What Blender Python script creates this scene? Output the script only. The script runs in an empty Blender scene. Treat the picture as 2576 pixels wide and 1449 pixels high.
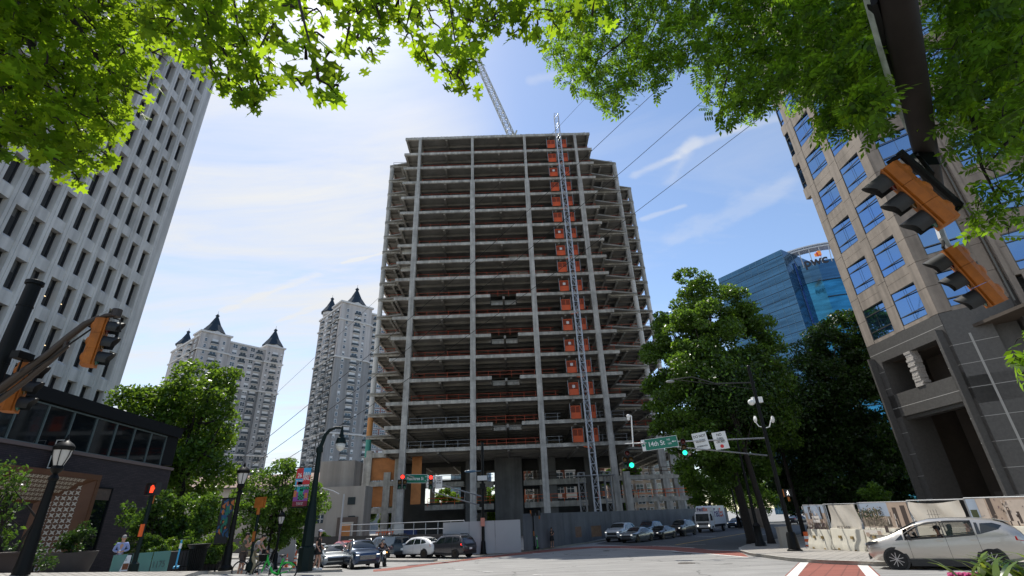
import bpy, bmesh, math, random
import numpy as np
from mathutils import Vector, Matrix
R=math.radians
SC=bpy.context.scene; COL=SC.collection
rng=np.random.default_rng(7); random.seed(7)
# ---------------------------------------------------------------- camera
F=1216.4; PIT=R(25.4); ROL=R(2.35); CX,CY=1288,724.5; H=2.8
fwv=Vector((0,math.cos(PIT),math.sin(PIT))); r0=Vector((1,0,0)); u0=Vector((0,-math.sin(PIT),math.cos(PIT)))
rtv=r0*math.cos(ROL)-u0*math.sin(ROL); upv=u0*math.cos(ROL)+r0*math.sin(ROL)
cam=bpy.data.cameras.new('camera'); co=bpy.data.objects.new('camera',cam); COL.objects.link(co)
cam.sensor_width=36; cam.lens=F*36/2576; cam.clip_start=0.05; cam.clip_end=5000
co.matrix_world=Matrix(((rtv.x,upv.x,-fwv.x,0),(rtv.y,upv.y,-fwv.y,0),(rtv.z,upv.z,-fwv.z,H),(0,0,0,1)))
SC.camera=co
SC.view_settings.view_transform='Standard'; SC.view_settings.look='None'; SC.view_settings.gamma=1
SC.view_settings.exposure=0.40
def ray(x,y): return (fwv+rtv*((x-CX)/F)-upv*((y-CY)/F)).normalized()
CONTRAILS=[(860,662,1000,628,.012,.35),(560,782,800,690,.022,.25),(690,812,870,745,.02,.22),(1600,437,1700,396,.02,.30),(1690,400,1745,368,.03,.26),(1725,374,1860,325,.022,.28),(1690,455,1720,400,.03,.22),(1850,325,1980,292,.02,.22),(1615,550,1720,518,.016,.30),(1700,610,2010,440,.07,.20),(1335,202,1420,184,.018,.2)]
# ---------------------------------------------------------------- sky and sun
SUN_AZ,SUN_EL=-30.0,58.0
sd=Vector((math.sin(R(SUN_AZ))*math.cos(R(SUN_EL)),math.cos(R(SUN_AZ))*math.cos(R(SUN_EL)),math.sin(R(SUN_EL))))
W=bpy.data.worlds.new('World'); SC.world=W; W.use_nodes=True
nt=W.node_tree; N=nt.nodes; L=nt.links; N.clear()
out=N.new('ShaderNodeOutputWorld'); bg=N.new('ShaderNodeBackground'); L.new(bg.outputs[0],out.inputs[0])
sky=N.new('ShaderNodeTexSky'); sky.sky_type='NISHITA'; sky.sun_disc=False
sky.sun_elevation=R(SUN_EL); sky.sun_rotation=R(SUN_AZ); sky.air_density=1.0; sky.dust_density=0.35; sky.ozone_density=1.0; sky.altitude=300
tc=N.new('ShaderNodeTexCoord')
# cirrus: a flat layer far above, sampled where the view direction meets it
sep=N.new('ShaderNodeSeparateXYZ'); L.new(tc.outputs['Generated'],sep.inputs[0])
def mth(op,a,b=None,c=None,clamp=False):
    n=N.new('ShaderNodeMath'); n.operation=op; n.use_clamp=clamp
    for i,v in enumerate((a,b,c)):
        if v is None: continue
        if hasattr(v,'links'): L.new(v,n.inputs[i])
        else: n.inputs[i].default_value=v
    return n.outputs[0]
zz=mth('ADD',mth('MAXIMUM',sep.outputs[2],0.0),0.12)
cu=mth('DIVIDE',sep.outputs[0],zz); cv=mth('DIVIDE',sep.outputs[1],zz)
cmb=N.new('ShaderNodeCombineXYZ'); L.new(cu,cmb.inputs[0]); L.new(cv,cmb.inputs[1])
def cloudnoise(rot,scl,sc,det,dist,lo,hi,off=(0,0,0)):
    mp=N.new('ShaderNodeMapping'); mp.inputs['Rotation'].default_value=(0,0,R(rot)); mp.inputs['Scale'].default_value=scl; mp.inputs['Location'].default_value=off
    L.new(cmb.outputs[0],mp.inputs[0])
    n=N.new('ShaderNodeTexNoise'); n.inputs['Scale'].default_value=sc; n.inputs['Detail'].default_value=det; n.inputs['Distortion'].default_value=dist; n.inputs['Roughness'].default_value=.62
    L.new(mp.outputs[0],n.inputs['Vector'])
    r=N.new('ShaderNodeMapRange'); r.inputs[1].default_value=lo; r.inputs[2].default_value=hi; L.new(n.outputs[0],r.inputs[0]); return r.outputs[0]
wisp=cloudnoise(42,(.5,1.7,1),1.3,9,.5,.50,.86,(3.1,.4,0))
broad=cloudnoise(-70,(.8,3.0,1),1.5,7,.5,.34,.66,(1.2,0,0))
# more cirrus toward the west (left) half of the sky
west=N.new('ShaderNodeMapRange'); west.interpolation_type='SMOOTHSTEP'
L.new(mth('ADD',cu,mth('MULTIPLY',cv,-.10)),west.inputs[0]); west.inputs[1].default_value=-.03; west.inputs[2].default_value=-.34
mask=mth('ADD',mth('MULTIPLY',wisp,.38),mth('MULTIPLY',west.outputs[0],mth('ADD',mth('MULTIPLY',broad,.62),.28)))
# contrails: narrow straight trails lying in the same layer
wob=N.new('ShaderNodeTexNoise'); wob.inputs['Scale'].default_value=9; wob.inputs['Detail'].default_value=6; L.new(cmb.outputs[0],wob.inputs['Vector'])
def contrail(a,b,w,k):
    a=Vector(a);b=Vector(b);d=b-a;L2=d.dot(d)
    px_=mth('SUBTRACT',cu,a.x); py_=mth('SUBTRACT',cv,a.y)
    t_=mth('DIVIDE',mth('ADD',mth('MULTIPLY',px_,d.x),mth('MULTIPLY',py_,d.y)),L2,clamp=True)
    ex_=mth('SUBTRACT',px_,mth('MULTIPLY',t_,d.x)); ey_=mth('SUBTRACT',py_,mth('MULTIPLY',t_,d.y))
    ds=mth('SQRT',mth('ADD',mth('MULTIPLY',ex_,ex_),mth('MULTIPLY',ey_,ey_)))
    ds=mth('ADD',ds,mth('MULTIPLY',mth('SUBTRACT',wob.outputs[0],.5),w*3.2))
    r=N.new('ShaderNodeMapRange'); r.interpolation_type='SMOOTHSTEP'; r.inputs[1].default_value=w; r.inputs[2].default_value=0; r.inputs[3].default_value=0; r.inputs[4].default_value=k
    L.new(ds,r.inputs[0]); return r.outputs[0]
for (x0,y0,x1,y1,w,k) in CONTRAILS:
    v0,v1=ray(x0,y0),ray(x1,y1); z0_,z1_=max(v0.z,0)+.12,max(v1.z,0)+.12
    mask=mth('ADD',mask,contrail((v0.x/z0_,v0.y/z0_),(v1.x/z1_,v1.y/z1_),w,k))
mask=mth('MINIMUM',mask,.96)
# brightness of thin cloud grows toward the sun (forward scattering)
dt=N.new('ShaderNodeVectorMath'); dt.operation='DOT_PRODUCT'; L.new(tc.outputs['Generated'],dt.inputs[0]); dt.inputs[1].default_value=sd
d0=mth('MAXIMUM',dt.outputs['Value'],0.0)
fs=mth('ADD',mth('MULTIPLY',mth('POWER',d0,80.0),4.0),mth('ADD',mth('MULTIPLY',mth('POWER',d0,6.0),.45),4.35))
cc=N.new('ShaderNodeVectorMath'); cc.operation='SCALE'; cc.inputs[0].default_value=(.97,.985,1.0); L.new(fs,cc.inputs['Scale'])
mix=N.new('ShaderNodeMixRGB'); L.new(mask,mix.inputs[0]); L.new(sky.outputs[0],mix.inputs[1]); L.new(cc.outputs[0],mix.inputs[2])
L.new(mix.outputs[0],bg.inputs[0]); bg.inputs[1].default_value=0.148
sl=bpy.data.lights.new('sun','SUN'); sl.energy=3.9; sl.angle=R(.5); sl.color=(1,.96,.88)
so=bpy.data.objects.new('sun',sl); COL.objects.link(so); so.rotation_euler=sd.to_track_quat('Z','Y').to_euler(); so.location=(0,0,120)
# ---------------------------------------------------------------- survey helpers (sight line -> world)
def g(x,y):
    b=min(1,max(0,(-x-4)/8)); return 0.03*max(0,42-y)+0.055*max(0,33-y)*b
def gp(px,py,dz=0):
    v=ray(px,py); t=1
    for i in range(60): t=.5*t+.5*(g(v.x*t,v.y*t)+dz-H)/v.z
    return v.x*t,v.y*t
def az(px,py=1300):
    v=ray(px,py); return math.atan2(v.x,v.y)
def pd(px,py,D):
    v=ray(px,py); t=D/math.hypot(v.x,v.y); return Vector((v.x*t,v.y*t,H+v.z*t))
# ---------------------------------------------------------------- materials
MC={}
def M(name,c,rough=.7,metal=0,noise=0,nscale=3,bump=0,spec=.5,emit=0,coat=0,stretch=(1,1,1),streak=0):
    if name in MC: return MC[name]
    m=bpy.data.materials.new(name); m.use_nodes=True; t=m.node_tree; b=t.nodes['Principled BSDF']
    b.inputs['Base Color'].default_value=(*c,1); b.inputs['Roughness'].default_value=rough; b.inputs['Metallic'].default_value=metal
    b.inputs['Specular IOR Level'].default_value=spec; b.inputs['Coat Weight'].default_value=coat
    if emit: b.inputs['Emission Color'].default_value=(*c,1); b.inputs['Emission Strength'].default_value=emit
    if noise or bump:
        tx=t.nodes.new('ShaderNodeTexCoord'); mp=t.nodes.new('ShaderNodeMapping'); mp.inputs['Scale'].default_value=stretch
        t.links.new(tx.outputs['Object'],mp.inputs[0])
        n=t.nodes.new('ShaderNodeTexNoise'); n.inputs['Scale'].default_value=nscale; n.inputs['Detail'].default_value=8; n.inputs['Roughness'].default_value=.65
        t.links.new(mp.outputs[0],n.inputs['Vector'])
        if noise:
            r=t.nodes.new('ShaderNodeMapRange'); r.inputs[1].default_value=.3; r.inputs[2].default_value=.7
            r.inputs[3].default_value=1-noise; r.inputs[4].default_value=1+noise*.7
            t.links.new(n.outputs[0],r.inputs[0])
            h=t.nodes.new('ShaderNodeVectorMath'); h.operation='SCALE'; h.inputs[0].default_value=c
            fac=r.outputs[0]
            if streak:
                mp2=t.nodes.new('ShaderNodeMapping'); mp2.inputs['Scale'].default_value=(1,1,.06); t.links.new(tx.outputs['Object'],mp2.inputs[0])
                n2=t.nodes.new('ShaderNodeTexNoise'); n2.inputs['Scale'].default_value=streak; n2.inputs['Detail'].default_value=5; t.links.new(mp2.outputs[0],n2.inputs['Vector'])
                r2=t.nodes.new('ShaderNodeMapRange'); r2.inputs[1].default_value=.35; r2.inputs[2].default_value=.6; r2.inputs[3].default_value=.72; r2.inputs[4].default_value=1.05
                t.links.new(n2.outputs[0],r2.inputs[0]); mu=t.nodes.new('ShaderNodeMath'); mu.operation='MULTIPLY'
                t.links.new(fac,mu.inputs[0]); t.links.new(r2.outputs[0],mu.inputs[1]); fac=mu.outputs[0]
            t.links.new(fac,h.inputs['Scale']); t.links.new(h.outputs[0],b.inputs['Base Color'])
        if bump:
            bp=t.nodes.new('ShaderNodeBump'); bp.inputs['Strength'].default_value=bump; bp.inputs['Distance'].default_value=.05
            t.links.new(n.outputs[0],bp.inputs['Height']); t.links.new(bp.outputs[0],b.inputs['Normal'])
    MC[name]=m; return m
def leafmat(name,c,tr,tw=.5,var=.35,gloss=.35,sp=.3):
    m=bpy.data.materials.new(name); m.use_nodes=True; t=m.node_tree; t.nodes.clear()
    o=t.nodes.new('ShaderNodeOutputMaterial'); p=t.nodes.new('ShaderNodeBsdfPrincipled'); tl=t.nodes.new('ShaderNodeBsdfTranslucent'); mx=t.nodes.new('ShaderNodeMixShader')
    p.inputs['Roughness'].default_value=gloss; p.inputs['Specular IOR Level'].default_value=sp; mx.inputs[0].default_value=tw
    ge=t.nodes.new('ShaderNodeNewGeometry')
    for col,sock in ((c,p.inputs['Base Color']),(tr,tl.inputs['Color'])):
        r=t.nodes.new('ShaderNodeMapRange'); r.inputs[3].default_value=1-var; r.inputs[4].default_value=1+var
        t.links.new(ge.outputs['Random Per Island'],r.inputs[0])
        h=t.nodes.new('ShaderNodeVectorMath'); h.operation='SCALE'; h.inputs[0].default_value=col; t.links.new(r.outputs[0],h.inputs['Scale']); t.links.new(h.outputs[0],sock)
    t.links.new(p.outputs[0],mx.inputs[1]); t.links.new(tl.outputs[0],mx.inputs[2]); t.links.new(mx.outputs[0],o.inputs[0]); return m
conc=M('concrete',(.46,.445,.40),.85,noise=.38,nscale=.9,bump=.2,streak=2.2)  # slab edge concrete, lightened in colour against the darkened inner copy
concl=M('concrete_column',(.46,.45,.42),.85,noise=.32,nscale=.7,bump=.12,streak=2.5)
concd=M('concrete_shade_tone',(.25,.24,.215),.9,noise=.3,nscale=.4)  # same concrete darkened: the shade inside the floors is in this colour
wht=M('white_precast',(.67,.645,.61),.75,noise=.13,nscale=.5,streak=1.2)
orange=M('safety_orange',(.80,.13,.02),.5)
black=M('black_paint',(.004,.0045,.0045),.45,spec=.18)
dgreen=M('dark_green_paint',(.004,.013,.012),.45,spec=.18)
steel=M('galvanised',(.45,.46,.47),.45,.6)
gsteel=M('grey_steel',(.25,.26,.27),.5,.4)
yel=M('signal_yellow',(.36,.105,.005),.6,noise=.35,nscale=5)
rub=M('rubber',(.012,.012,.012),.8); rim=M('alloy',(.42,.42,.43),.3,.8); drim=M('dark_alloy',(.04,.035,.03),.4,.5)
glassd=M('car_glass',(.012,.018,.022),.05,0,spec=.8)
whitep=M('white_paint',(.78,.78,.76),.5); redp=M('red_plastic',(.55,.012,.01),.3)
redlit=M('red_lit',(1,.03,.02),.4,emit=2.2); grnlit=M('green_lit',(.02,1,.5),.4,emit=1.6); whlit=M('white_lit',(1,.97,.9),.4,emit=1.3); amblit=M('amber_lit',(1,.45,.08),.4,emit=1.5); handlit=M('hand_lit',(1,.06,.02),.4,emit=1.3)
plastblk=M('black_plastic',(.02,.021,.022),.55)
# ---------------------------------------------------------------- mesh builder
def link(o,parent=None):
    COL.objects.link(o)
    if parent is not None: o.parent=parent
    return o
class MB:
    def __init__(s,mats): s.v=[]; s.f=[]; s.m=[]; s.mats=mats if isinstance(mats,(list,tuple)) else [mats]; s.T=None
    def add(s,vs,fs,mi=0):
        n=len(s.v); T=s.T
        s.v+= [tuple(T@Vector(p)) for p in vs] if T is not None else [tuple(p) for p in vs]
        s.f+=[tuple(i+n for i in f) for f in fs]; s.m+=[mi]*len(fs); return s
    def box(s,x0,y0,z0,x1,y1,z1,mi=0):
        if x0>x1:x0,x1=x1,x0
        if y0>y1:y0,y1=y1,y0
        if z0>z1:z0,z1=z1,z0
        return s.add([(x0,y0,z0),(x1,y0,z0),(x1,y1,z0),(x0,y1,z0),(x0,y0,z1),(x1,y0,z1),(x1,y1,z1),(x0,y1,z1)],
          [(0,3,2,1),(4,5,6,7),(0,1,5,4),(1,2,6,5),(2,3,7,6),(3,0,4,7)],mi)
    def bevbox(s,x0,y0,z0,x1,y1,z1,b,mi=0):
        # box with its vertical section rounded
        return s.prism([(x0+b,y0),(x1-b,y0),(x1,y0+b),(x1,y1-b),(x1-b,y1),(x0+b,y1),(x0,y1-b),(x0,y0+b)],z0,z1,mi)
    def prism(s,poly,z0,z1,mi=0):
        n=len(poly); vs=[(x,y,z0) for x,y in poly]+[(x,y,z1) for x,y in poly]
        return s.add(vs,[tuple(range(n))[::-1],tuple(range(n,2*n))]+[(i,(i+1)%n,n+(i+1)%n,n+i) for i in range(n)],mi)
    def extr(s,poly3,d,mi=0):
        n=len(poly3); d=Vector(d); vs=[Vector(p) for p in poly3]; vs=vs+[p+d for p in vs]
        return s.add(vs,[tuple(range(n))[::-1],tuple(range(n,2*n))]+[(i,(i+1)%n,n+(i+1)%n,n+i) for i in range(n)],mi)
    def tube(s,pts,r,n=8,mi=0,cap=True):
        pts=[Vector(p) for p in pts]; k=len(pts); rs=r if isinstance(r,(list,tuple)) else [r]*k
        vs=[];up=None
        for i,p in enumerate(pts):
            d=(pts[min(i+1,k-1)]-pts[max(i-1,0)]).normalized()
            if up is None: up=Vector((0,0,1)) if abs(d.z)<.9 else Vector((1,0,0))
            a=d.cross(up).normalized(); b=a.cross(d).normalized(); up=b
            for j in range(n):
                t=2*math.pi*j/n; vs.append(p+(a*math.cos(t)+b*math.sin(t))*rs[i])
        fs=[(i*n+j,i*n+(j+1)%n,(i+1)*n+(j+1)%n,(i+1)*n+j) for i in range(k-1) for j in range(n)]
        if cap: fs+=[tuple(range(n))[::-1],tuple(range((k-1)*n,k*n))]
        return s.add(vs,fs,mi)
    def bar(s,a,b,w,mi=0): return s.tube([a,b],w*.6,4,mi)
    def lathe(s,prof,c=(0,0,0),n=16,mi=0,axis='z'):
        vs=[]
        for r,z in prof:
            for j in range(n):
                t=2*math.pi*j/n; x,y=r*math.cos(t),r*math.sin(t)
                q={'z':(x,y,z),'y':(x,z,y),'x':(z,x,y)}[axis]; vs.append((q[0]+c[0],q[1]+c[1],q[2]+c[2]))
        k=len(prof); fs=[(i*n+j,i*n+(j+1)%n,(i+1)*n+(j+1)%n,(i+1)*n+j) for i in range(k-1) for j in range(n)]
        fs+=[tuple(range(n))[::-1],tuple(range((k-1)*n,k*n))]
        return s.add(vs,fs,mi)
    def ell(s,c,r,mi=0,n=10,k=7):
        vs=[];
        for i in range(k+1):
            ph=math.pi*i/k
            for j in range(n):
                t=2*math.pi*j/n; vs.append((c[0]+r[0]*max(.02,math.sin(ph))*math.cos(t),c[1]+r[1]*max(.02,math.sin(ph))*math.sin(t),c[2]-r[2]*math.cos(ph)))
        return s.add(vs,[(i*n+j,i*n+(j+1)%n,(i+1)*n+(j+1)%n,(i+1)*n+j) for i in range(k) for j in range(n)]+[tuple(range(n))[::-1],tuple(range(k*n,k*n+n))],mi)
    def build(s,name,parent=None,smooth=False,label=None,kind=None,cat=None,group=None,sharp=None):
        me=bpy.data.meshes.new(name); me.from_pydata(s.v,[],s.f)
        for m in s.mats: me.materials.append(m)
        me.polygons.foreach_set('material_index',s.m)
        if smooth: me.polygons.foreach_set('use_smooth',[True]*len(s.f))
        me.update()
        bm=bmesh.new(); bm.from_mesh(me); bmesh.ops.recalc_face_normals(bm,faces=bm.faces)
        if smooth and sharp:
            for e in bm.edges:
                if len(e.link_faces)==2 and e.calc_face_angle(0)>R(sharp): e.smooth=False
        bm.to_mesh(me); bm.free()
        o=bpy.data.objects.new(name,me); link(o,parent)
        for k_,v_ in (('label',label),('kind',kind),('category',cat),('group',group)):
            if v_: o[k_]=v_
        return o
def npmesh(name,verts,faces,mat,parent=None,kind=None,smooth=False):
    me=bpy.data.meshes.new(name); nv=len(verts); nf,k=faces.shape
    me.vertices.add(nv); me.vertices.foreach_set('co',verts.astype(np.float32).ravel())
    me.loops.add(nf*k); me.loops.foreach_set('vertex_index',faces.astype(np.int32).ravel())
    me.polygons.add(nf); me.polygons.foreach_set('loop_start',np.arange(0,nf*k,k,dtype=np.int32)); me.polygons.foreach_set('loop_total',np.full(nf,k,dtype=np.int32))
    if smooth: me.polygons.foreach_set('use_smooth',np.ones(nf,dtype=bool))
    me.materials.append(mat); me.update(calc_edges=True); me.validate()
    o=bpy.data.objects.new(name,me); link(o,parent)
    if kind: o['kind']=kind
    return o
def thing(name,label,cat,loc=(0,0,0),rz=0,group=None,parent=None):
    o=bpy.data.objects.new(name,None); o.empty_display_size=.3; link(o,parent); o.location=loc; o.rotation_euler=(0,0,rz)
    o['label']=label; o['category']=cat
    if group: o['group']=group
    return o
def copy_tree(o,parent=None):
    c=o.copy(); COL.objects.link(c)
    if parent is not None: c.parent=parent
    for ch in o.children: copy_tree(ch,c)
    return c
def text(s,size,mat,parent,loc,rot,name='lettering',ext=.004,ax='CENTER',bold=0,sx=1,label=None):
    cu_=bpy.data.curves.new('txt','FONT'); cu_.body=s; cu_.size=size; cu_.extrude=ext; cu_.align_x=ax; cu_.align_y='CENTER'; cu_.offset=bold
    to=bpy.data.objects.new('txt',cu_); COL.objects.link(to); bpy.context.view_layer.update()
    me=bpy.data.meshes.new_from_object(to.evaluated_get(bpy.context.evaluated_depsgraph_get())); bpy.data.objects.remove(to)
    me.materials.clear(); me.materials.append(mat)
    o=bpy.data.objects.new(name,me); link(o,parent); o.location=loc; o.rotation_euler=rot; o.scale=(sx,1,1)
    if label: o['label']=label
    return o
# ================================================================ SETTING
def road_mat(name,c,crack=True,brick=False):
    m=bpy.data.materials.new(name); m.use_nodes=True; t=m.node_tree; b=t.nodes['Principled BSDF']; b.inputs['Roughness'].default_value=.85
    tx=t.nodes.new('ShaderNodeTexCoord'); 
    n=t.nodes.new('ShaderNodeTexNoise'); n.inputs['Scale'].default_value=.35; n.inputs['Detail'].default_value=10; n.inputs['Roughness'].default_value=.7
    n2=t.nodes.new('ShaderNodeTexNoise'); n2.inputs['Scale'].default_value=28; n2.inputs['Detail'].default_value=4
    mp=t.nodes.new('ShaderNodeMapping'); mp.inputs['Rotation'].default_value=(0,0,R(-38)); mp.inputs['Scale'].default_value=(.25,3.2,1)
    n3=t.nodes.new('ShaderNodeTexNoise'); n3.inputs['Scale'].default_value=.8; n3.inputs['Detail'].default_value=6; n3.inputs['Distortion'].default_value=.6
    for q in (n,n2,mp): t.links.new(tx.outputs['Object'],q.inputs[0])
    t.links.new(mp.outputs[0],n3.inputs[0])
    def mr(s,a,b_,c_,d):
        r=t.nodes.new('ShaderNodeMapRange'); r.inputs[1].default_value=a; r.inputs[2].default_value=b_; r.inputs[3].default_value=c_; r.inputs[4].default_value=d; t.links.new(s,r.inputs[0]); return r.outputs[0]
    def mul(a,b_):
        q=t.nodes.new('ShaderNodeMath'); q.operation='MULTIPLY'; t.links.new(a,q.inputs[0]); t.links.new(b_,q.inputs[1]); return q.outputs[0]
    f=mul(mul(mr(n.outputs[0],.3,.7,.82,1.12),mr(n2.outputs[0],.3,.7,.85,1.15)),mr(n3.outputs[0],.35,.6,.8,1.06))
    if crack:
        v=t.nodes.new('ShaderNodeTexVoronoi'); v.feature='DISTANCE_TO_EDGE'; v.inputs['Scale'].default_value=.11
        ad=t.nodes.new('ShaderNodeVectorMath'); ad.operation='ADD'; t.links.new(tx.outputs['Object'],ad.inputs[0]); 
        n4=t.nodes.new('ShaderNodeTexNoise'); n4.inputs['Scale'].default_value=.7; n4.inputs['Detail'].default_value=6; t.links.new(tx.outputs['Object'],n4.inputs[0])
        s4=t.nodes.new('ShaderNodeVectorMath'); s4.operation='SCALE'; s4.inputs['Scale'].default_value=1.6; t.links.new(n4.outputs['Color'],s4.inputs[0]); t.links.new(s4.outputs[0],ad.inputs[1]); t.links.new(ad.outputs[0],v.inputs[0])
        f=mul(f,mr(v.outputs[0],.002,.006,.5,1))
    if brick:
        br=t.nodes.new('ShaderNodeTexBrick'); br.inputs['Scale'].default_value=1.1; br.inputs['Mortar Size'].default_value=.03; br.offset=.0
        br.inputs['Color1'].default_value=(1,1,1,1); br.inputs['Color2'].default_value=(.93,.93,.93,1); br.inputs['Mortar'].default_value=(.6,.6,.6,1)
        mp5=t.nodes.new('ShaderNodeMapping'); mp5.inputs['Rotation'].default_value=(0,0,R(brick)); t.links.new(tx.outputs['Object'],mp5.inputs[0]); t.links.new(mp5.outputs[0],br.inputs[0]); f=mul(f,br.outputs[0])
    h=t.nodes.new('ShaderNodeVectorMath'); h.operation='SCALE'; h.inputs[0].default_value=c; t.links.new(f,h.inputs['Scale']); t.links.new(h.outputs[0],b.inputs['Base Color'])
    bp=t.nodes.new('ShaderNodeBump'); bp.inputs['Strength'].default_value=.25; bp.inputs['Distance'].default_value=.01; t.links.new(n2.outputs[0],bp.inputs['Height']); t.links.new(bp.outputs[0],b.inputs['Normal'])
    return m
m_asph=road_mat('worn_asphalt',(.30,.29,.275)); m_walk=road_mat('sidewalk_concrete',(.40,.37,.33),True,38); m_red=road_mat('red_stamped_paving',(.33,.105,.075),False,33); m_mark=M('worn_road_paint',(.72,.71,.67),.7,noise=.2,nscale=6); m_kerb=M('kerb_concrete',(.42,.40,.36),.85,noise=.25,nscale=2); m_ymark=M('worn_yellow_paint',(.55,.33,.05),.7,noise=.3,nscale=6); m_new=road_mat('dark_asphalt',(.075,.075,.075),False)
ex=sorted(set([-700,-400,-250,-150]+list(range(-100,101,2))+[150,250,400,700])); ey=sorted(set([-60,-30,-10]+list(range(0,120,2))+[33,150,220,350,600,1000]))
vs=[(x,y,g(x,y)) for y in ey for x in ex]; nx=len(ex)
mb=MB(m_asph); mb.add(vs,[(j*nx+i,j*nx+i+1,(j+1)*nx+i+1,(j+1)*nx+i) for j in range(len(ey)-1) for i in range(nx-1)])
gr=mb.build('ground',kind='structure',smooth=True)
def drape(name,poly,mat,dz,step=1.5,edge=0,label=None):
    """flat sheet following the ground, dz above it, optionally with a kerb face of its own material"""
    bm=bmesh.new(); f=bm.faces.new([bm.verts.new((x,y,0)) for x,y in poly]); 
    xs=[p[0] for p in poly]; ys=[p[1] for p in poly]
    for lo,hi,nrm in ((min(xs),max(xs),(1,0,0)),(min(ys),max(ys),(0,1,0))):
        k=max(1,int((hi-lo)/step)); k=min(k,60)
        for i in range(1,k):
            q=lo+(hi-lo)*i/k; pt=(q,0,0) if nrm[0] else (0,q,0)
            bmesh.ops.bisect_plane(bm,geom=bm.verts[:]+bm.edges[:]+bm.faces[:],plane_co=pt,plane_no=nrm)
    # ground folds
    for q in (42,33):
        if min(ys)<q<max(ys): bmesh.ops.bisect_plane(bm,geom=bm.verts[:]+bm.edges[:]+bm.faces[:],plane_co=(0,q,0),plane_no=(0,1,0))
    for v in bm.verts: v.co.z=g(v.co.x,v.co.y)+dz
    if edge:
        be=[e for e in bm.edges if len(e.link_faces)==1]; r=bmesh.ops.extrude_edge_only(bm,edges=be)
        for v in r['geom']:
            if isinstance(v,bmesh.types.BMVert): v.co.z-=edge
        for e in r['geom']:
            if isinstance(e,bmesh.types.BMFace): e.material_index=1
    bmesh.ops.recalc_face_normals(bm,faces=bm.faces)
    me=bpy.data.meshes.new(name); bm.to_mesh(me); bm.free(); me.materials.append(mat); me.materials.append(m_kerb)
    o=bpy.data.objects.new(name,me); link(o); o['kind']='structure'; return o
def band(name,pts,w,mat,dz,off=0):
    """strip of width w along a polyline"""
    P=[Vector((*p,0)) for p in pts]; A=[];B=[]
    for i,p in enumerate(P):
        d=(P[min(i+1,len(P)-1)]-P[max(i-1,0)]).normalized(); n=Vector((-d.y,d.x,0)); A.append((p+n*(off+w/2))[:2]); B.append((p+n*(off-w/2))[:2])
    return drape(name,A+B[::-1],mat,dz,step=3)
def az_dir(a): return (math.sin(R(a)),math.cos(R(a)))
# left corner plaza, far sidewalk in front of the hoarding, right corner sidewalk
dl=az_dir(-52); d14=az_dir(41)
left_kerb=[(-12.6,29.0),(-11.3,31.2),(-10.85,33.2),(-11.3,34.2),(-12.3,34.9),(-24,44.1),(-70,80)]
drape('sidewalk',left_kerb+[(-70,-8),(-9,-8),(-9,14),(-13.5,24)],m_walk,.14,2.5,.15)
far_kerb=[(-70,99.5),(-30,67),(-9.5,51.3),(-3.2,47.2),(0.6,49.9),(4.5,54.5),(7.9,60.2),(9.2,62.4),(45,104)]
drape('sidewalk',far_kerb+[(45,150),(-70,150)],m_walk,.14,3,.15)
rk=[(19.6,13.0),(17.35,18.2),gp(2200,1424),gp(2080,1419),gp(1990,1412),gp(1932,1404),gp(1892,1398.5),gp(1864,1390),gp(1862,1383),gp(1880,1376)]
e=rk[-1]; rk+= [(e[0]+d14[0]*60,e[1]+d14[1]*60)]
drape('sidewalk',[(rk[0][0]+14,rk[0][1]-12)]+rk+[(rk[-1][0]+30,rk[-1][1]-10),(90,40),(60,-6)],m_walk,.14,2.5,.15)
# kerb stones, a slightly raised rim
def kerbline(pts,w=.16): band('kerb',pts,w,m_kerb,.152,0)
kerbline(rk[1:-1]+[(e[0]+d14[0]*30,e[1]+d14[1]*30)]); kerbline(left_kerb); kerbline(far_kerb[1:])
# median island of the left arm
dm=az_dir(-56); q0=(-6.6,42.6)
med=[q0,(q0[0]-.4,q0[1]-.7),(q0[0]+dm[0]*3-.3,q0[1]+dm[1]*3-1.3),(q0[0]+dm[0]*45-1,q0[1]+dm[1]*45-1.5),(q0[0]+dm[0]*45,q0[1]+dm[1]*45+.2),(q0[0]+dm[0]*3,q0[1]+dm[1]*3+.1)]
drape('median',med,m_walk,.15,2.5,.16)
# far arm of 14th: darker asphalt
a0=(9.3,59.5); 
drape('road',[(7.4,57.0),(9.6,61.8),(44,102),(85,150),(110,140),(60,92),(e[0]+.2,e[1]+.5),(15.7,41),(12.5,47.5)],m_new,.004,3)
# brick coloured crossing bands
U=[(939,1433.5),(1080,1417.5),(1190,1404),(1288,1392.5),(1400,1380.5),(1489,1374.7),(1583,1373.6),(1642,1373.6),(1692,1375.6),(1747,1379),(1802,1385),(1853,1386.9),(1872,1394)]
Lw=[(939,1438.5),(1080,1421.5),(1190,1408.5),(1288,1398),(1400,1386.5),(1489,1379),(1551.7,1379.3),(1614,1381.2),(1692,1385.5),(1786,1393.6),(1885,1402.3)]
drape('crosswalk',[gp(*p) for p in U]+[gp(*p) for p in Lw[::-1]],m_red,.008,2)
band('road_marking',[gp(p[0],p[1]+.5) for p in Lw[5:]],.28,m_mark,.012,0)
band('road_marking',[gp(p[0],p[1]-.3) for p in U[7:10]],.2,m_mark,.012,0)
cw=[gp(2010,1415.5),gp(2183,1419),gp(2215,1449),gp(1975,1449)]
def ext(a,b,t): return (a[0]+(b[0]-a[0])*t,a[1]+(b[1]-a[1])*t)
drape('crosswalk',[cw[0],cw[1],ext(cw[1],cw[2],1.5),ext(cw[0],cw[3],1.5)],m_red,.008,2)
band('road_marking',[cw[0],ext(cw[0],cw[3],1.5)],.34,m_mark,.012,.22); band('road_marking',[cw[1],ext(cw[1],cw[2],1.5)],.34,m_mark,.012,-.22)
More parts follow.
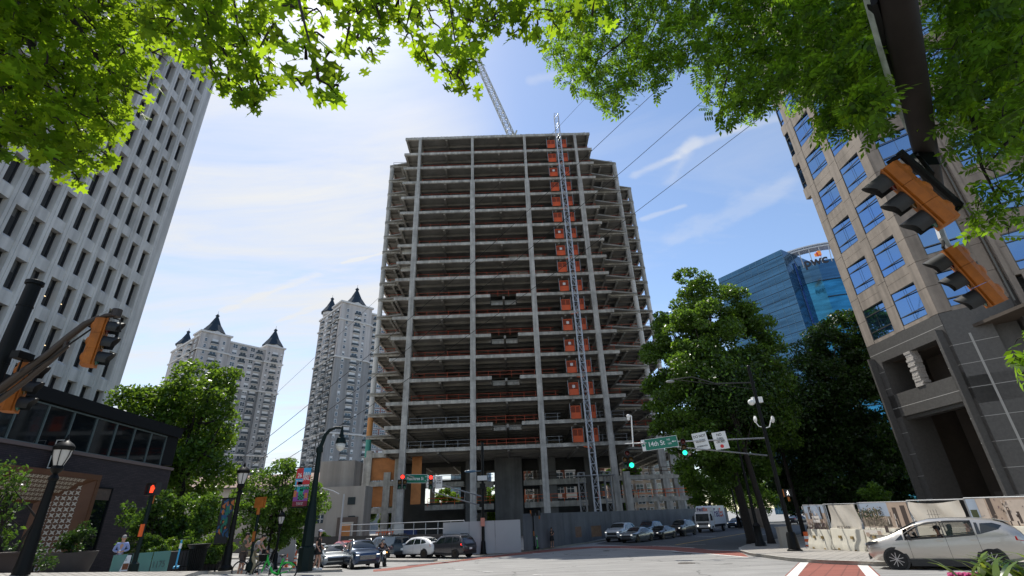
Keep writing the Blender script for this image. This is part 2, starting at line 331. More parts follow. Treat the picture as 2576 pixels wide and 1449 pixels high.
# lane paint
for a,b,w,mt in (((1775,1369.5),(1560,1377),.13,m_mark),((1880,1341),(1700,1371),.22,m_ymark),((1932,1343),(1880,1350),.13,m_mark),((1090,1413),(1170,1407),.16,m_ymark),
                 ((1720,1347),(1800,1351),.12,m_mark),((1360,1393),(1340,1392),.15,m_mark),((1090,1431),(1110,1432),.12,m_mark),((1145,1433),(1165,1434.5),.12,m_mark),((1215,1438),(1240,1439.5),.12,m_mark),((1340,1446),(1365,1448),.12,m_mark)):
    band('road_marking',[gp(*a),gp(*b)],w,mt,.012)
def manhole(px,py,r,label):
    x,y=gp(px,py); mb=MB(M('cast_iron',(.09,.075,.06),.7,noise=.4,nscale=9)); mb.lathe([(r,0),(r,.014),(r*.9,.018),(r*.86,.012),(r*.3,.014),(r*.28,.018),(.01,.018)],(0,0,.006),20)
    o=mb.build('manhole_cover',None,label=label,cat='manhole cover'); o.location=(x,y,g(x,y))
manhole(1727,1417.5,.42,'round rusty manhole cover in the middle of the sunlit intersection')
manhole(1525,1386,.3,'small dark manhole cover just below the curved brick crossing')
manhole(1995,1396,.25,'small round cover set in the right corner sidewalk')
# storm patch
drape('road_patch',[gp(1690,1389),gp(1740,1390.5),gp(1742,1393),gp(1700,1391.5)],m_new,.010,3)
# ================================================================ BUILDINGS
def frame(name,label,cat,x,y,rz,z=0,group=None): return thing(name,label,cat,(x,y,z),R(rz),group)
# ---- concrete frame under construction (built at 1:1 from its bays of 10.6 m and storeys of 3.6 m)
S=1.1
def tower():
    t=frame('building_frame','bare grey concrete building frame with open floors and orange guard rails, behind the hoarding','building frame',0,0,.9)
    zf=[68.0,64.3,61.05,57.8,54.55,51.35,48.1,44.8,41.55,38.45,35.05,31.75,28.4,25.05,21.75,18.45,15.1,11.9]
    zf=[2.8+(z-2.8)*S for z in zf]
    X=lambda v:v*S
    colx=[-14.95,-5.2,4.55,14.05]; YF=70
    plan=[(-17.75,YF),(16.95,YF),(16.95,76.5),(23.4,77.9),(23.4,84.5),(28.4,86.6),(28.4,106),(-22.3,106),(-22.3,76.9),(-17.75,76.0)]
    rev=[(-17.75,70),(16.95,70),(16.95,77),(23.65,78.8),(23.65,86),(28.7,87.4),(28.7,106),(-22.4,106),(-22.4,77.6),(-17.75,76.6)]
    for i,z in enumerate(zf):
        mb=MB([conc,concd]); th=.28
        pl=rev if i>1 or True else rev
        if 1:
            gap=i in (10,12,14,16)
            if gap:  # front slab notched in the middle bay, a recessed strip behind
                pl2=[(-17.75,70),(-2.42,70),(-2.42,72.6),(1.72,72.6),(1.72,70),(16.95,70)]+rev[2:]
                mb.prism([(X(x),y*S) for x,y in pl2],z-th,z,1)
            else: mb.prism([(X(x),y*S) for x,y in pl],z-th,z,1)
        # spandrel beam along the front edge, thin upstand look
        xl,xr=-17.75,16.95
        segs=[(xl,xr)] if not (i in (10,12,14,16)) else [(xl,-2.42),(1.72,xr)]
        for a,b in segs: mb.box(X(a)+.01,70*S-.03,z-.52,X(b)-.01,70*S+.3,z+.02,0)
        # joists parallel to the front and girders from front to back
        yb=106
        for k,y in enumerate(np.arange(72.2,yb-.5,2.35)):
            a,b=(xl,xr) if y<77 else ((-22.3,23.5) if y<87 else (-22.3,28.6))
            if (i in (10,12,14,16)) and y<73: 
                mb.box(X(-2.4),y*S+.5,z-.8,X(1.7),y*S+.8,z-th+.0,0); 
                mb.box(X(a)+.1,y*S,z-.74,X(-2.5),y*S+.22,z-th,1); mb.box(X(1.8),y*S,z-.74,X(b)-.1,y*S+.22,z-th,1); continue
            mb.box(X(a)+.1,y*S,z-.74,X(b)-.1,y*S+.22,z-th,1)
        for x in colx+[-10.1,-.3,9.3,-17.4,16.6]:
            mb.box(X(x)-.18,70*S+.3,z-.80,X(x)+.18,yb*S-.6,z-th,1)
        if 1:
            mb.box(X(-22.38),77.6*S-.04,z-.6,X(-17.8),77.6*S+.3,z+.015); mb.box(X(17),78.8*S-.04,z-.6,X(23.62),78.8*S+.3,z+.015); mb.box(X(23.7),87.4*S-.04,z-.6,X(28.68),87.4*S+.3,z+.015)
            # girders of the wings running back
            for x_,y_ in ((-22.3,77.7),(-20.2,77.7),(20.3,78.9),(23.3,78.9),(26,87.5),(28.3,87.5)): mb.box(X(x_),y_*S+.3,z-.82,X(x_)+.36,105*S,z-th+.003,0)
        mb.build('floor_slab',t)
    # front columns: wider below the fourth storey from the top
    for x in colx:
        mb=MB(concl); zw=zf[3]
        mb.box(X(x)-.26,70*S-.10,zw-.3,X(x)+.26,70*S+.6,zf[0]-.5)
        mb.box(X(x)-.44,70*S-.12,zf[17],X(x)+.44,70*S+.75,zw-.3); mb.box(X(x)-.46,70*S-.14,0,X(x)+.46,70*S+.8,zf[17])
        for z in zf[:3]: mb.box(X(x)-.36,70*S-.07,z-.62,X(x)+.36,70*S+.7,z-.02)
        mb.build('column',t)
    for x,y,zt in ((-22.0,78.0,2),(23.3,79.2,2),(28.3,87.8,2),(28.3,96,2),(28.3,104,2),(-22.0,90,2),(-22,104,2)):
        mb=MB([concl,M('pale_column_wrap',(.62,.61,.58),.7,noise=.1),M('column_primer',(.06,.30,.24),.6),M('plywood_wrap',(.55,.25,.08),.7)])
        for k in range(0,18):
            za,zb=(zf[k+1] if k<17 else 0),zf[k]; mi=1 if (k>=8 and k<17) else 0
            if x<0 and y<80: mi={15:3,16:2}.get(k,mi)
            mb.lathe([(.48,za),(.48,zb-.6)],(X(x),y*S,0),12,mi)
        mb.lathe([(.6,za),(.6,zf[17])],(X(x),y*S,0),10,0)
        mb.build('round_column',t,smooth=True,sharp=40)
    for x70,w_,yy_,zt_ in ((15.95,.9,72,7.9),(20.7*78.4/70,1.0,78.4,12.5),(22.2*86/70,1.1,86,12.5)):
        mb=MB(concl); mb.box(X(x70)-w_*.55,yy_*S-.4,0,X(x70)+w_*.55,yy_*S+.8,2.8+(zt_-2.8)*S*(yy_/70)); mb.build('base_column',t)
    # inner columns and stair cores
    for x in (-14.95,-5.2,4.55,14.05):
        for y in (84,98):
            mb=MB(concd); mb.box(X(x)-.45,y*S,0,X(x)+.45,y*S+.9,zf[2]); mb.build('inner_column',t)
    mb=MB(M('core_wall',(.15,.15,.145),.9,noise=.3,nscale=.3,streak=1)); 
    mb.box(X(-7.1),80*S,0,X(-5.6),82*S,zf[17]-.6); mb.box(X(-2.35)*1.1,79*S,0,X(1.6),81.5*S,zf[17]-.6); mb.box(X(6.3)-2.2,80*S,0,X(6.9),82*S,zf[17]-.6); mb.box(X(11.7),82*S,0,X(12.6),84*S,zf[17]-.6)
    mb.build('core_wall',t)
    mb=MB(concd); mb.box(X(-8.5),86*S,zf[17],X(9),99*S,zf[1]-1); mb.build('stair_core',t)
    # dark rear wall of the open lobby, pierced where daylight shows through
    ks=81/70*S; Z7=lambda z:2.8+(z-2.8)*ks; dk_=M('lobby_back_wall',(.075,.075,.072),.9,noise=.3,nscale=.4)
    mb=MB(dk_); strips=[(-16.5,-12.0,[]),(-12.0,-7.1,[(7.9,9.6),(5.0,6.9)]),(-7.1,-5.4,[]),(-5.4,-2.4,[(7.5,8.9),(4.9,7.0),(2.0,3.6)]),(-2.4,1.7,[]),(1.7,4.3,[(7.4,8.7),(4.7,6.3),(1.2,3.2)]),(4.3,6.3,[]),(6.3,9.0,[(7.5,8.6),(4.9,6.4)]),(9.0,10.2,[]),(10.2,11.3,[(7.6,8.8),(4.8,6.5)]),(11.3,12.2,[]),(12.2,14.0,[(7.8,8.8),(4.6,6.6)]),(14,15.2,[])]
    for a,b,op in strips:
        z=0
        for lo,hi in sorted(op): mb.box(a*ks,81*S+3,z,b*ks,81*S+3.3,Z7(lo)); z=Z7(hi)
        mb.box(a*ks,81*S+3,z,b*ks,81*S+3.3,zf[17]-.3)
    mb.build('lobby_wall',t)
    # lobby mezzanine slabs and edge beams
    for z70 in (7.85,4.75):
        z=2.8+(z70-2.8)*S; mb=MB([conc,concd])
        mb.box(X(-13),78.5*S,z-.55,X(-7.3),80*S,z+.2); mb.box(X(-5.4),79.6*S,z-.75,X(-2.8),80.2*S,z+.1); mb.box(X(1.8),79.6*S,z-.75,X(11.4),80.2*S,z+.1)
        mb.box(X(12.7),78*S,z-.6,X(26),78.8*S,z+.1); mb.box(X(-13),80.2*S,z-.4,X(-7.3),82*S,z-.1,1); mb.box(X(14),79*S,z-.3,X(27),84*S,z-.05,1); mb.build('mezzanine',t)
        for a,b,y in ((-12.6,-7.3,78.5),(-5.4,-2.8,79.5),(1.8,11.4,79.5),(12.7,26,78)):
            mb=MB(orange) if z70<6 else MB(M('dark_rail',(.05,.02,.015),.6))
            for dz in (.6,1.15): mb.box(X(a),y*S-.06,z+dz,X(b),y*S,z+dz+.07)
            for q in np.arange(X(a),X(b),2.2): mb.box(q,y*S-.06,z,q+.07,y*S+.02,z+1.2)
            mb.build('railing',t)
    # blocky corner with plywood infill at lower left
    yb=75.2; k=yb/70; mb=MB([conc,concl])
    for a,b in ((-19.9,-19.1),(-17.3,-16.4)): mb.box(a*k*S,yb*S,0,b*k*S,yb*S+1,2.8+((11.9 if a<-18 else 9.0)-2.8)*k*S)
    for z in (11.6,7.9,4.6): 
        zz_=2.8+(z-2.8)*k*S; mb.box(-19.9*k*S,yb*S+.05,zz_-.75,-15.2*k*S,yb*S+.9,zz_)
    mb.box(-15.9*k*S,yb*S+.03,0,-15.0*k*S,yb*S+1.1,2.8+(11.5-2.8)*k*S)
    mb.box(-19.9*k*S,yb*S+.9,2.8+(11.2-2.8)*k*S,-12*k*S,yb*S+9,2.8+(11.5-2.8)*k*S)
    mb.build('corner_bay',t)
    ply=M('plywood',(.50,.20,.065),.75,noise=.35,nscale=.5,bump=.05)
    for a,b,z0,z1 in ((-19.1,-15.9,8.3,10.9),(-19.1,-17.3,5.0,7.4),(-16.4,-15.9,5.0,7.4)):
        mb=MB(ply); mb.box(a*k*S,yb*S+.45,2.8+(z0-2.8)*k*S-.3,b*k*S,yb*S+.55,2.8+(z1-2.8)*k*S); mb.build('plywood_panel',t)
    for z0,z1 in ((8.3,10.9),(5,7.4)):
        mb=MB(ply); mb.box(X(-14.3),74*S,2.8+(z0-2.8)*S,X(-12.9),74*S+.1,2.8+(z1-2.8)*S+.5); mb.build('plywood_panel',t)
    # pale painted beams and infill seen on two floors
    pale=M('pale_painted_concrete',(.55,.55,.52),.8,noise=.1)
    for i in (7,8):
        z=zf[i]; mb=MB(pale); mb.box(X(.9),74.2*S,z-1.3,X(4.0),74.2*S+.2,z-.3); mb.build('painted_beam',t); mb=MB(pale); mb.box(X(5.1),74.2*S,z-1.3,X(6.7),74.2*S+.2,z-.3); mb.build('painted_beam',t); mb=MB(pale); mb.box(X(-17.2),71.2*S,z-1.25,X(-15.5),71.2*S+.2,z-.28); mb.build('painted_beam',t)
    # guard rails
    oj=M('orange_rail_shaded',(.40,.055,.014),.6)  # rail orange darkened, the shade of the floors is in the colour
    for i in range(1,18):
        z=zf[i]; low=i in (16,17)
        seg=[(-14.3,-5.7),(-4.7,4.1),(5.1,7.3),(11.2,13.5),(14.6,16.6)]
        for n_,(a,b) in enumerate(seg):
            if low and n_==1: continue
            mb=MB(gsteel if low else oj)
            yy=70*S+(.45 if low else .9)
            for q in np.arange(X(a),X(b),1.9): mb.box(q,yy,z,q+.07,yy+.07,z+1.15)
            for dz in ((.55,1.1) if low else (.5,1.05)): mb.box(X(a),yy+.01,z+dz,X(b),yy+.05,z+dz+.045)
            mb.build('railing',t)
        if i>0:
            for a,b,y in ((-22.2,-17.9,77.8),(17.1,23.4,79.0),(23.9,28.4,87.6)):
                mb=MB(oj)
                for q in np.arange(X(a),X(b),1.7): mb.box(q,y*S+.5,z,q+.07,y*S+.57,z+1.15)
                for dz in (.5,1.05): mb.box(X(a),y*S+.51,z+dz,X(b),y*S+.55,z+dz+.05)
                mb.build('railing',t)
        if low:
            mb=MB(oj)
            for q in np.arange(X(-4.7),X(4.1),1.5): mb.box(q,70*S+.9,z,q+.07,70*S+.97,z+1.15)
            for dz in (.5,1.05): mb.box(X(-4.7),70*S+.9,z+dz,X(4.1),70*S+.95,z+dz+.06)
            mb.build('railing',t)
        # debris netting hung low behind the rails
        if i in (5,9,11) and not low:
            net=M('orange_debris_net',(.16,.03,.015),.9)
            mb=MB(net)
            for a,b in ((-14.2,-5.8),(-4.6,4.0)) if i not in (10,12,14) else ((-14.2,-5.8),(5.1,7.3)): mb.box(X(a),70*S+1.6,z,X(b),70*S+1.62,z+.42)
            mb.build('debris_net',t)
    mb=MB(M('parapet_crumble',(.36,.36,.34),.95,noise=.3,nscale=2))
    for q in np.arange(X(-17.7),X(16.7),.55): mb.box(q,70*S+.05,zf[0],q+.3+.25*random.random(),70*S+.25,zf[0]+.1+.1*random.random())
    mb.build('roof_edge',t)
    for a,b,y,z in ((19.5,23,79.5,zf[0]),(-21.8,-18.5,78,zf[0])):
        mb=MB(gsteel)
        for dz in (.6,1.1): mb.box(X(a),y*S,z+dz,X(b),y*S+.06,z+dz+.06)
        for q in (a,(a+b)/2,b): mb.box(X(q)-.04,y*S,z,X(q)+.04,y*S+.07,z+1.15)
        mb.build('railing',t)
    return t,zf
TW,ZF=tower()
# hoist mast with its landing gates
def lattice(mb,a,b,w,step,r,mi=0,n=4,tri=False):
    a,b=Vector(a),Vector(b); d=(b-a); Ln=d.length; d.normalize(); up=Vector((0,1,0)) if abs(d.y)<.8 else Vector((0,0,1)); u=d.cross(up).normalized()*w/2; v=d.cross(u).normalized()*w/2
    cs=[u+v,u-v,-u-v,-u+v] if not tri else [u-v,-u-v,v]
    for c in cs: mb.tube([a+c,b+c],r*1.3,n,mi)
    k=max(1,int(Ln/step))
    for i in range(k+1):
        p=a+d*(Ln*i/k)
        for j in range(len(cs)):
            c0,c1=cs[j],cs[(j+1)%len(cs)]; mb.tube([p+c0,p+c1],r,3,mi,cap=False)
            if i<k: 
                q=p+d*(Ln/k); mb.tube([p+(c0 if i%2 else c1),q+(c1 if i%2 else c0)],r*.8,3,mi,cap=False)
hx=9.9*S
t=frame('construction_hoist','tall steel lattice hoist mast with orange landing gates up the building frame','hoist',hx,68.6*S,0)
mb=MB(M('blue_grey_steel',(.46,.50,.56),.45,.3)); lattice(mb,(0,0,.4),(-.25*S,0,2.8+(72.2-2.8)*S*.985),.85,1.5,.05); mb.build('mast',t)
for s_ in (-1.9,1.9):
    mb=MB(gsteel); lattice(mb,(s_,.6,.4),(s_,.6,8.4),.9,1.2,.05); mb.build('base_scaffold',t)
mb=MB(gsteel); mb.box(-3,-.2,7.9,3,1.2,8.0); mb.box(-3.2,.1,.9,3.2,.2,1.0); mb.build('platform',t)
gm=M('orange_gate',(.72,.10,.012),.45); gate_d=M('gate_mesh',(.25,.04,.01),.7); pap=M('paper_notice',(.7,.7,.68),.8)
def gate(z,notice):
    for a,b in ((7.62-9.9,9.05-9.9),(10.25-9.9,11.15-9.9)):
        a*=S;b*=S; mb=MB([gm,gate_d,gsteel]); y=70*S-68.6*S-.2
        mb.box(a,y,z,b,y+.06,z+.95); 
        for q in (a,b-.1,(a+b)/2-.04): mb.box(q,y,z+.95,q+.09,y+.06,z+1.95)
        mb.box(a,y,z+1.9,b,y+.06,z+2.0); mb.box(a+.05,y+.03,z+.95,b-.05,y+.04,z+1.9,1)
        for q in (a-.14,b+.04): mb.box(q,y-.35,z,q+.08,y+.02,z+2.3,2)
        o=mb.build('landing_gate',t)
        if notice and a<0:
            m2=MB(pap); m2.box(a+.6,y-.012,z+1.15,a+1.05,y-.002,z+1.6); m2.build('notice',o)
for i in range(1,18): gate(ZF[i]+.02,i in (3,7,8,10,12,13,14,15))
for i in range(2,18,3):
    mb=MB(orange); mb.tube([(0,.3,ZF[i]-1),(-.9,1.8,ZF[i]-.6)],.07,5); mb.build('wall_tie',t)
# crane behind
t=frame('tower_crane','pale lattice crane boom rising steeply behind the roof of the concrete frame','crane',2.6,108,0)
D_=108.5; b0=pd(1291,352,108); b1=pd(1196,140,122); b2=pd(1297,326,108); o_=Vector((2.6,108,0))
cm=M('crane_steel',(.40,.41,.38),.5,.3); mb=MB(cm); lattice(mb,b0-o_,b1-o_,1.7,2.0,.09); mb.build('boom',t)
mb=MB(cm); lattice(mb,(0,0,0),b0-o_+Vector((0,0,-1)),2.0,2.4,.11); mb.build('mast',t)
mb=MB(M('cable',(.05,.05,.055),.5)); mb.tube([pd(1296,345,107)-o_,pd(1190,160,121)-o_],.04,4); mb.build('stay_cable',t)
mb=MB(cm); mb.tube([b0-o_,pd(1300,328,107)-o_],.25,6); mb.box(-1.5,-1.5,b0.z-4,1.5,1.5,b0.z-1.5); mb.build('cab',t)

# ---- white precast office tower on the left
def white_tower():
    t=frame('office_tower','tall white precast office tower with narrow dark windows, far left','office building',-40.80,48.6,93.2)
    # local +x runs away from the camera; the corner is at x=0, windows at negative x
    P_=1.76; FL=3.9; n_c=24; z0=57.2; nr=17
    mb=MB([wht,M('groove_shadowed_joint',(.42,.42,.42),.9)])
    mb.box(-n_c*P_-2,.9,0,0,26,60.3)
    for c in range(n_c+1):
        xc=-1.45-c*P_   # fin between columns
        if c==0: mb.box(-1.42,.0,0,-.02,.9,60.9)
        mb.box(xc-.30,-.16,0,xc-.02,.9,60.9); mb.box(xc+.02,-.16,0,xc+.30,.9,60.9); mb.box(xc-.02,-.04,0,xc+.02,.9,60.8,1)
    for c in range(n_c):
        xa=-1.45-c*P_-.30; xb=xa-(P_-.60)
        for r in range(-1,nr):
            zc=z0-FL*r; top=zc-1.25; bot=zc-FL+1.25
            # spandrel with a sloping ledge above each window
            mb.extr([(xb,-.05,bot),(xb,.9,bot),(xb,.9,top),(xb,.35,top),(xb,-.05,top-.35)],(xa-xb,0,0))
            if r==-1: mb.box(xb,-.05,60.0,xa,.9,60.6)
    mb.build('wall',t)
    gl=M('tower_glass',(.02,.022,.026),.06,spec=.9); fr=M('dark_window_frame',(.03,.03,.032),.5); blind=M('window_blind',(.12,.115,.105),.8)
    lit=M('ceiling_light_lit',(1,.75,.4),.5,emit=1.5)
    wins=[]
    for c in range(n_c):
        xa=-1.45-c*P_-.30; xb=xa-(P_-.60)
        for r in range(nr): wins.append((c,r,xb,xa,z0-FL*r))
    # the ones that show largest: visible rows below the leaves
    order=sorted(wins,key=lambda w:(w[4]>48)+(w[4]<11)*2+(w[0]>13)*1+abs(w[4]-28)/60+w[0]/40)
    rest=MB([gl,blind])
    for n_,(c,r,xb,xa,zc) in enumerate(order):
        m2=MB([gl,blind,fr]) if n_<100 else rest
        m2.box(xb+.04,.50,zc-1.25,xa-.02,.54,zc+1.25)
        rr=random.Random(n_*7+3).random()
        if rr<.6: m2.box(xb+.06,.485,zc+1.25-2.5*(.15+rr*.5),xa-.3,.497,zc+1.22,1)
        if n_<100:
            m2.box(xb,.4,zc-1.25,xb+.06,.50,zc+1.25,2); m2.box(xa-.08,.4,zc-1.25,xa,.50,zc+1.25,2)
            w_=m2.build('window',t)
            if zc<24 and zc>12 and c in (3,4,5,6,8) and rr<.5:
                q=MB(lit); q.box(xb+.2,.478,zc-.4,xa-.35,.483,zc-.33); q.build('ceiling_light',w_)
    o=rest.build('window',t,kind='stuff')
white_tower()
# ---- dark brick restaurant
def restaurant():
    x0,y0=-24.8,36.3; t=frame('brick_restaurant','low dark brick restaurant with a ribbon of dark windows and a bronze patterned portal','restaurant',x0,y0,95.3)
    # local x away from the camera, the far corner at x=0
    br=bpy.data.materials.new('dark_brick'); br.use_nodes=True; n=br.node_tree; b=n.nodes['Principled BSDF']; b.inputs['Roughness'].default_value=.8
    tx=n.nodes.new('ShaderNodeTexCoord'); mp=n.nodes.new('ShaderNodeMapping'); mp.inputs['Rotation'].default_value=(R(90),0,0); bt=n.nodes.new('ShaderNodeTexBrick')
    bt.inputs['Color1'].default_value=(.030,.024,.028,1); bt.inputs['Color2'].default_value=(.052,.038,.043,1); bt.inputs['Mortar'].default_value=(.018,.016,.018,1)
    bt.inputs['Scale'].default_value=1; bt.inputs['Brick Width'].default_value=.42; bt.inputs['Row Height'].default_value=.085; bt.inputs['Mortar Size'].default_value=.012
    n.links.new(tx.outputs['Object'],mp.inputs[0]); n.links.new(mp.outputs[0],bt.inputs[0]); n.links.new(bt.outputs[0],b.inputs['Base Color'])
    dk=M('dark_fascia',(.008,.009,.010),.7,spec=.2); mb=MB([br,dk])
    mb.box(-34,0,-.5,0,.6,6.75); mb.box(-34,.6,-.5,0,18,9.2,1); mb.box(-34,-.14,8.95,.03,.9,9.6,1); mb.box(-1.4,.05,7.05,0,.9,8.95,1)
    mb.box(-34,18,-.5,0,18.3,9.2,0)
    mb.build('wall',t)
    mb=MB(M('stone_sill',(.16,.12,.11),.8)); mb.box(-34,-.08,6.75,.1,.7,6.92); mb.build('sill',t)
    gl=M('dark_window_glass',(.006,.009,.011),.04,spec=.9); fr=M('thin_steel_frame',(.16,.2,.2),.4,.5)
    w_=-1.4; k=0
    while w_>-33:
        wd=1.75; mb=MB([gl,fr]); mb.box(w_-wd,.12,6.95,w_,.15,8.9); mb.box(w_-.03,.05,6.92,w_+.03,.12,8.9,1); mb.box(w_-wd,.06,8.83,w_,.12,8.9,1); mb.box(w_-wd,.06,6.93,w_,.12,6.98,1); mb.build('window',t); w_-=wd
    # tall dark window beside the portal
    mb=MB([gl,fr,dk]); mb.box(-7.7,-.03,1.6,-5.7,.0,5.2); mb.build('window',t)
    mb=MB([M('patterned_transom',(.10,.07,.055),.6,noise=.3,nscale=8),dk]); mb.box(-7.7,-.05,4.6,-5.7,-.032,5.2); mb.box(-7.8,-.09,5.2,-5.6,-.0,5.28,1); mb.box(-5.7,-.09,1.6,-5.6,-.0,5.2,1); mb.build('transom',t)
    # bronze portal: a splayed frame around double timber doors
    p=thing('portal','', '',(0,0,0),0,parent=t); del p['label'],p['category']
    bz=M('bronze_panel',(.15,.066,.034),.5,.2,noise=.15,nscale=1.5); 
    mb=MB([bz,M('bronze_side',(.02,.016,.015),.6)])
    xr,xl,zt=-9.0,-15.4,5.45; dx0,dx1,dz=-10.9,-13.6,4.3
    # right splay, top splay, left splay as sloping slabs from the proud rim back to the doorway
    mb.extr([(xr,-1.3,.6),(dx0,0,.6),(dx0,0,dz),(xr,-1.3,zt)],(.12,0,0)); mb.extr([(xl,-1.3,.6),(dx1,0,.6),(dx1,0,dz),(xl,-1.3,zt)],(-.12,0,0))
    mb.extr([(xr,-1.3,zt),(dx0,0,dz),(dx1,0,dz),(xl,-1.3,zt)],(0,0,.12))
    mb.box(xr,-1.35,.6,xr+.25,0,zt+.25); mb.box(xl-.25,-1.35,.6,xl,0,zt+.25,1); mb.box(xl,-1.35,zt,xr,0,zt+.25)
    mb.build('frame',p)
    # petal screens laid on the splays
    def petals(o_,ux,uz,nu,nv,keep):
        m2=MB(M('white_petal_screen',(.62,.56,.48),.6)); st=.26
        for i in range(nu):
            for j in range(nv):
                c=Vector(o_)+ux*(i*st)+uz*(j*st)
                if not keep(i,j): continue
                for a in (45,135):
                    d=ux*math.cos(R(a))+uz*math.sin(R(a)); q=ux*math.cos(R(a+90))+uz*math.sin(R(a+90)); nrm=ux.cross(uz).normalized()*.015
                    pts=[c-d*.15,c-d*.02+q*.045,c+d*.15,c+d*.02-q*.045]
                    m2.add([x_+nrm for x_ in pts]+[x_-nrm for x_ in pts],[(0,1,2,3),(7,6,5,4)])
        m2.build('petal_screen',p)
    ux=(Vector((xr,-1.3,0))-Vector((dx0,0,0))).normalized(); sl_=math.hypot(xr-dx0,1.3)
    petals(Vector((dx0,0,.9))+ux*.55+Vector((0,-.05,0)),ux,Vector((0,0,1)),5,20,lambda i,j:(j*.26+.9)<dz+i*.26*.8+.1)
    uz=(Vector((dx0,-1.3,zt))-Vector((dx0,0,dz))).normalized()
    petals(Vector((dx1-.6,-.04,dz-.02))+uz*.4+Vector((0,0,-.05)),Vector((1,0,0)),uz,17,6,lambda i,j:i*.26<3.4+j*.18)
    m2=MB(M('mahogany_door',(.075,.018,.010),.35,noise=.3,nscale=2,stretch=(6,1,.3),coat=.3))
    for a in (dx1,(dx0+dx1)/2): m2.box(a+.03,.02,.7,a+(dx0-dx1)/2-.03,.09,4.3)
    dd=m2.build('door',p); m2=MB(steel); m2.tube([((dx0+dx1)/2+.15,-.06,1.6),((dx0+dx1)/2+.15,-.06,2.9)],.025,6); m2.build('handle',dd)
    # stacked square outline sign
    mb=MB([black,M('white_frame_paint',(.7,.68,.62),.5)])
    for zc in (6.2,6.95):
        mb.box(-11.0,-.75,zc-.33,-10.9,-.08,zc+.36)
    for zc in (6.2,6.95):
        for a,b,c,d in ((-.72,-.68,-.3,.33),(-.16,-.12,-.3,.33),(-.68,-.16,.29,.33),(-.68,-.16,-.3,-.26)): mb.box(-11.02,a,zc+c,-10.88,b,zc+d,1)
    mb.build('blade_sign',t)
restaurant()
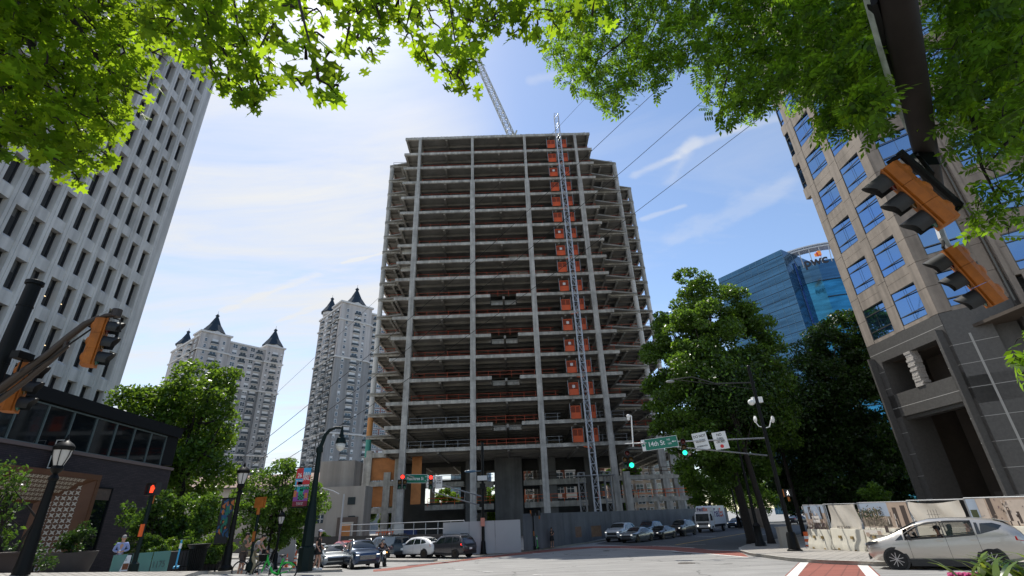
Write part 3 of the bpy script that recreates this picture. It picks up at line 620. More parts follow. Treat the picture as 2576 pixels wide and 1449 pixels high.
# ---- tan granite office building on the right
def granite():
    t=frame('stone_office','tan stone office building with blue mirrored windows on a dark granite base, far right','office building',28.85,38.36,-88.9)
    tan=M('tan_stone',(.29,.245,.205),.8,noise=.16,nscale=1.2,bump=.05,streak=2); jn=M('stone_joint',(.09,.075,.06),.9); gra=M('dark_granite',(.088,.083,.078),.45,noise=.22,nscale=6); grl=M('granite_light_line',(.36,.35,.33),.6)
    gl=M('mirror_glass',(.13,.26,.50),.03,.95,noise=.0); mu=M('window_mullion',(.10,.10,.09),.35,.5); rough=M('split_face_stone',(.42,.39,.36),.95,noise=.4,nscale=9,bump=.9)
    b0=14.3; FL=3.99; nf=17; LA=7.3
    def face(Ln,T,cols,wrow,base_=True,name='wall',ww=2.7,z0=b0,nn=nf,blank=None):
        mb=MB([tan,jn]); mb.T=T
        wn=[]
        e=[0]; 
        for c in cols: e+= [c-ww/2,c+ww/2]
        e+=[Ln]
        for i in range(0,len(e),2):     # piers
            a,b=e[i],e[i+1]
            for k in range(nn*2): mb.box(a,-.02,z0+k*FL/2+.02,b,.5,z0+(k+1)*FL/2-.01)
            mb.box(a+.012,.03,z0,b-.012,.45,z0+nn*FL,1)
        for k in range(nn+1):           # spandrels
            zz_=z0+k*FL
            for c in cols: mb.box(c-ww/2+.004,.0,zz_-1.15,c+ww/2-.004,.5,zz_-.47); mb.box(c-ww/2+.004,.004,zz_-.45,c+ww/2-.004,.5,zz_+.25); mb.box(c-ww/2+.004,.03,zz_-.5,c+ww/2-.004,.4,zz_-.4,1)
        mb.build(name,t)
        for k in range(nn):
            for c in cols:
                z1=z0+k*FL+.25; z2=z0+(k+1)*FL-1.15
                m2=MB([gl,mu]); m2.T=T; T0=m2.T; m2.T=T0@Matrix.Translation((c,.15 if ww<2.4 else .09,0))@Matrix.Rotation(R(6 if ww>2.3 and ww<2.4 else 0),4,'Z'); m2.box(-ww/2,0,z1,ww/2,.03,z2); m2.T=T0
                for q in (z1+.03,z1+.62,z2-.62,z2-.03): m2.box(c-ww/2,.02,q-.035,c+ww/2,.07,q+.035,1)
                for q in (c-ww/2+.03,c+ww/2-.03): m2.box(q-.03,.02,z1,q+.03,.07,z2,1)
                m2.box(c-.008,.03,z1,c+.008,.045,z2,1); m2.build('window',t)
    I=Matrix.Identity(4)
    face(LA,I,[2.1,5.35],0,ww=2.35)
    T2=Matrix.Translation((LA,0,0))@Matrix.Rotation(R(45),4,'Z')   # chamfer face
    face(3.6,T2,[1.87],0,name='wall',ww=2.26)
    P2=T2@Vector((3.6,0,0)); T3=Matrix.Translation(P2)@Matrix.Rotation(R(45),4,'Z')@Matrix.Rotation(R(45),4,'Z')
    # stepped bays facing the street: box bays of glass between stone fins
    for j in range(3):
        Tb=Matrix.Translation(P2)@Matrix.Rotation(R(46),4,'Z')@Matrix.Translation((.5+j*4.4,-.9-j*1.3,0))
        face(4.4,Tb,[2.2],0,name='bay_wall',ww=3.6,z0=b0+1.0-j*2,nn=16)
        mb=MB(tan); mb.T=Tb; mb.box(-.2,-.02,b0-1.0-j*2,.1,1.4,b0+65); mb.build('fin',t)
        mb=MB(mu); mb.T=Tb; mb.box(-.5,-.3,b0-.6-j*2,-.42,-.18,b0+64); mb.build('rail_fin',t)
    # body behind
    mb=MB([tan,gl]); mb.prism([(0.05,.5),(LA-.1,.5),(LA+2.4,3.0),(LA+7,9),(20,20),(20,30),(0.05,30)],b0+.1,b0+nf*FL-.2)
    mb.build('body',t)
    # narrow corner glazing on the upper floors of the far edge
    for k in range(4,nf):
        m2=MB([gl,mu]); z1=b0+k*FL+.52; z2=b0+(k+1)*FL-.64; m2.box(-.9,.28,z1,-.02,.34,z2)
        for q in (z1,z1+.62,z2-.62,z2): m2.box(-.9,.2,q-.03,-.02,.28,q+.03,1)
        m2.box(-.9,.2,z1,-.84,.28,z2,1); m2.build('window',t)
    for k in range(4,nf+1): mb=MB(tan); mb.box(-.9,.1,b0+k*FL-.62,0,.5,b0+k*FL+.5); mb.build('corner_band',t)
    # granite base: upper square opening, lower tall opening
    mb=MB([gra,grl])
    zs=[(13.0,b0),(10.0,13.0)]
    mb.box(0,-.05,12.75,LA,.9,b0-.02); mb.box(0,-.05,8.55,LA,.9,10.2); mb.box(0,-.05,0,.95,.9,12.75); mb.box(LA-.95,-.05,0,LA,.9,12.75)
    mb.box(.95,.2,8.3,LA-.95,.9,8.55)
    for z in (13.45,12.0,10.7,9.2,7.4,5.9,4.4,2.9): 
        if z>12.8 or 8.6<z<10: mb.box(0,-.056,z,LA,-.04,z+.04,1)
        else: mb.box(0,-.056,z,.95,-.04,z+.035,1); mb.box(LA-.95,-.056,z,LA,-.04,z+.035,1)
    mb.build('granite_base',t)
    mb=MB([rough]); 
    for k in range(14): mb.box(3.35+random.uniform(-.05,.05),-.1+random.uniform(-.04,.04),10.2+k*.182,4.0+random.uniform(-.05,.05),.5,10.2+(k+1)*.182-.01)
    mb.build('rough_pillar',t)
    for xx in (.2,LA-.35):
        mb=MB([gra,rough,grl]); mb.box(xx,-.55,0,xx+.16,-.06,13.2); 
        for za,zb in ((9.6,12.4),(1,8.2)):
            k=za
            while k<zb: mb.box(xx-.16+random.uniform(-.03,.03),-.36,k,xx-.01,-.06,k+.3,1); k+=.32
        mb.build('fin_pilaster',t)
    mb=MB([gra,grl]); mb.T=T2
    mb.box(0,-.02,8.2,7.5,1.0,9.9); mb.box(0,-.02,13.4,7.5,1,b0-.02); mb.box(0,-.02,0,2.3,1,13.4); mb.box(6.6,-.02,0,7.6,1,13.4); mb.box(2.3,.6,9.9,6.6,.9,13.4)
    for z in (12.0,10.7,9.2,7.4,5.9,4.4,2.9): mb.box(0,-.03,z,2.3,-.015,z+.035,1)
    mb.box(1.0,-.035,1.0,1.12,-.015,12.6,1)
    mb.build('granite_base',t)
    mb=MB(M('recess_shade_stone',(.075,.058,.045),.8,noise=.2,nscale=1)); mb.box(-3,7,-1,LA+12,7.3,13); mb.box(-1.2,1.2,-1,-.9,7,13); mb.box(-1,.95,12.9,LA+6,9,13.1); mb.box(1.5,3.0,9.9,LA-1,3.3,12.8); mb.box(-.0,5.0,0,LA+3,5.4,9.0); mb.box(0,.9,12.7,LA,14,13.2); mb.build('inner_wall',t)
    mb=MB([gra]); mb.prism([(LA+3.9,4.4),(LA+3.9,20),(20,26),(20,3)],8.3,b0+.5); mb.prism([(0,.9),(.9,.9),(.9,2.2),(0,2.2)],0,12.8); mb.prism([(LA-.9,.9),(LA,.9),(LA,2.4),(LA-.9,2.4)],0,12.8); mb.build('granite_base',t)
    mb=MB([gra]); mb.T=Matrix.Translation(P2)@Matrix.Rotation(R(62),4,'Z'); mb.box(0,-.3,0,1.4,1,b0+1); mb.box(0,.2,8.4,14,1.4,b0+1); mb.box(6,.1,0,7.2,1,9); mb.box(12,-.1,0,13.4,1,9); mb.build('granite_base',t)
    mb=MB(M('pale_entry_wall',(.12,.10,.085),.8)); mb.box(1.2,4.2,0,LA-1,4.5,3.2); mb.build('inner_wall',t)
granite()
# ---- twin residential towers with slate pyramids
slate=M('slate_roof',(.026,.042,.062),.85,noise=.2,nscale=.8,spec=.15); cream=M('pale_stucco',(.50,.47,.455),.85,noise=.08,nscale=.15,streak=.6); creamd=M('grey_stucco',(.31,.305,.30),.85,noise=.08,nscale=.15,streak=.5); trim=M('stucco_trim',(.60,.585,.565),.8)
wgl=M('apartment_glass',(.05,.07,.085),.08,spec=.9); wfr=M('white_window_frame',(.68,.68,.68),.5); balc=M('balcony_rail',(.045,.06,.07),.5)
def pyr(mb,cx,cy,w,z,h,mi=0,lant=True):
    r=w/2*1.2; mb.lathe([(r*1.1,z-.5),(r*1.1,z+1.0)],(cx,cy,0),8,1)
    mb.lathe([(r*1.36,z+.9),(r*1.3,z+1.2),(r*.66,z+1.3+h*.46),(r*.2,z+1.5+h*.93)],(cx,cy,0),8,mi)
    mb.lathe([(.7,z+1.2+h*.9),(.7,z+1.5+h*1.05),(1.0,z+1.5+h*1.06),(.5,z+1.5+h*1.14),(.08,z+1.5+h*1.2),(.05,z+1.5+h*1.38)],(cx,cy,0),8,mi)
def gableface(mb,a,b,y,z,h,d=.6,mi=1): mb.extr([(a,y,z),(b,y,z),((a+b)/2,y,z+h)],(0,d,0),mi)
def apt(label,x,y,rz,W_,D_,zt,nfl,fl,bays,side,pal_rows,pavil,spires,setback=None,extra=None):
    t=frame('apartment_tower',label,'apartment tower',x,y,rz)
    mb=MB([creamd,trim,cream])
    zb=zt-pal_rows*fl
    mb.box(0,0,0,W_,D_,zb); mb.box(.02,.02,zb,W_-.02,D_-.02,zt,2)
    for a,b,y0,y1 in pavil: mb.box(a,y0,0,b,y1,zb); mb.box(a+.02,y0+.02,zb,b-.02,y1,zt+2.2,2); mb.box(a-.6,y0-.6,zt+2.2,b+.6,y1+.3,zt+3.0,1); gableface(mb,(a+b)/2-2.6,(a+b)/2+2.6,y0-.45,zt+2.9,1.1,.6)
    for k in (pal_rows,pal_rows//3,pal_rows*2+3,pal_rows*3+5):
        z=zt-k*fl
        if z>5:
            mb.box(-.5,-.5,z-.45,W_+.5,D_+.5,z+.2,1)
            for a,b,y0,y1 in pavil: mb.box(a-.5,y0-.5,z-.45,b+.5,y1+.1,z+.2,1)
    mb.box(-.5,-.5,zt,W_+.5,D_+.5,zt+.8,1)
    mb.build('wall',t)
    for sx,sy,w,h in spires: rf=MB([slate,trim]); pyr(rf,sx,sy,w,zt+3.0,h); rf.build('roof',t)
    # windows and balconies: (x,kind) on the front, y on the left side
    wins=[]
    for k in range(nfl):
        z=zt-(k+1)*fl+.3
        if z<3: break
        for bx,kind,yf in bays: wins.append((k,z,bx,kind,yf,0))
        for by,kind,xf in side: wins.append((k,z,by,kind,xf,1))
    rw=MB([wgl,wfr,balc,trim]); bal_rest=MB([balc,trim])
    nb=nw=0
    for k,z,p,kind,f,sd_ in wins:
        T=Matrix.Translation((p,f,0)) if sd_==0 else Matrix.Translation((f,p,0))@Matrix.Rotation(R(-90),4,'Z')
        w={'b':2.6,'w':2.0,'s':1.0}[kind]; hgt={'b':2.3,'w':1.9,'s':1.5}[kind]; zz_=z+(0 if kind=='b' else .7)
        m2=MB([wgl,wfr]) if nw<100 else rw; m2.T=T
        m2.box(-w/2,-.06,zz_,w/2,.05,zz_+hgt,0); m2.box(-w/2-.12,-.1,zz_+hgt-.05,w/2+.12,.05,zz_+hgt+.15,1); m2.box(-w/2-.12,-.1,zz_-.12,w/2+.12,.05,zz_,1)
        for q in (-w/2-.1,w/2+.02,)+((-.05,) if kind!='s' else ()): m2.box(q,-.1,zz_,q+.1,.05,zz_+hgt,1)
        if kind!='b': m2.box(-w/2,-.1,zz_+hgt/2-.04,w/2,.0,zz_+hgt/2+.04,1)
        if random.random()<.4: m2.box(-w/2+.05,-.075,zz_+hgt*random.uniform(.3,.7),w/2-.05,-.065,zz_+hgt-.02,1)
        if nw<100: m2.build('window',t)
        nw+=1; m2.T=None
        if kind=='b':
            m3=MB([balc,trim]) if nb<100 else bal_rest; m3.T=T
            m3.extr([(-1.7,0,z-.2),(-1.7,-.45,z-.2),(-1.0,-.95,z-.2),(1.0,-.95,z-.2),(1.7,-.45,z-.2),(1.7,0,z-.2)],(0,0,.2),1)
            pts=[(-1.65,0),(-1.65,-.45),(-.95,-.9),(.95,-.9),(1.65,-.45),(1.65,0)]
            for a,b in zip(pts,pts[1:]): 
                m3.extr([(a[0],a[1],z),(b[0],b[1],z),(b[0],b[1],z+1.05),(a[0],a[1],z+1.05)],(0,.05,0),0)
            if nb<100: m3.build('balcony',t)
            nb+=1; m3.T=None
    if rw.v: rw.build('window',t,kind='stuff')
    if bal_rest.v: bal_rest.build('balcony',t,kind='stuff')
    return t
# nearer-left pair member (front runs from the left corner at az -32 to az -26.7)
ang=math.degrees(math.atan2(245.7-225.5,-123.6+139.5))
apt('paler residential tower with three slate pyramid roofs, left of its taller twin',-148.8,214.2,51.3,40.4,36,86,27,3.05,
    [(6.6,'b',-1.2),(2.6,'s',-1.2),(10.6,'s',-1.2),(16.5,'w',0),(20.6,'b',0),(25,'w',0),(28.6,'b',0),(32.8,'s',-1.2),(36.0,'b',-1.2),(39.3,'s',-1.2)],
    [(4,'w',-.05),(10,'b',-.05),(16,'w',-.05),(22,'b',-.05),(29,'w',-.05)],7,[(0,13.4,-1.2,8),(31.2,40.5,-1.2,8)],[(6.6,3.6,6.9,8.2),(36.0,3.4,6.8,8.2),(3.9,32,5.6,6.6)])
ang2=math.degrees(math.atan2(219.2-218.0,15.3))
apt('taller residential tower with two slate pyramid roofs, just left of the concrete frame',-81.9,210.3,43,40,24,96.4,31,3.05,
    [(3.4,'s',-1.2),(8.6,'b',-1.2),(12.2,'s',-1.2),(19.0,'b',.0),(23.0,'w',.0),(26.4,'w',0),(30,'b',0),(34,'w',0),(38,'b',0)],
    [(2.6,'b',-.05),(6.6,'s',-.05),(10.5,'b',-.05),(15,'w',-.05),(19.5,'b',-.05)],8,[(0,15.6,-1.2,9)],[(9.0,4.0,6.8,8.2),(3.2,20,5.8,7.2)])
# ---- blue glass tower with the logo
def glass_tower():
    t=frame('glass_tower','blue glass office tower with a curved crown and dark lettering, behind the right trees','office tower',124.5,196,0)
    o=Vector((124.5,196,0))
    def gmat(name,c,scale):
        m=bpy.data.materials.new(name); m.use_nodes=True; n=m.node_tree; b=n.nodes['Principled BSDF']; b.inputs['Metallic'].default_value=.75; b.inputs['Roughness'].default_value=.12
        tx=n.nodes.new('ShaderNodeTexCoord'); mp=n.nodes.new('ShaderNodeMapping'); mp.inputs['Scale'].default_value=scale; nn=n.nodes.new('ShaderNodeTexNoise'); nn.inputs['Scale'].default_value=.5; nn.inputs['Detail'].default_value=6
        n.links.new(tx.outputs['Object'],mp.inputs[0]); n.links.new(mp.outputs[0],nn.inputs[0]); r=n.nodes.new('ShaderNodeMapRange'); r.inputs[1].default_value=.3; r.inputs[2].default_value=.7; r.inputs[3].default_value=.65; r.inputs[4].default_value=1.3
        n.links.new(nn.outputs[0],r.inputs[0]); h=n.nodes.new('ShaderNodeVectorMath'); h.operation='SCALE'; h.inputs[0].default_value=c; n.links.new(r.outputs[0],h.inputs['Scale']); n.links.new(h.outputs[0],b.inputs['Base Color']); return m
    gA=gmat('blue_curtain_wall',(.06,.15,.245),(.12,.12,1.6)); gB=gmat('deep_blue_curtain_wall',(.012,.045,.17),(.1,.1,1)); gC=gmat('teal_curtain_wall',(.04,.22,.36),(.3,.3,1.4)); mul=M('curtain_mullion',(.14,.26,.36),.4,.4)
    def zz_(px,py,D): return pd(px,py,D).z
    p1=pd(1805,697,246)-o; p2=pd(1965,629,230)-o; p3=pd(1975,640,232)-o; p4=pd(2012,655,231)-o
    z1=zz_(1805,697,246); z2=zz_(1967,629,230); z3=108-4
    mb=MB([gA,gB,gC,mul])
    def wall(a,b,za,zb,mi,th=.6):
        d=Vector((b.x-a.x,b.y-a.y,0)).normalized(); n=Vector((-d.y,d.x,0))*th
        mb.add([(a.x,a.y,0),(b.x,b.y,0),(b.x,b.y,zb),(a.x,a.y,za),(a.x+n.x,a.y+n.y,0),(b.x+n.x,b.y+n.y,0),(b.x+n.x,b.y+n.y,zb),(a.x+n.x,a.y+n.y,za)],[(0,1,2,3),(7,6,5,4),(3,2,6,7),(0,3,7,4),(1,5,6,2)],mi)
        return d
    d=wall(p1,p2,z1-1,z1-1,0,30)
    zc=zz_(1968,629,230)
    # main face again as a thin skin rising to the sloped blade top
    # recess, second blade and the curved bay
    q1=Vector((p2.x+.1,p2.y+.3,0)); q2=q1+Vector((3.4,5.5,0)); wall(q1,q2,zc-2,zc-2,1)
    q3=q2+Vector((3.0,-2.4,0)); wall(q2,q3,zc-5,zc-5,0); q4=q3+Vector((2.5,6,0)); wall(q3,q4,zc-5,zc-5,1)
    cpt=q4+Vector((19,19,0)); pts=[]
    for i in range(13):
        a=R(228+i*8.5); pts.append(Vector((cpt.x+27*math.cos(a),cpt.y+27*math.sin(a),0)))
    for a,b in zip(pts,pts[1:]): wall(a,b,zc-7,zc-7,2,.4)
    mb.prism([(p.x,p.y+.8) for p in pts]+[(cpt.x+24,cpt.y+20),(q4.x,cpt.y+20)],0,zc-8,1)
    mb.build('curtain_wall',t)
    mb=MB([mul,M('dark_joint',(.01,.03,.06),.5)])
    nrm=Vector((d.y,-d.x,0)); Ln=(p2-p1).xy.length
    for k in np.arange(1.5,Ln,3.2): 
        c=p1+d*k+nrm*.06; mb.box(c.x-.05,c.y-.05,0,c.x+.05,c.y+.05,z1-1)
    for z in np.arange(6,z1-2,4.0): 
        a=p1+nrm*.05; b=p2+nrm*.05; mb.extr([(a.x,a.y,z),(b.x,b.y,z),(b.x,b.y,z+.22),(a.x,a.y,z+.22)],nrm*.06,1)
        
    for z in np.arange(6,zc-12,8.0):
        for a,b in zip(pts[2:],pts[3:]): 
            n_=Vector((b.y-a.y,-(b.x-a.x),0)).normalized()*.4; mb.extr([(a.x,a.y,z),(b.x,b.y,z),(b.x,b.y,z+.35),(a.x,a.y,z+.35)],n_,1)
    mb.build('mullions',t)
    # crown: ring canopy with fins
    mb=MB([M('crown_white',(.55,.57,.6),.5)]); 
    for rr_,za in ((29.5,zc+1.5),(28.5,zc+3.2)):
        ring=[Vector((cpt.x+rr_*math.cos(R(a)),cpt.y+rr_*math.sin(R(a)),za)) for a in range(215,340,6)]
        for a,b in zip(ring,ring[1:]): 
            ia=Vector((cpt.x+(a.x-cpt.x)*.84,cpt.y+(a.y-cpt.y)*.84,za)); ib=Vector((cpt.x+(b.x-cpt.x)*.84,cpt.y+(b.y-cpt.y)*.84,za)); mb.extr([a,b,ib,ia],(0,0,.5))
    for a in range(218,330,8): mb.tube([(cpt.x+27*math.cos(R(a)),cpt.y+27*math.sin(R(a)),zc-7),(cpt.x+29*math.cos(R(a)),cpt.y+29*math.sin(R(a)),zc+1.5)],.22,4)
    mb.build('crown',t)
    mb=MB([gA]); 
    for i,(a,b) in enumerate(zip(pts,pts[1:])): mb.extr([(a.x*1,a.y-.5,zc-14),(b.x,b.y-.5,zc-14),(b.x,b.y-.5,zc-4.5),(a.x,a.y-.5,zc-4.5)],(0,.3,0))
    mb.build('parapet',t)
    # lettering on the curved parapet
    wp_=pd(2052,657,224)-o; text('pwc',5.4,M('dark_letters',(.02,.02,.03),.5),t,(wp_.x,wp_.y,wp_.z),(R(90),0,R(-28)),ext=.2,bold=.13); tp=wp_+Vector((1.4,-.8,0)); zc=wp_.z+7.2
    mb=MB([M('logo_orange',(.85,.28,.04),.5,emit=.15),M('logo_red',(.75,.06,.03),.5)])
    for i,(a,b,c_,d_) in enumerate(((0,2.8,0,2.4),(1.4,4.6,.5,3.4),(2.6,5.0,1.2,4.4))): mb.box(tp.x-1.0+a*.6,tp.y+.7-i*.05,zc-5.0+c_*.6,tp.x-1.0+b*.6,tp.y+.9,zc-5.0+d_*.6,i%2)
    mb.build('logo',t)
glass_tower()
# ---- low beige block, brown roofed hall and the buildings seen through the frame
def lowblock():
    c=pd(1030,1380,80); t=frame('beige_block','low beige stucco block with small square windows and a boarded opening','low building',0,0,0)
    be=M('beige_stucco',(.36,.325,.285),.85,noise=.1,nscale=.3,streak=.8); dk=M('window_dark',(.03,.04,.045),.3)
    a=pd(807,1170,80); b=pd(905,1170,80.5); mb=MB([be,concd]); mb.box(a.x,a.y,0,b.x,a.y+4,2.8+.106*80); mb.box(a.x+.3,a.y-.02,2.8+.075*80,b.x-.3,a.y,2.8+.077*80)
    a2=pd(805,1230,79); b2=pd(928,1232,79); l2=pd(770,1300,79); mb.box(a2.x-6,a2.y-1.6,0,b2.x+.6,a2.y+2,2.8+.060*80); mb.box(l2.x-9,a2.y-.4,0,a2.x-5.8,a2.y+12,2.8+.03*80+1.2); mb.build('wall',t)
    yy=a2.y-1.6
    def at(px,py): 
        v=ray(px,py); k=yy/v.y; return v.x*k,H+v.z*k
    for x0,y0,x1,y1 in ((968,1253,984,1270),(964,1301,982,1318),(872,1314,892,1334)) : pass
    for p0,p1,m_,nm in (((876,1251),(893,1269),dk,'window'),((876,1298),(892,1316),dk,'window'),((771,1296),(798,1316),wgl,'window'),((740,1296),(762,1316),wgl,'window'),((800,1296),(812,1316),wgl,'window')):
        (xa,za),(xb,zb)=at(*p0),at(*p1); m2=MB([m_,wfr]); off=0 if p0[0]>812 else 0; m2.box(xa,yy-.06,zb,xb,yy-.02,za)
        if m_ is wgl: m2.box((xa+xb)/2-.04,yy-.09,zb,(xa+xb)/2+.04,yy-.05,za,1); m2.box(xa,yy-.09,(za+zb)/2-.04,xb,yy-.05,(za+zb)/2+.04,1)
        m2.build(nm,t)
    (xa,za),(xb,zb)=at(850,1302),at(895,1365); m2=MB([M('old_bronze_frame',(.12,.09,.075),.8),M('cream_surround',(.5,.46,.4),.8),M('plywood',(.5,.2,.065))]); m2.box(xa,yy-.18,zb,xb,yy-.02,za); m2.box(xa+.5,yy-.22,zb+.6,xb-.5,yy-.17,za-.6,1); m2.box(xa+.75,yy-.26,zb+.75,xb-.75,yy-.21,za-.85,2); m2.box(xa-.2,yy-.3,zb-.2,xb+.2,yy-.02,zb,1); m2.build('boarded_window',t)
    # brown roofed hall to the left
    t=frame('brown_roof_hall','long low cream hall with a brown tiled roof, behind the left street trees','low building',0,0,0)
    a=pd(560,1210,96); b=pd(720,1200,92); z=2.8+.05*95; mb=MB([M('cream_wall',(.45,.42,.37),.8,noise=.08,nscale=.5),M('brown_tiles',(.24,.15,.12),.8,noise=.2,nscale=3,stretch=(1,6,1)),M('gutter_dark',(.06,.055,.05),.5)]); mb.box(a.x-14,a.y,0,b.x+9,a.y+14,z+1.2); mb.extr([(a.x-15,a.y-.8,z+1.2),(a.x-15,a.y+6,z+3.6),(a.x-15,a.y+15,z+1.2)],(b.x+10-a.x+14,0,0),1); mb.box(a.x-15,a.y-.95,z+1.0,b.x+9.5,a.y-.75,z+1.25,2); mb.build('wall',t)
lowblock()
def backblock(label,xa,xb,y,zt,col,nx_,nz_,accent=None,gray=False):
    t=frame('brick_apartments' if not gray else 'glass_apartments',label,'apartment building',0,0,0); wallm=M('wall_'+label.split()[0],col,.8,noise=.1,nscale=.4); mb=MB([wallm,trim]); mb.box(xa,y,0,xb,y+14,zt); mb.box(xa-.3,y-.3,zt,xb+.3,y+14.3,zt+.6,1)
    if accent: 
        for q in np.linspace(xa+2,xb-6,4): mb.box(q,y-.5,0,q+3.2,y,zt-.3,1)
    mb.build('wall',t)
    for i in range(nx_):
        for k in range(nz_):
            x=xa+(i+.5)*(xb-xa)/nx_; z=2+k*(zt-3)/nz_; m2=MB([wgl,wfr]); m2.box(x-.9,y-.62,z,x+.9,y-.52,z+1.8); 
            for q in (x-.98,x-.04,x+.9): m2.box(q,y-.68,z-.05,q+.08,y-.5,z+1.85,1)
            for q in (z-.08,z+.9,z+1.8): m2.box(x-.98,y-.67,q,x+.98,y-.5,q+.08,1)
            m2.build('window',t)
backblock('red brick apartment building with white windows, seen through the open ground floors of the frame',1,22,134,18,(.36,.13,.08),8,5,True)
backblock('cream apartment building seen through the right bays of the concrete frame',24,46,136,17,(.48,.39,.31),8,5)
backblock('pale blue glass block seen between the lower left columns of the frame',-20,-9,150,22,(.22,.35,.45),4,6,gray=True)
backblock('grey far block seen left of the lobby core wall',-7.5,2,160,14,(.45,.47,.5),3,4,gray=True)
# ================================================================ STREET FURNITURE
# signs painted on thin plates
sgreen=M('sign_green',(.005,.16,.10),.45); swhite=M('sign_white',(.72,.73,.72),.5); sblack=M('sign_black',(.02,.02,.02),.6)
def plate(mb,w,h,y=0,b=.012,mi=0,bm_=1): mb.box(-w/2,y,-h/2,w/2,y+.01,h/2,bm_); mb.box(-w/2+b*2,y-.004,-h/2+b*2,w/2-b*2,y-.0015,h/2-b*2,mi)
def sighead(loc,face_az,label,lit=None,sections=3,cat='traffic light',group=None,mats=None,rot=None,doghouse=False,dark=False):
    t=thing('traffic_light',label,cat,loc,R(180-face_az),group)
    if rot is not None: t.rotation_euler=rot.to_euler()
    hm=plastblk if dark else yel
    pos=[(0,.36,'r'),(0,0,'y'),(0,-.36,'g')] if not doghouse else [(0,.42,'r'),(-.19,.04,'y'),(-.19,-.32,'g'),(.19,.04,'y'),(.19,-.32,'g2')]
    for i,(x,z,c) in enumerate(pos):
        mb=MB([hm,plastblk]); mb.prism([(x-.17,-.02),(x-.12,-.07),(x+.12,-.07),(x+.17,-.02),(x+.17,.10),(x+.1,.17),(x-.1,.17),(x-.17,.10)],z-.177,z+.177); 
        if not dark: mb.box(x-.19,-.075,z-.178,x+.19,-.06,z+.178)
        mb.ell((x,.13,z+.02),(.13,.10,.13),0,10,6); mb.build('housing',t,smooth=True,sharp=35)
        on=(lit==c); lm={'r':redlit,'g':grnlit,'y':amblit,'g2':grnlit}[c] if on else M('lens_off_'+c[0],{'r':(.10,.006,.004),'y':(.10,.05,.004),'g':(.004,.06,.04)}[c[0]],.25)
        l_=MB(lm); l_.lathe([(.148,0),(.148,-.01),(.1,-.03),(.02,-.04)],(x,-.078,z),16,axis='y'); l_.build('lens',t,smooth=True)
        v=MB(plastblk); n=12; vs=[];
        for r_ in (.165,.158):
            for k in range(n+1):
                a=R(-35+250*k/n); 
                vs.append((x+r_*math.cos(a),-.075,z+r_*math.sin(a)))
            for k in range(n+1):
                a=R(-35+250*k/n); ln=.30*(.62+.38*max(0,math.sin(a)));
                vs.append((x+r_*.97*math.cos(a),-.075-ln,z+r_*.97*math.sin(a)-.015))
        m=n+1; fs=[(k,k+1,m+k+1,m+k) for k in range(n)]+[(2*m+k+1,2*m+k,3*m+k,3*m+k+1) for k in range(n)]+[(m+k,m+k+1,3*m+k+1,3*m+k) for k in range(n)]
        v.add(vs,fs); v.build('visor',t,smooth=True,sharp=50)
    return t
# (1) left foreground davit arm
PL=pd(-40,850,15.0); 
t=thing('signal_mast','black curved signal arm on a black pole at the left edge, nearest the camera','signal mast',(PL.x,PL.y,0))
pt=pd(88,712,14.6); pb=Vector((pt.x,pt.y,0)); t.location=(pt.x,pt.y,g(pt.x,pt.y))
o=Vector(t.location); mb=MB(black); mb.tube([(0,0,0),(0,0,pt.z-o.z)],[.16,.135],14); mb.lathe([(.17,pt.z-o.z-.05),(.17,pt.z-o.z+.03),(.08,pt.z-o.z+.07)],n=14); mb.lathe([(.3,0),(.28,.5),(.19,.7)],n=12)
for z in (-.6,-1.9): mb.lathe([(.15,pt.z-o.z+z),(.15,pt.z-o.z+z+.03)],n=14)
mb.build('pole',t,smooth=True,sharp=40)
mb=MB(M('bronze_arm',(.045,.032,.024),.35,.3))
A=[pd(-60,1010,14.8),pd(0,980,14.5),pd(60,935,14.3),pd(120,893,14.1),pd(170,850,13.9),pd(215,815,13.8),pd(255,797,13.7),pd(292,791,13.6)]
B=[pd(-60,1040,14.8),pd(0,1006,14.5),pd(60,962,14.3),pd(120,913,14.1),pd(170,868,13.9)]
mb.tube([p-o for p in A],[.10,.095,.088,.08,.075,.07,.066,.062],10); mb.tube([p-o for p in B],[.058]*5,8); mb.tube([A[4]-o,A[4]-o+Vector((0,0,-.25))],.04,6); mb.tube([A[-1]-o-Vector((0,0,.06)),A[-1]-o+Vector((0,0,.12))],.1,8); mb.build('arm',t,smooth=True,sharp=40)
mb=MB(rub); mb.tube([pd(285,800,13.6)-o,pd(302,805,13.5)-o,pd(303,835,13.5)-o,pd(290,832,13.5)-o],.018,5); mb.tube([pd(245,800,13.6)-o,pd(272,815,13.6)-o,pd(290,832,13.6)-o],.018,5); mb.tube([pd(80,930,14.2)-o,pd(130,900,14)-o,pd(180,862,13.8)-o,pd(270,800,13.65)-o],.02,5); mb.build('cable',t)
mb=MB(M('clear_visor',(.35,.36,.36),.3)); mb.add([pd(248,792,13.5)-o,pd(272,778,13.5)-o,pd(276,783,13.5)-o,pd(250,795,13.5)-o],[(0,1,2,3)]); mb.build('shield',t)
c1=pd(247,862,13.7); sighead(c1,62,'yellow backed traffic light seen from behind, hanging at the tip of the left foreground arm',group='yellow backed lights near the camera')
c2=pd(52,975,15.2); sighead(c2,62,'yellow backed traffic light partly hidden behind the left foreground arm, at the left edge',group='yellow backed lights near the camera')
mb=MB(black); 
t=thing('camera_unit','small black detector on top of the left foreground signal arm','detector',pd(58,900,14.2)); mb.box(-.09,-.2,-.05,.09,.15,.1); mb.tube([(0,0,-.05),(0,0,-.3)],.02,6); mb.build('body',t)
mb=MB(steel); mb.lathe([(.1,.1),(.1,.13)],n=10); mb.build('cap',t)
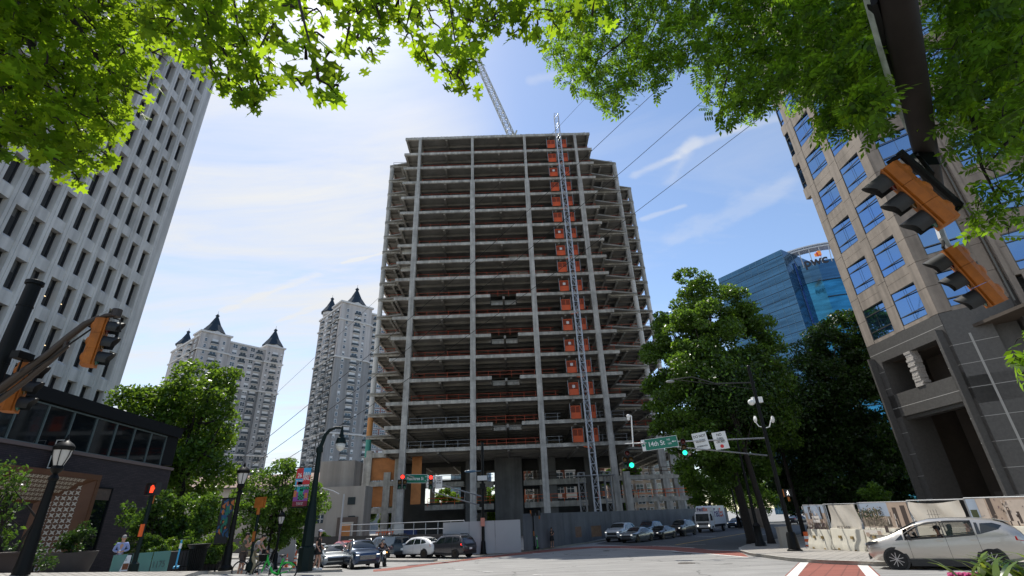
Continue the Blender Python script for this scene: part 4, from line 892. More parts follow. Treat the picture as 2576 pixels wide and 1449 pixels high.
# (2) right foreground arm and its two lights
t=thing('signal_mast','huge dark signal mast arm overhead with a green street sign, at the upper right','signal mast',(0,0,0)); 
P0=pd(2190,-420,4.0); Pa=pd(2257,0,4.62); Pb=pd(2295,200,5.75); Pc=pd(2340,440,8.6); Pe=pd(2405,600,10.6); Q=Pa+(Pa-Pb).normalized()*4; zarm=7.0
mb=MB(M('weathered_arm',(.020,.016,.014),.7,noise=.25,nscale=2,spec=.2))
pts=[pd(2257,0,5.2),pd(2295,200,6.3),pd(2322,350,7.8),pd(2345,450,9.2),pd(2372,545,10.8)]
q_=pts[0]+(pts[0]-pts[1]).normalized()*5; q2_=q_+Vector((1.5,-1,0))
mb.tube([q_]+pts,[.19,.16,.15,.145,.13,.09],14); mb.build('arm',t,smooth=True,sharp=40)
mb=MB(M('weathered_arm',(.055,.045,.04))); mb.tube([(q_.x,q_.y,0),(q_.x,q_.y,q_.z+.3)],[.3,.24],14); mb.build('pole',t,smooth=True,sharp=40)
mb=MB([sgreen,M('sign_back_alu',(.34,.40,.36),.4,.5,noise=.5,nscale=3)]); s0=pd(2165,-30,4.9); s1=pd(2207,170,6.0); s2=pd(2262,300,7.2); s3=pd(2312,395,8.3)
a_=[pd(2185,-10,4.9),pd(2218,110,5.5),pd(2250,215,6.2),pd(2285,310,7.3),pd(2316,398,8.4)]; b_=[pd(2168,-10,4.9),pd(2202,110,5.5),pd(2232,215,6.2),pd(2270,310,7.3),pd(2311,398,8.4)]
for i in range(4): mb.add([a_[i],a_[i+1],b_[i+1],b_[i]],[(0,1,2,3)],1); 
sg=mb.build('street_sign',t); 
mb=MB(black); mb.tube([pd(2195,5,5)-Vector((0,0,0)),pd(2322,392,8.4)],.05,6); mb.build('sign_rail',t)
mb=MB(black)
for a,b,r_ in ((pd(2262,382,6.9),pd(2415,518,7.5),.05),(pd(2415,518,7.5),pd(2368,560,7.3),.035),(pd(2232,412,6.9),pd(2270,388,6.9),.03)): mb.tube([a,b],r_,8)
mb.tube([pd(2300,395,8.0),pd(2335,440,7.6)],.07,8); mb.box(*(pd(2322,412,8)-Vector((.1,.1,.1))),*(pd(2322,412,8)+Vector((.12,.12,.12)))); mb.build('bracket',t)
mb=MB(steel); mb.tube([pd(2338,500,8.3),pd(2372,600,8.2),pd(2400,640,8.2),pd(2410,660,8.2)],[.05,.05,.03,.012],6); mb.build('strut',t)
mb=MB(rub); mb.tube([pd(2372,600,8.2),pd(2372,622,8.1),pd(2384,636,8.1),pd(2398,622,8.1)],.02,5); mb.build('cable',t)
def tilted(top,bot,front):
    up=(top-bot).normalized(); fr_=(front-up*front.dot(up)).normalized(); y=-fr_; x=y.cross(up).normalized(); m=Matrix((x,y,up)).transposed(); return m
for i,((ax_,ay_),(bx_,by_),D,lab) in enumerate((((2226,428),(2380,566),7.0,'yellow edged traffic light hanging from the huge right arm, nearer of the two'),((2378,628),(2502,768),8.3,'yellow edged traffic light at the far end of the huge right arm'))):
    tp=pd(ax_,ay_,D-.12); bt=pd(bx_,by_,D+.12); m=tilted(tp,bt,(-rtv*.93-upv*.30+fwv*.60)); L_=(tp-bt).length
    sighead((tp+bt)/2,0,lab,group='yellow backed lights near the camera',rot=m,lit=None).scale=[L_/1.08]*3
# (3) middle mast with the Peachtree sign
def mast(x,y,label,ztop,arm,arm2=None,col=black,base=.3):
    z0=g(x,y)+.14; t=thing('signal_mast',label,'signal mast',(x,y,z0)); mb=MB(col); mb.lathe([(base,0),(base,.06),(base*.8,.1),(base*.62,.9),(base*.5,1.0)],n=12); mb.tube([(0,0,.9),(0,0,ztop-z0)],[.13,.10],12); mb.lathe([(.12,ztop-z0),(.05,ztop-z0+.08)],n=10); mb.build('pole',t,smooth=True,sharp=40)
    return t,Vector((x,y,z0))
mx,my=gp(1216,1394,.14)
t,o=mast(mx,my,'black signal mast with a trussed arm in front of the middle of the concrete frame',7.6,None)
mb=MB(gsteel); a=pd(1212,1249,48.2)-o; b=pd(1026,1196,42.5)-o; a2=pd(1212,1273,48.2)-o; b2=pd(1088,1237,44)-o
mb.tube([a,b],[.06,.045],8); mb.tube([a2,b2],[.055,.04],8); mb.tube([b2,a+(b-a)*.68],.04,6)
for k in (.14,.25,.36): mb.tube([a+(b-a)*k,a2+(b2-a2)*(k*1.48)],.03,5)
mb.build('arm',t,smooth=True,sharp=40)
mb=MB(black); mb.tube([(0,0,5.0),(0,0,9.0)],.12,8); mb.box(-.25,-.25,5.0,.25,-.05,5.5); mb.box(-.3,-.1,3.6,0,.1,3.9); mb.build('cabinet',t)
mb=MB(steel); mb.box(-.45,-.15,5.75,.4,.15,6.15); mb.build('camera_box',t)
mb=MB(M('blue_oval',(.03,.09,.16),.4)); mb.ell((-1.1,0,6.55),(.55,.1,.12)); mb.tube([(0,0,6.55),(-1,0,6.55)],.03,5); mb.build('lamp_head',t)
mb=MB([M('pink_notice',(.5,.2,.15),.6)]); mb.box(-.2,-.17,2.1,.16,-.13,2.75); mb.build('notice',t)
def sign(name,label,loc,rz,w,h,lines,col=swhite,tc_=sblack,size=.2,border=None,roll=0):
    t=thing('road_sign',label,'road sign',loc,R(rz)); mb=MB([col,border or col]); plate(mb,w,h); mb.build('plate',t)
    for s_,z,sz in lines: text(s_,sz,tc_,t,(0,-.007,z),(R(90),0,0),ext=.002,bold=.004,sx=.85)
    if roll: t.rotation_euler=(0,R(roll),R(rz))
    return t
p=pd(1048,1204.5,42.9)-Vector((0,.12,0)); ts=sign('sign','green street sign on the trussed middle arm',p,-17,2.0,.66,[],sgreen,swhite,border=swhite,roll=3); text('Peachtree St',.34,swhite,ts,(-.1,-.008,.0),(R(90),0,0),ext=.002,bold=.005,sx=.88); text('NE',.13,swhite,ts,(.86,-.008,.16),(R(90),0,0),ext=.002); text('→',.2,swhite,ts,(.82,-.008,-.16),(R(90),0,0),ext=.002)
p=pd(1095,1212,43.8); sign('sign','white rectangular no turn on red sign on the trussed middle arm',pd(1104,1213,44),-17,.62,1.0,[('NO',.33,.2),('TURN',.12,.17),('ON RED',-.06,.15)]); 

sign('sign','white do not block sign partly behind the no turn sign, middle arm',pd(1083,1211,44.4),-17,.75,.95,[('DO NOT',.25,.17),('BLOCK',.02,.17),('INTERSECTION',-.25,.09)])
sighead(pd(1012,1214,42.2),168,'five lens traffic light with red lit at the tip of the trussed middle arm',lit='r',doghouse=True,dark=True)
sighead(pd(1083.5,1213,43.2),168,'three lens traffic light with red lit beside the white signs, middle arm',lit='r',dark=True)
# (4) right mast with the 14th St sign
rx,ry=gp(2000,1386,.14)
t,o=mast(rx,ry,'dark signal mast in a heavy fluted base at the right corner sidewalk',11.6,None,base=.42)
mb=MB(steel); a=pd(1926,1102,39.8)-o; b=pd(1572,1116.5,34.2)-o; mb.tube([a,b],[.055,.035],8); a2=pd(1930,1146,40)-o; b2=pd(1680,1122,35.4)-o; mb.build('arm',t,smooth=True)
mb=MB(gsteel); mb.tube([a2,b2],[.05,.035],8); mb.build('lower_arm',t,smooth=True); mb=MB(M('dull_arm',(.05,.05,.05),.6,spec=.2)); mb.tube([pd(1900,962,39.5)-o,pd(1800,965,39)-o,pd(1740,948,38.6)-o,pd(1685,956,38.2)-o],[.05,.045,.04,.035],8); mb.tube([pd(1893,978,39.6)-o,pd(1700,955,38.4)-o],.02,5); mb.build('upper_arm',t,smooth=True)
mb=MB(M('lamp_grey',(.25,.27,.27),.4)); c=pd(1686,960,38.2)-o; mb.ell(c,(.35,.2,.1)); mb.build('lamp_head',t,smooth=True)
mb=MB(whitep); 
for px,py in ((1890,1012),): 
    c=pd(px,py,39.3)-o; mb.ell(c,(.25,.2,.22)); mb.box(c.x+.1,c.y-.15,c.z-.05,c.x+.8,c.y+.15,c.z+.35)
mb.build('camera',t,smooth=True,sharp=50)
for px in (1896,1940):
    mb=MB(whitep); c=pd(px,1055,39.3)-o; s_=-1 if px<1920 else 1; mb.lathe([(.04,0),(.24,.12*1),(.25,.10)],(c.x,c.y,c.z),14,axis='x'); mb.tube([c,c+Vector((-s_*.25,0,-.5)),c+Vector((-s_*.5,0,-.55))],.035,6); mb.build('dish_antenna',t,smooth=True,sharp=50)
ts=sign('sign','large green street sign on the right mast arm',pd(1658.5,1115.5,35.0)-Vector((0,.1,0)),-10,2.35,.72,[],sgreen,swhite,border=swhite,roll=-4.5); text('14th St',.42,swhite,ts,(-.22,-.008,0),(R(90),0,0),ext=.002,bold=.006,sx=.9); text('NE',.17,swhite,ts,(.60,-.008,.15),(R(90),0,0),ext=.002); text('160',.17,swhite,ts,(.62,-.008,-.1),(R(90),0,0),ext=.002); 
mb=MB(swhite); mb.box(.84,-.009,-.02,1.08,-.006,.02); mb.add([(.78,-.0075,0),(.9,-.0075,.07),(.9,-.0075,-.07)],[(0,1,2)]); mb.build('arrow',ts); mb=MB([swhite,sgreen]); mb.box(-1.17,-.011,-.34,-.95,-.006,.34); mb.lathe([(.085,0),(.085,-.002)],(-1.06,-.012,0),14,1,axis='y'); mb.build('crest',ts)
ts=sign('sign','white do not block intersection sign tilted on the right mast arm',pd(1763,1110,37),-18,.95,1.15,[('DO NOT',.33,.24),('BLOCK',.02,.24),('INTERSECTION',-.33,.12)],roll=-6)
ts=sign('sign','white no turn on red sign with a red dot on the right mast arm',pd(1812.5,1108,37.8),-20,.9,1.15,[('NO',.38,.25),('TURN',.13,.19),('ON RED',-.1,.18)],roll=-4); mb=MB(M('sign_red_dot',(.6,.02,.02),.5)); mb.lathe([(.12,0),(.12,-.003)],(0,-.008,-.38),16,axis='y'); mb.build('red_dot',ts)
sighead(pd(1579,1158,34.2)-Vector((0,.1,0)),190,'five lens traffic light with green lit at the tip of the right mast arm',lit='g2',doghouse=True,dark=True); 
sighead(pd(1720.5,1125,36),196,'traffic light with green lit between the 14th street sign and the do not block sign',lit='g',dark=True)
t=thing('street_camera','white domed camera on a thin upright post on the right mast arm','camera',pd(1592,1118,34.5)); h=pd(1588,1046,34.5)-pd(1592,1118,34.5); mb=MB(whitep); mb.tube([(0,0,-.15),h],.045,8); mb.build('post',t); mb=MB(whitep); mb.ell(h+Vector((-.2,0,-.02)),(.14,.14,.13)); mb.ell(h+Vector((-.22,0,-.2)),(.1,.1,.1)); mb.tube([h,h+Vector((-.25,0,.05))],.05,6); mb.build('dome',t,smooth=True)
# pedestrian signals
def pedsig(loc,face,label,sym=None,back=False,cat='crossing signal'):
    t=thing('pedestrian_signal',label,cat,loc,R(180-face)); mb=MB([yel,plastblk]); mb.box(-.22,-.02,-.21,.22,.10,.21,0 if back else 1); mb.box(-.235,-.05,-.225,.235,-.015,.225,0 if back else 1); mb.box(-.25,-.05,-.23,-.2355,.06,.23); mb.tube([(0,.04,-.5),(0,.04,-.21)],.07,8); 
    if not back: 
        for z in (-.22,.2): mb.box(-.235,-.16,z,.235,-.05,z+.02,1)
        for x in (-.235,.215): mb.box(x,-.16,-.22,x+.02,-.05,.22,1)
    mb.build('housing',t); mb=MB(sblack); mb.box(-.19,-.055,-.18,.19,-.051,.18); mb.build('screen',t)
    if sym=='hand':
        mb=MB(handlit); mb.box(-.09,-.062,-.13,.06,-.057,.03)
        for i in range(4): mb.box(-.09+i*.039,-.062,.03,-.062+i*.039,-.057,.1+(.03 if i in(1,2) else 0))
        mb.add([(.06,-.06,-.06),(.11,-.06,.02),(.09,-.06,.05),(.05,-.06,-.0)],[(0,1,2,3)]); mb.build('lit_hand',t)
    if sym=='walk':
        mb=MB(whlit); mb.lathe([(.025,0),(.025,-.004)],(.01,-.058,.12),8,axis='y')
        for a,b in (((0,.09),(-.01,-.01)),((-.01,-.01),(-.07,-.14)),((-.01,-.01),(.05,-.07)),((.05,-.07),(.06,-.15)),((0,.08),(-.07,.02)),((0,.08),(.06,.03))): mb.tube([(a[0],-.06,a[1]),(b[0],-.06,b[1])],.014,4)
        mb.build('lit_figure',t)
    return t
def ppole(x,y,h,label,col=black,r=.06,button=True):
    z=g(x,y)+.14; t=thing('signal_post',label,'signal post',(x,y,z)); mb=MB(col); mb.tube([(0,0,0),(0,0,h)],r,10); mb.lathe([(.16,0),(.15,.25),(.08,.32)],n=10); mb.build('post',t,smooth=True,sharp=40)
    if button: mb=MB(orange if button=='o' else yel); mb.box(-.05,-.13,1.1,.05,-.05,1.5); mb.build('push_button',t)
    return t
c=pd(387,1230,23.5); ppole(c.x,c.y,c.z-.2-g(c.x,c.y)-.14,'dark post with a yellow push button in front of the glass railing',dgreen,.07,'o'); pedsig(c,192,'crossing signal showing a red hand, on the post at the left',sym='hand')
c=pd(655,1264,26.5); ppole(c.x,c.y,c.z-.25-g(c.x,c.y)-.14,'slim dark post behind the cyclist',dgreen); pedsig(c,10,'crossing signal seen from its plain yellow back, above the cyclist',back=True)
x,y=gp(1345,1383,.14); c=pd(1347,1291,math.hypot(x,y)); ppole(x,y,c.z-.14-.2,'slim black post in front of the shaded hoarding'); s_=pedsig(c+Vector((.3,0,0)),250,'dark crossing signal on the slim post in front of the shaded hoarding, right box'); s_=pedsig(c+Vector((-.32,0,.02)),120,'dark crossing signal on the slim post in front of the shaded hoarding, left box')
c=pd(1981,1240,39.2); pedsig(c,190,'crossing signal showing a white walking figure, on the right mast',sym='walk'); 
c=pd(1962,1243,39.9); pedsig(c,300,'yellow backed crossing signal turned away on the left of the right mast',back=True)
# lamps with an acorn lantern
def lantern(x,y,ztop,label,name='street_lamp',r=.09,glow=False,banner=None,k=1.0):
    z=g(x,y)+.14; t=thing(name,label,'street lamp',(x,y,z)); h=ztop-z; mb=MB(black)
    mb.lathe([(.24*k*k,0),(.24*k*k,.12),(.18*k,.2),(.15*k,.75),(.12*k,.95)],n=12); mb.tube([(0,0,.9),(0,0,h-1.15*k)],[r*1.1,r*.8],12); zz_=h-1.15*k
    mb.lathe([(.11*k,zz_-.1),(.13*k,zz_-.05),(.06*k,zz_+.05),(.12*k,zz_+.12*k),(.16*k,zz_+.2*k),(.13*k,zz_+.28*k)],n=12)
    mb.build('post',t,smooth=True,sharp=35)
    l_=MB(M('frosted_globe',(.55,.53,.5),.35)); z1=zz_+.28*k; l_.lathe([(.12*k,z1),(.2*k,z1+.25*k),(.22*k,z1+.42*k)],n=14); lo_=l_.build('lantern',t,smooth=True,sharp=60)
    mb=MB(black); mb.lathe([(.235*k,z1+.42*k),(.25*k,z1+.45*k),(.25*k,z1+.53*k),(.2*k,z1+.60*k),(.09*k,z1+.68*k),(.04*k,z1+.72*k),(.05*k,z1+.75*k),(.008,z1+.87*k)],n=16)
    for i in range(6): a=R(i*60); mb.tube([(.13*k*math.cos(a),.13*k*math.sin(a),z1),(.21*k*math.cos(a),.21*k*math.sin(a),z1+.25*k),(.235*k*math.cos(a),.235*k*math.sin(a),z1+.43*k)],.013*k,4)
    mb.build('cap',t,smooth=True,sharp=35); return t
p=pd(173,1093,16.5); lantern(p.x,p.y,p.z,'black lantern lamp post nearest the camera, in front of the brick restaurant',k=.84,r=.095)
p=pd(617,1163,26.2); l2=lantern(p.x,p.y,p.z,'black lantern lamp post beside the two men and the bicycle',k=1.05,r=.1)
mb=MB([M('banner_art_blue',(.01,.07,.16),.6,noise=.6,nscale=3),M('banner_art_green',(.01,.14,.09),.6),M('banner_art_orange',(.4,.12,.03),.6),M('banner_black',(.01,.01,.012),.6)]); bz=-1.9
hz=p.z-l2.location.z
mb.box(-.70,-.02,hz-3.25,-.14,.02,hz-1.5,3)
for i in range(46):
    rr=random.Random(i); x_=-.67+rr.random()*.45; z_=hz-3.0+rr.random()*1.35; w_=.03+rr.random()*.12; mb.add([(x_,-.024-.0001*i,z_),(x_+w_,-.024-.0001*i,z_+rr.uniform(-.1,.1)),(x_+w_*.7,-.024-.0001*i,z_+.12+rr.random()*.1),(x_-.03,-.024-.0001*i,z_+.08)],[(0,1,2,3)],rr.choice([0,0,1,2]))
mb.build('banner',l2); mb=MB(black); mb.box(-.72,-.03,hz-3.3,0,.03,hz-3.26); mb.build('banner_arm',l2); mb=MB(black); mb.box(-.72,-.03,hz-1.5,0,.03,hz-1.46); mb.build('banner_arm',l2)
p=pd(711,1282,40); lantern(p.x,p.y,p.z,'small black lantern lamp post behind the green bicycle',k=1.0,r=.07)
# gooseneck lamp with the festival banner
gx,gy=gp(765,1437,.14); z0=g(gx,gy)+.14; gl_=thing('street_lamp','tall dark green gooseneck lamp with a red and blue banner','street lamp',(gx,gy,z0)); o=Vector((gx,gy,z0))
Dg=math.hypot(gx,gy); mb=MB(dgreen); mb.lathe([(.37,0),(.36,.95),(.28,1.0),(.25,2.1),(.19,2.7),(.16,2.9)],n=8); top=pd(812,1115,Dg)-o; mb.tube([(0,0,2.8),(0,0,top.z-.3)],[.145,.10],12); mb.lathe([(.15,top.z-.45),(.17,top.z-.38),(.15,top.z-.2)],n=12)
arc=[Vector((0,0,top.z-.3)),pd(818,1095,Dg)-o,pd(830,1081,Dg)-o,pd(845,1075.5,Dg)-o,pd(863,1076.5,Dg)-o]; mb.tube(arc,[.10,.09,.08,.07,.06],10); mb.build('post',gl_,smooth=True,sharp=35)
c=pd(861,1080,Dg)-o; mb=MB(dgreen); mb.lathe([(.04,.15),(.06,0),(.10,-.25),(.12,-.28),(.12,-.38),(.2,-.42),(.25,-.62),(.26,-.7)],(c.x,c.y,c.z),14); mb.build('shade',gl_,smooth=True,sharp=40)
mb=MB(M('glass_lens',(.62,.62,.58),.15,spec=.8)); mb.lathe([(.24,-.7),(.22,-.88),(.12,-1.02),(.02,-1.07)],(c.x,c.y,c.z),14); mb.build('globe',gl_,smooth=True)
bt=pd(776,1176,Dg)-o; bb=pd(759,1273,Dg)-o; za,zb=bb.z,bt.z; bw=.70; xc=-.62
mb=MB([M('banner_maroon',(.17,.012,.03),.6),M('banner_cyan',(.05,.36,.62),.6),M('banner_red',(.55,.03,.035),.6),M('banner_purple',(.22,.06,.26),.6),whitep,M('banner_green',(.01,.3,.14),.6),M('banner_skin',(.5,.16,.06),.6),sblack])
hh=zb-za; X0=xc-bw/2; yf=-.02
def br(x0,z0_,x1,z1_,mi,k): mb.box(X0+bw*x0,yf-.003*k,za+hh*z0_,X0+bw*x1,yf+.01,za+hh*z1_,mi)
br(0,0,1,1,0,0); br(0,.72,.48,1,2,1); br(.48,.80,1,1,1,1); br(0,.52,.5,.72,1,1); br(.5,.56,1,.80,2,1.2); br(0,.12,1,.42,3,1); br(0,.42,1,.50,7,1); br(.0,.24,.2,.4,6,1.5); br(.75,.2,.95,.34,6,1.5); br(0,0,1,.13,0,1.6); br(.32,.3,.62,.4,5,1.6)
for i in range(4):
    for j in range(4): br(.32+i*.1,.16+j*.035,.42+i*.1,.195+j*.035,5 if (i+j)%2 else 7,2)
for s_ in range(9): 
    rr=random.Random(s_); br(rr.random()*.8,.3+rr.random()*.4,rr.random()*.15+.1+rr.random()*.8,.33+rr.random()*.4,rr.choice([1,2,6]),1.1)
bo=mb.build('banner',gl_)
for s_,x_,z_,sz in (('FAN',.73,.84,.21),('FEST',.73,.775,.21),('IVAL',.73,.71,.21),('WELCOME HOME',.5,.53,.105),('26',.25,.8,.26),('JUNE 11-JULY 19',.3,.66,.06)): text(s_,sz,whitep,bo,(X0+bw*x_,yf-.014,za+hh*z_),(R(90),0,0),ext=.002,sx=.8,bold=.004)
text('ATLANTA',.17,M('banner_green_text',(.02,.4,.2),.6),bo,(X0+bw*.5,yf-.014,za+hh*.46),(R(90),0,0),ext=.002,sx=.9,bold=.004)
for z_ in (.09,.065,.04): text('fan festival atlanta' if z_>.08 else 'ticket free entry',.045,whitep,bo,(X0+bw*.5,yf-.014,za+hh*z_),(R(90),0,0),ext=.001)
mb=MB(black); mb.box(X0-.1,-.03,za-.06,0,.03,za-.02); mb.build('banner_arm',gl_); mb=MB(black); mb.box(X0-.1,-.03,zb+.02,0,.03,zb+.06); mb.build('banner_arm',gl_)
# thin grey street light
x,y=gp(848,1412); D=math.hypot(x,y); t=thing('street_light','thin pale grey street light with an arm to the left, behind the blue SUV','street light',(x,y,g(x,y))); a=pd(853,1243,D); o=Vector(t.location); mb=MB(M('pale_grey_pole',(.5,.5,.5),.5)); mb.tube([(0,0,0),(0,0,a.z-o.z)],[.1,.07],8); mb.tube([a-o,pd(838,1235,D)-o,pd(803,1225,D)-o],[.06,.05,.04],6); mb.build('pole',t,smooth=True,sharp=60)
# right lamps along the shaded street
for (bx_,by_,tx_,ty_,lab) in ((1915,1376,1832,1115,'black lamp post in a fluted base at the corner of the shaded street'),(1860,1322,1840,1205,'slim black lamp post behind the blue car on the shaded street')):
    D=46 if bx_>1900 else 90; x,y=(pd(bx_,by_,D).x,pd(bx_,by_,D).y); z=g(x,y)+.14; t=thing('street_lamp',lab,'street lamp',(x,y,z)); h=pd(tx_,ty_,D).z-z; mb=MB(black); mb.lathe([(.42,0),(.4,.2),(.3,.35),(.26,1.3),(.3,1.4),(.16,1.6)],n=10); mb.tube([(0,0,1.5),(0,0,h)],[.13,.09],10); mb.build('post',t,smooth=True,sharp=35); mb=MB(black); mb.tube([(0,0,h),(0,0,h+.6),(-.6,0,h+.9),(-1.0,0,h+.7)],.05,6); mb.lathe([(.05,h+.7),(.2,h+.4),(.2,h+.3)],(-1,0,0),10); mb.build('head',t)
# ---------------- hoarding, fences, walls
def hoard(name,label,pts,h,mat,pan=2.44,lean=0,cat='hoarding'):
    t=thing(name,label,cat,(0,0,0)); 
    for a,b in zip(pts,pts[1:]):
        a=Vector((*a,0)); b=Vector((*b,0)); d=(b-a); Ln=d.length; d.normalize(); n=Vector((d.y,-d.x,0)); k=max(1,round(Ln/pan))
        for i in range(k):
            p=a+d*(Ln*i/k+.015); q=a+d*(Ln*(i+1)/k-.015); zp=g(p.x,p.y)+.14; mb=MB(mat); mb.extr([(p.x,p.y,zp),(q.x,q.y,zp),(q.x,q.y,zp+h+lean*i/k),(p.x,p.y,zp+h+lean*i/k)],-n*.04); mb.build('panel',t)
    return t
hl=M('white_hoarding',(.36,.36,.37),.6,noise=.05,nscale=.5); hd=M('shaded_hoarding',(.12,.125,.135),.6,noise=.25,nscale=.5,streak=1)  # the long hoarding's dark tone holds the tower's shadow as colour
H0=gp(1148,1404,.14); H1=gp(1312,1390,.14); H1=(H1[0],H1[1]+.6)
hoard('hoarding','white plywood hoarding panels behind the middle signal mast',[(H1[0]-6.6,H1[1]-1.0),H1],2.5,hl)
hd1=gp(1316,1389,.14); hoard('hoarding','long hoarding with shadow in its dark colour, behind the two waiting women',[(hd1[0]+.1,hd1[1]+1.2),(6.9,58.5),(9.5,65),(38,99)],2.95,hd)
dk=M('dark_wall',(.045,.042,.042),.8,noise=.3,nscale=1.5)
hoard('retaining_wall','dark retaining wall with a pipe rail on top behind the waiting cars',[(-62,84),(-19,56),(H1[0]-6.3,H1[1]+.4)],1.6,dk,pan=5,cat='wall')
t=thing('guard_rail','grey pipe guard rail on top of the dark retaining wall','guard rail',(0,0,0)); mb=MB(steel)
A_=Vector((-19.5,58,0)); B_=Vector((H1[0]-5,H1[1]+1,0))
for k in range(12): q=A_+(B_-A_)*k/11; mb.tube([(q.x,q.y,1.6),(q.x,q.y,2.75)],.035,5)
for z in (2.15,2.75): mb.tube([(A_.x,A_.y,z),(B_.x,B_.y,z)],.035,5)
mb.build('rail',t)
t=thing('site_cabin_rail','orange site guard panels at the foot of the left column','guard rail',(pd(945,1348,76).x,pd(945,1348,76).y,.2)); mb=MB(orange)
for q in np.arange(0,3.4,.28): mb.box(q,0,0,q+.07,.05,1.5)
for z in (.1,.7,1.45): mb.box(0,-.02,z,3.4,.05,z+.1)
mb.build('panel',t)
mb=MB(M('blue_tarp',(.02,.04,.12),.6)); mb.box(0,0,0,2.2,.8,1.3); o_=mb.build('site_box',label='dark blue box between the two left columns',cat='site box'); c=pd(1006,1350,76); o_.location=(c.x,c.y,0.5)
mb=MB([M('whiteboard_sign',(.45,.46,.45),.6)]); mb.box(0,0,0,1.3,.06,2.0); o_=mb.build('site_board',label='pale site board leaning at the foot of the second left column',cat='site board'); c=pd(990,1350,74); o_.location=(c.x,c.y,.6)
for px,py,w_,h_,c_ in ((1343,1356,1.0,.7,(.5,.5,.48)),(1500,1336,1.7,.9,(.16,.10,.06)),(1455,1338,1.0,.9,(.2,.13,.09))):
    q=pd(px,py,math.hypot(*gp(px,1380))+.4); mb=MB(M('notice_%d'%px,c_,.7,noise=.4,nscale=4)); mb.box(-w_/2,-.02,-h_/2,w_/2,0,h_/2); o_=mb.build('notice',label={1343:'pale paper notice on the dark hoarding beside the slim post',1500:'wide brown printed notice on the dark hoarding right of the women',1455:'small brown notice on the dark hoarding, next to the wide one'}[px],cat='notice'); o_.location=q; o_.rotation_euler=(0,0,R(50))
# pale construction wall at left behind the bicycles
c0=pd(650,1400,50); c1=pd(740,1400,49.5); hoard('barrier_wall','pale grey stepped barrier wall behind the cyclist and the street trees',[(c0.x,c0.y),(c1.x,c1.y)],2.1,hl,cat='wall')
# beige wall, far right of the blue car
c0=pd(1868,1330,98); c1=pd(1935,1322,80); hoard('low_wall','weathered beige wall right of the blue car on the shaded street',[(c0.x,c0.y),(c1.x,c1.y)],2.6,M('beige_wall',(.3,.25,.2),.85,noise=.3,nscale=1),cat='wall')
# mesh fence with printed banners and water barriers
bw1=M('barrier_white',(.55,.52,.44),.6,noise=.12,nscale=2)
prt=bpy.data.materials.new('printed_street_scene'); prt.use_nodes=True; n=prt.node_tree; b=n.nodes['Principled BSDF']; b.inputs['Roughness'].default_value=.7
tx=n.nodes.new('ShaderNodeTexCoord'); nn=n.nodes.new('ShaderNodeTexNoise'); nn.inputs['Scale'].default_value=1.3; nn.inputs['Detail'].default_value=6; vo=n.nodes.new('ShaderNodeTexVoronoi'); vo.inputs['Scale'].default_value=1.1
cr=n.nodes.new('ShaderNodeValToRGB'); el=cr.color_ramp.elements; el[0].position=.35; el[0].color=(.08,.06,.05,1); el[1].position=.62; el[1].color=(.42,.33,.27,1); e3=el.new(.48); e3.color=(.2,.17,.13,1)
n.links.new(tx.outputs['Object'],nn.inputs[0]); n.links.new(nn.outputs[0],cr.inputs[0]); n.links.new(cr.outputs[0],b.inputs['Base Color'])
fabric=M('cream_banner',(.52,.48,.42),.75,noise=.08,nscale=1.5)
fs=Vector((18.45,35.6,0)); fe=Vector((17.6,15.8,0)); fd=(fe-fs).normalized(); FL_=(fe-fs).length
t=thing('site_fence','mesh site fence hung with printed banners behind the silver hatchback','fence',(fs.x,fs.y,0),math.atan2(fd.y,fd.x))
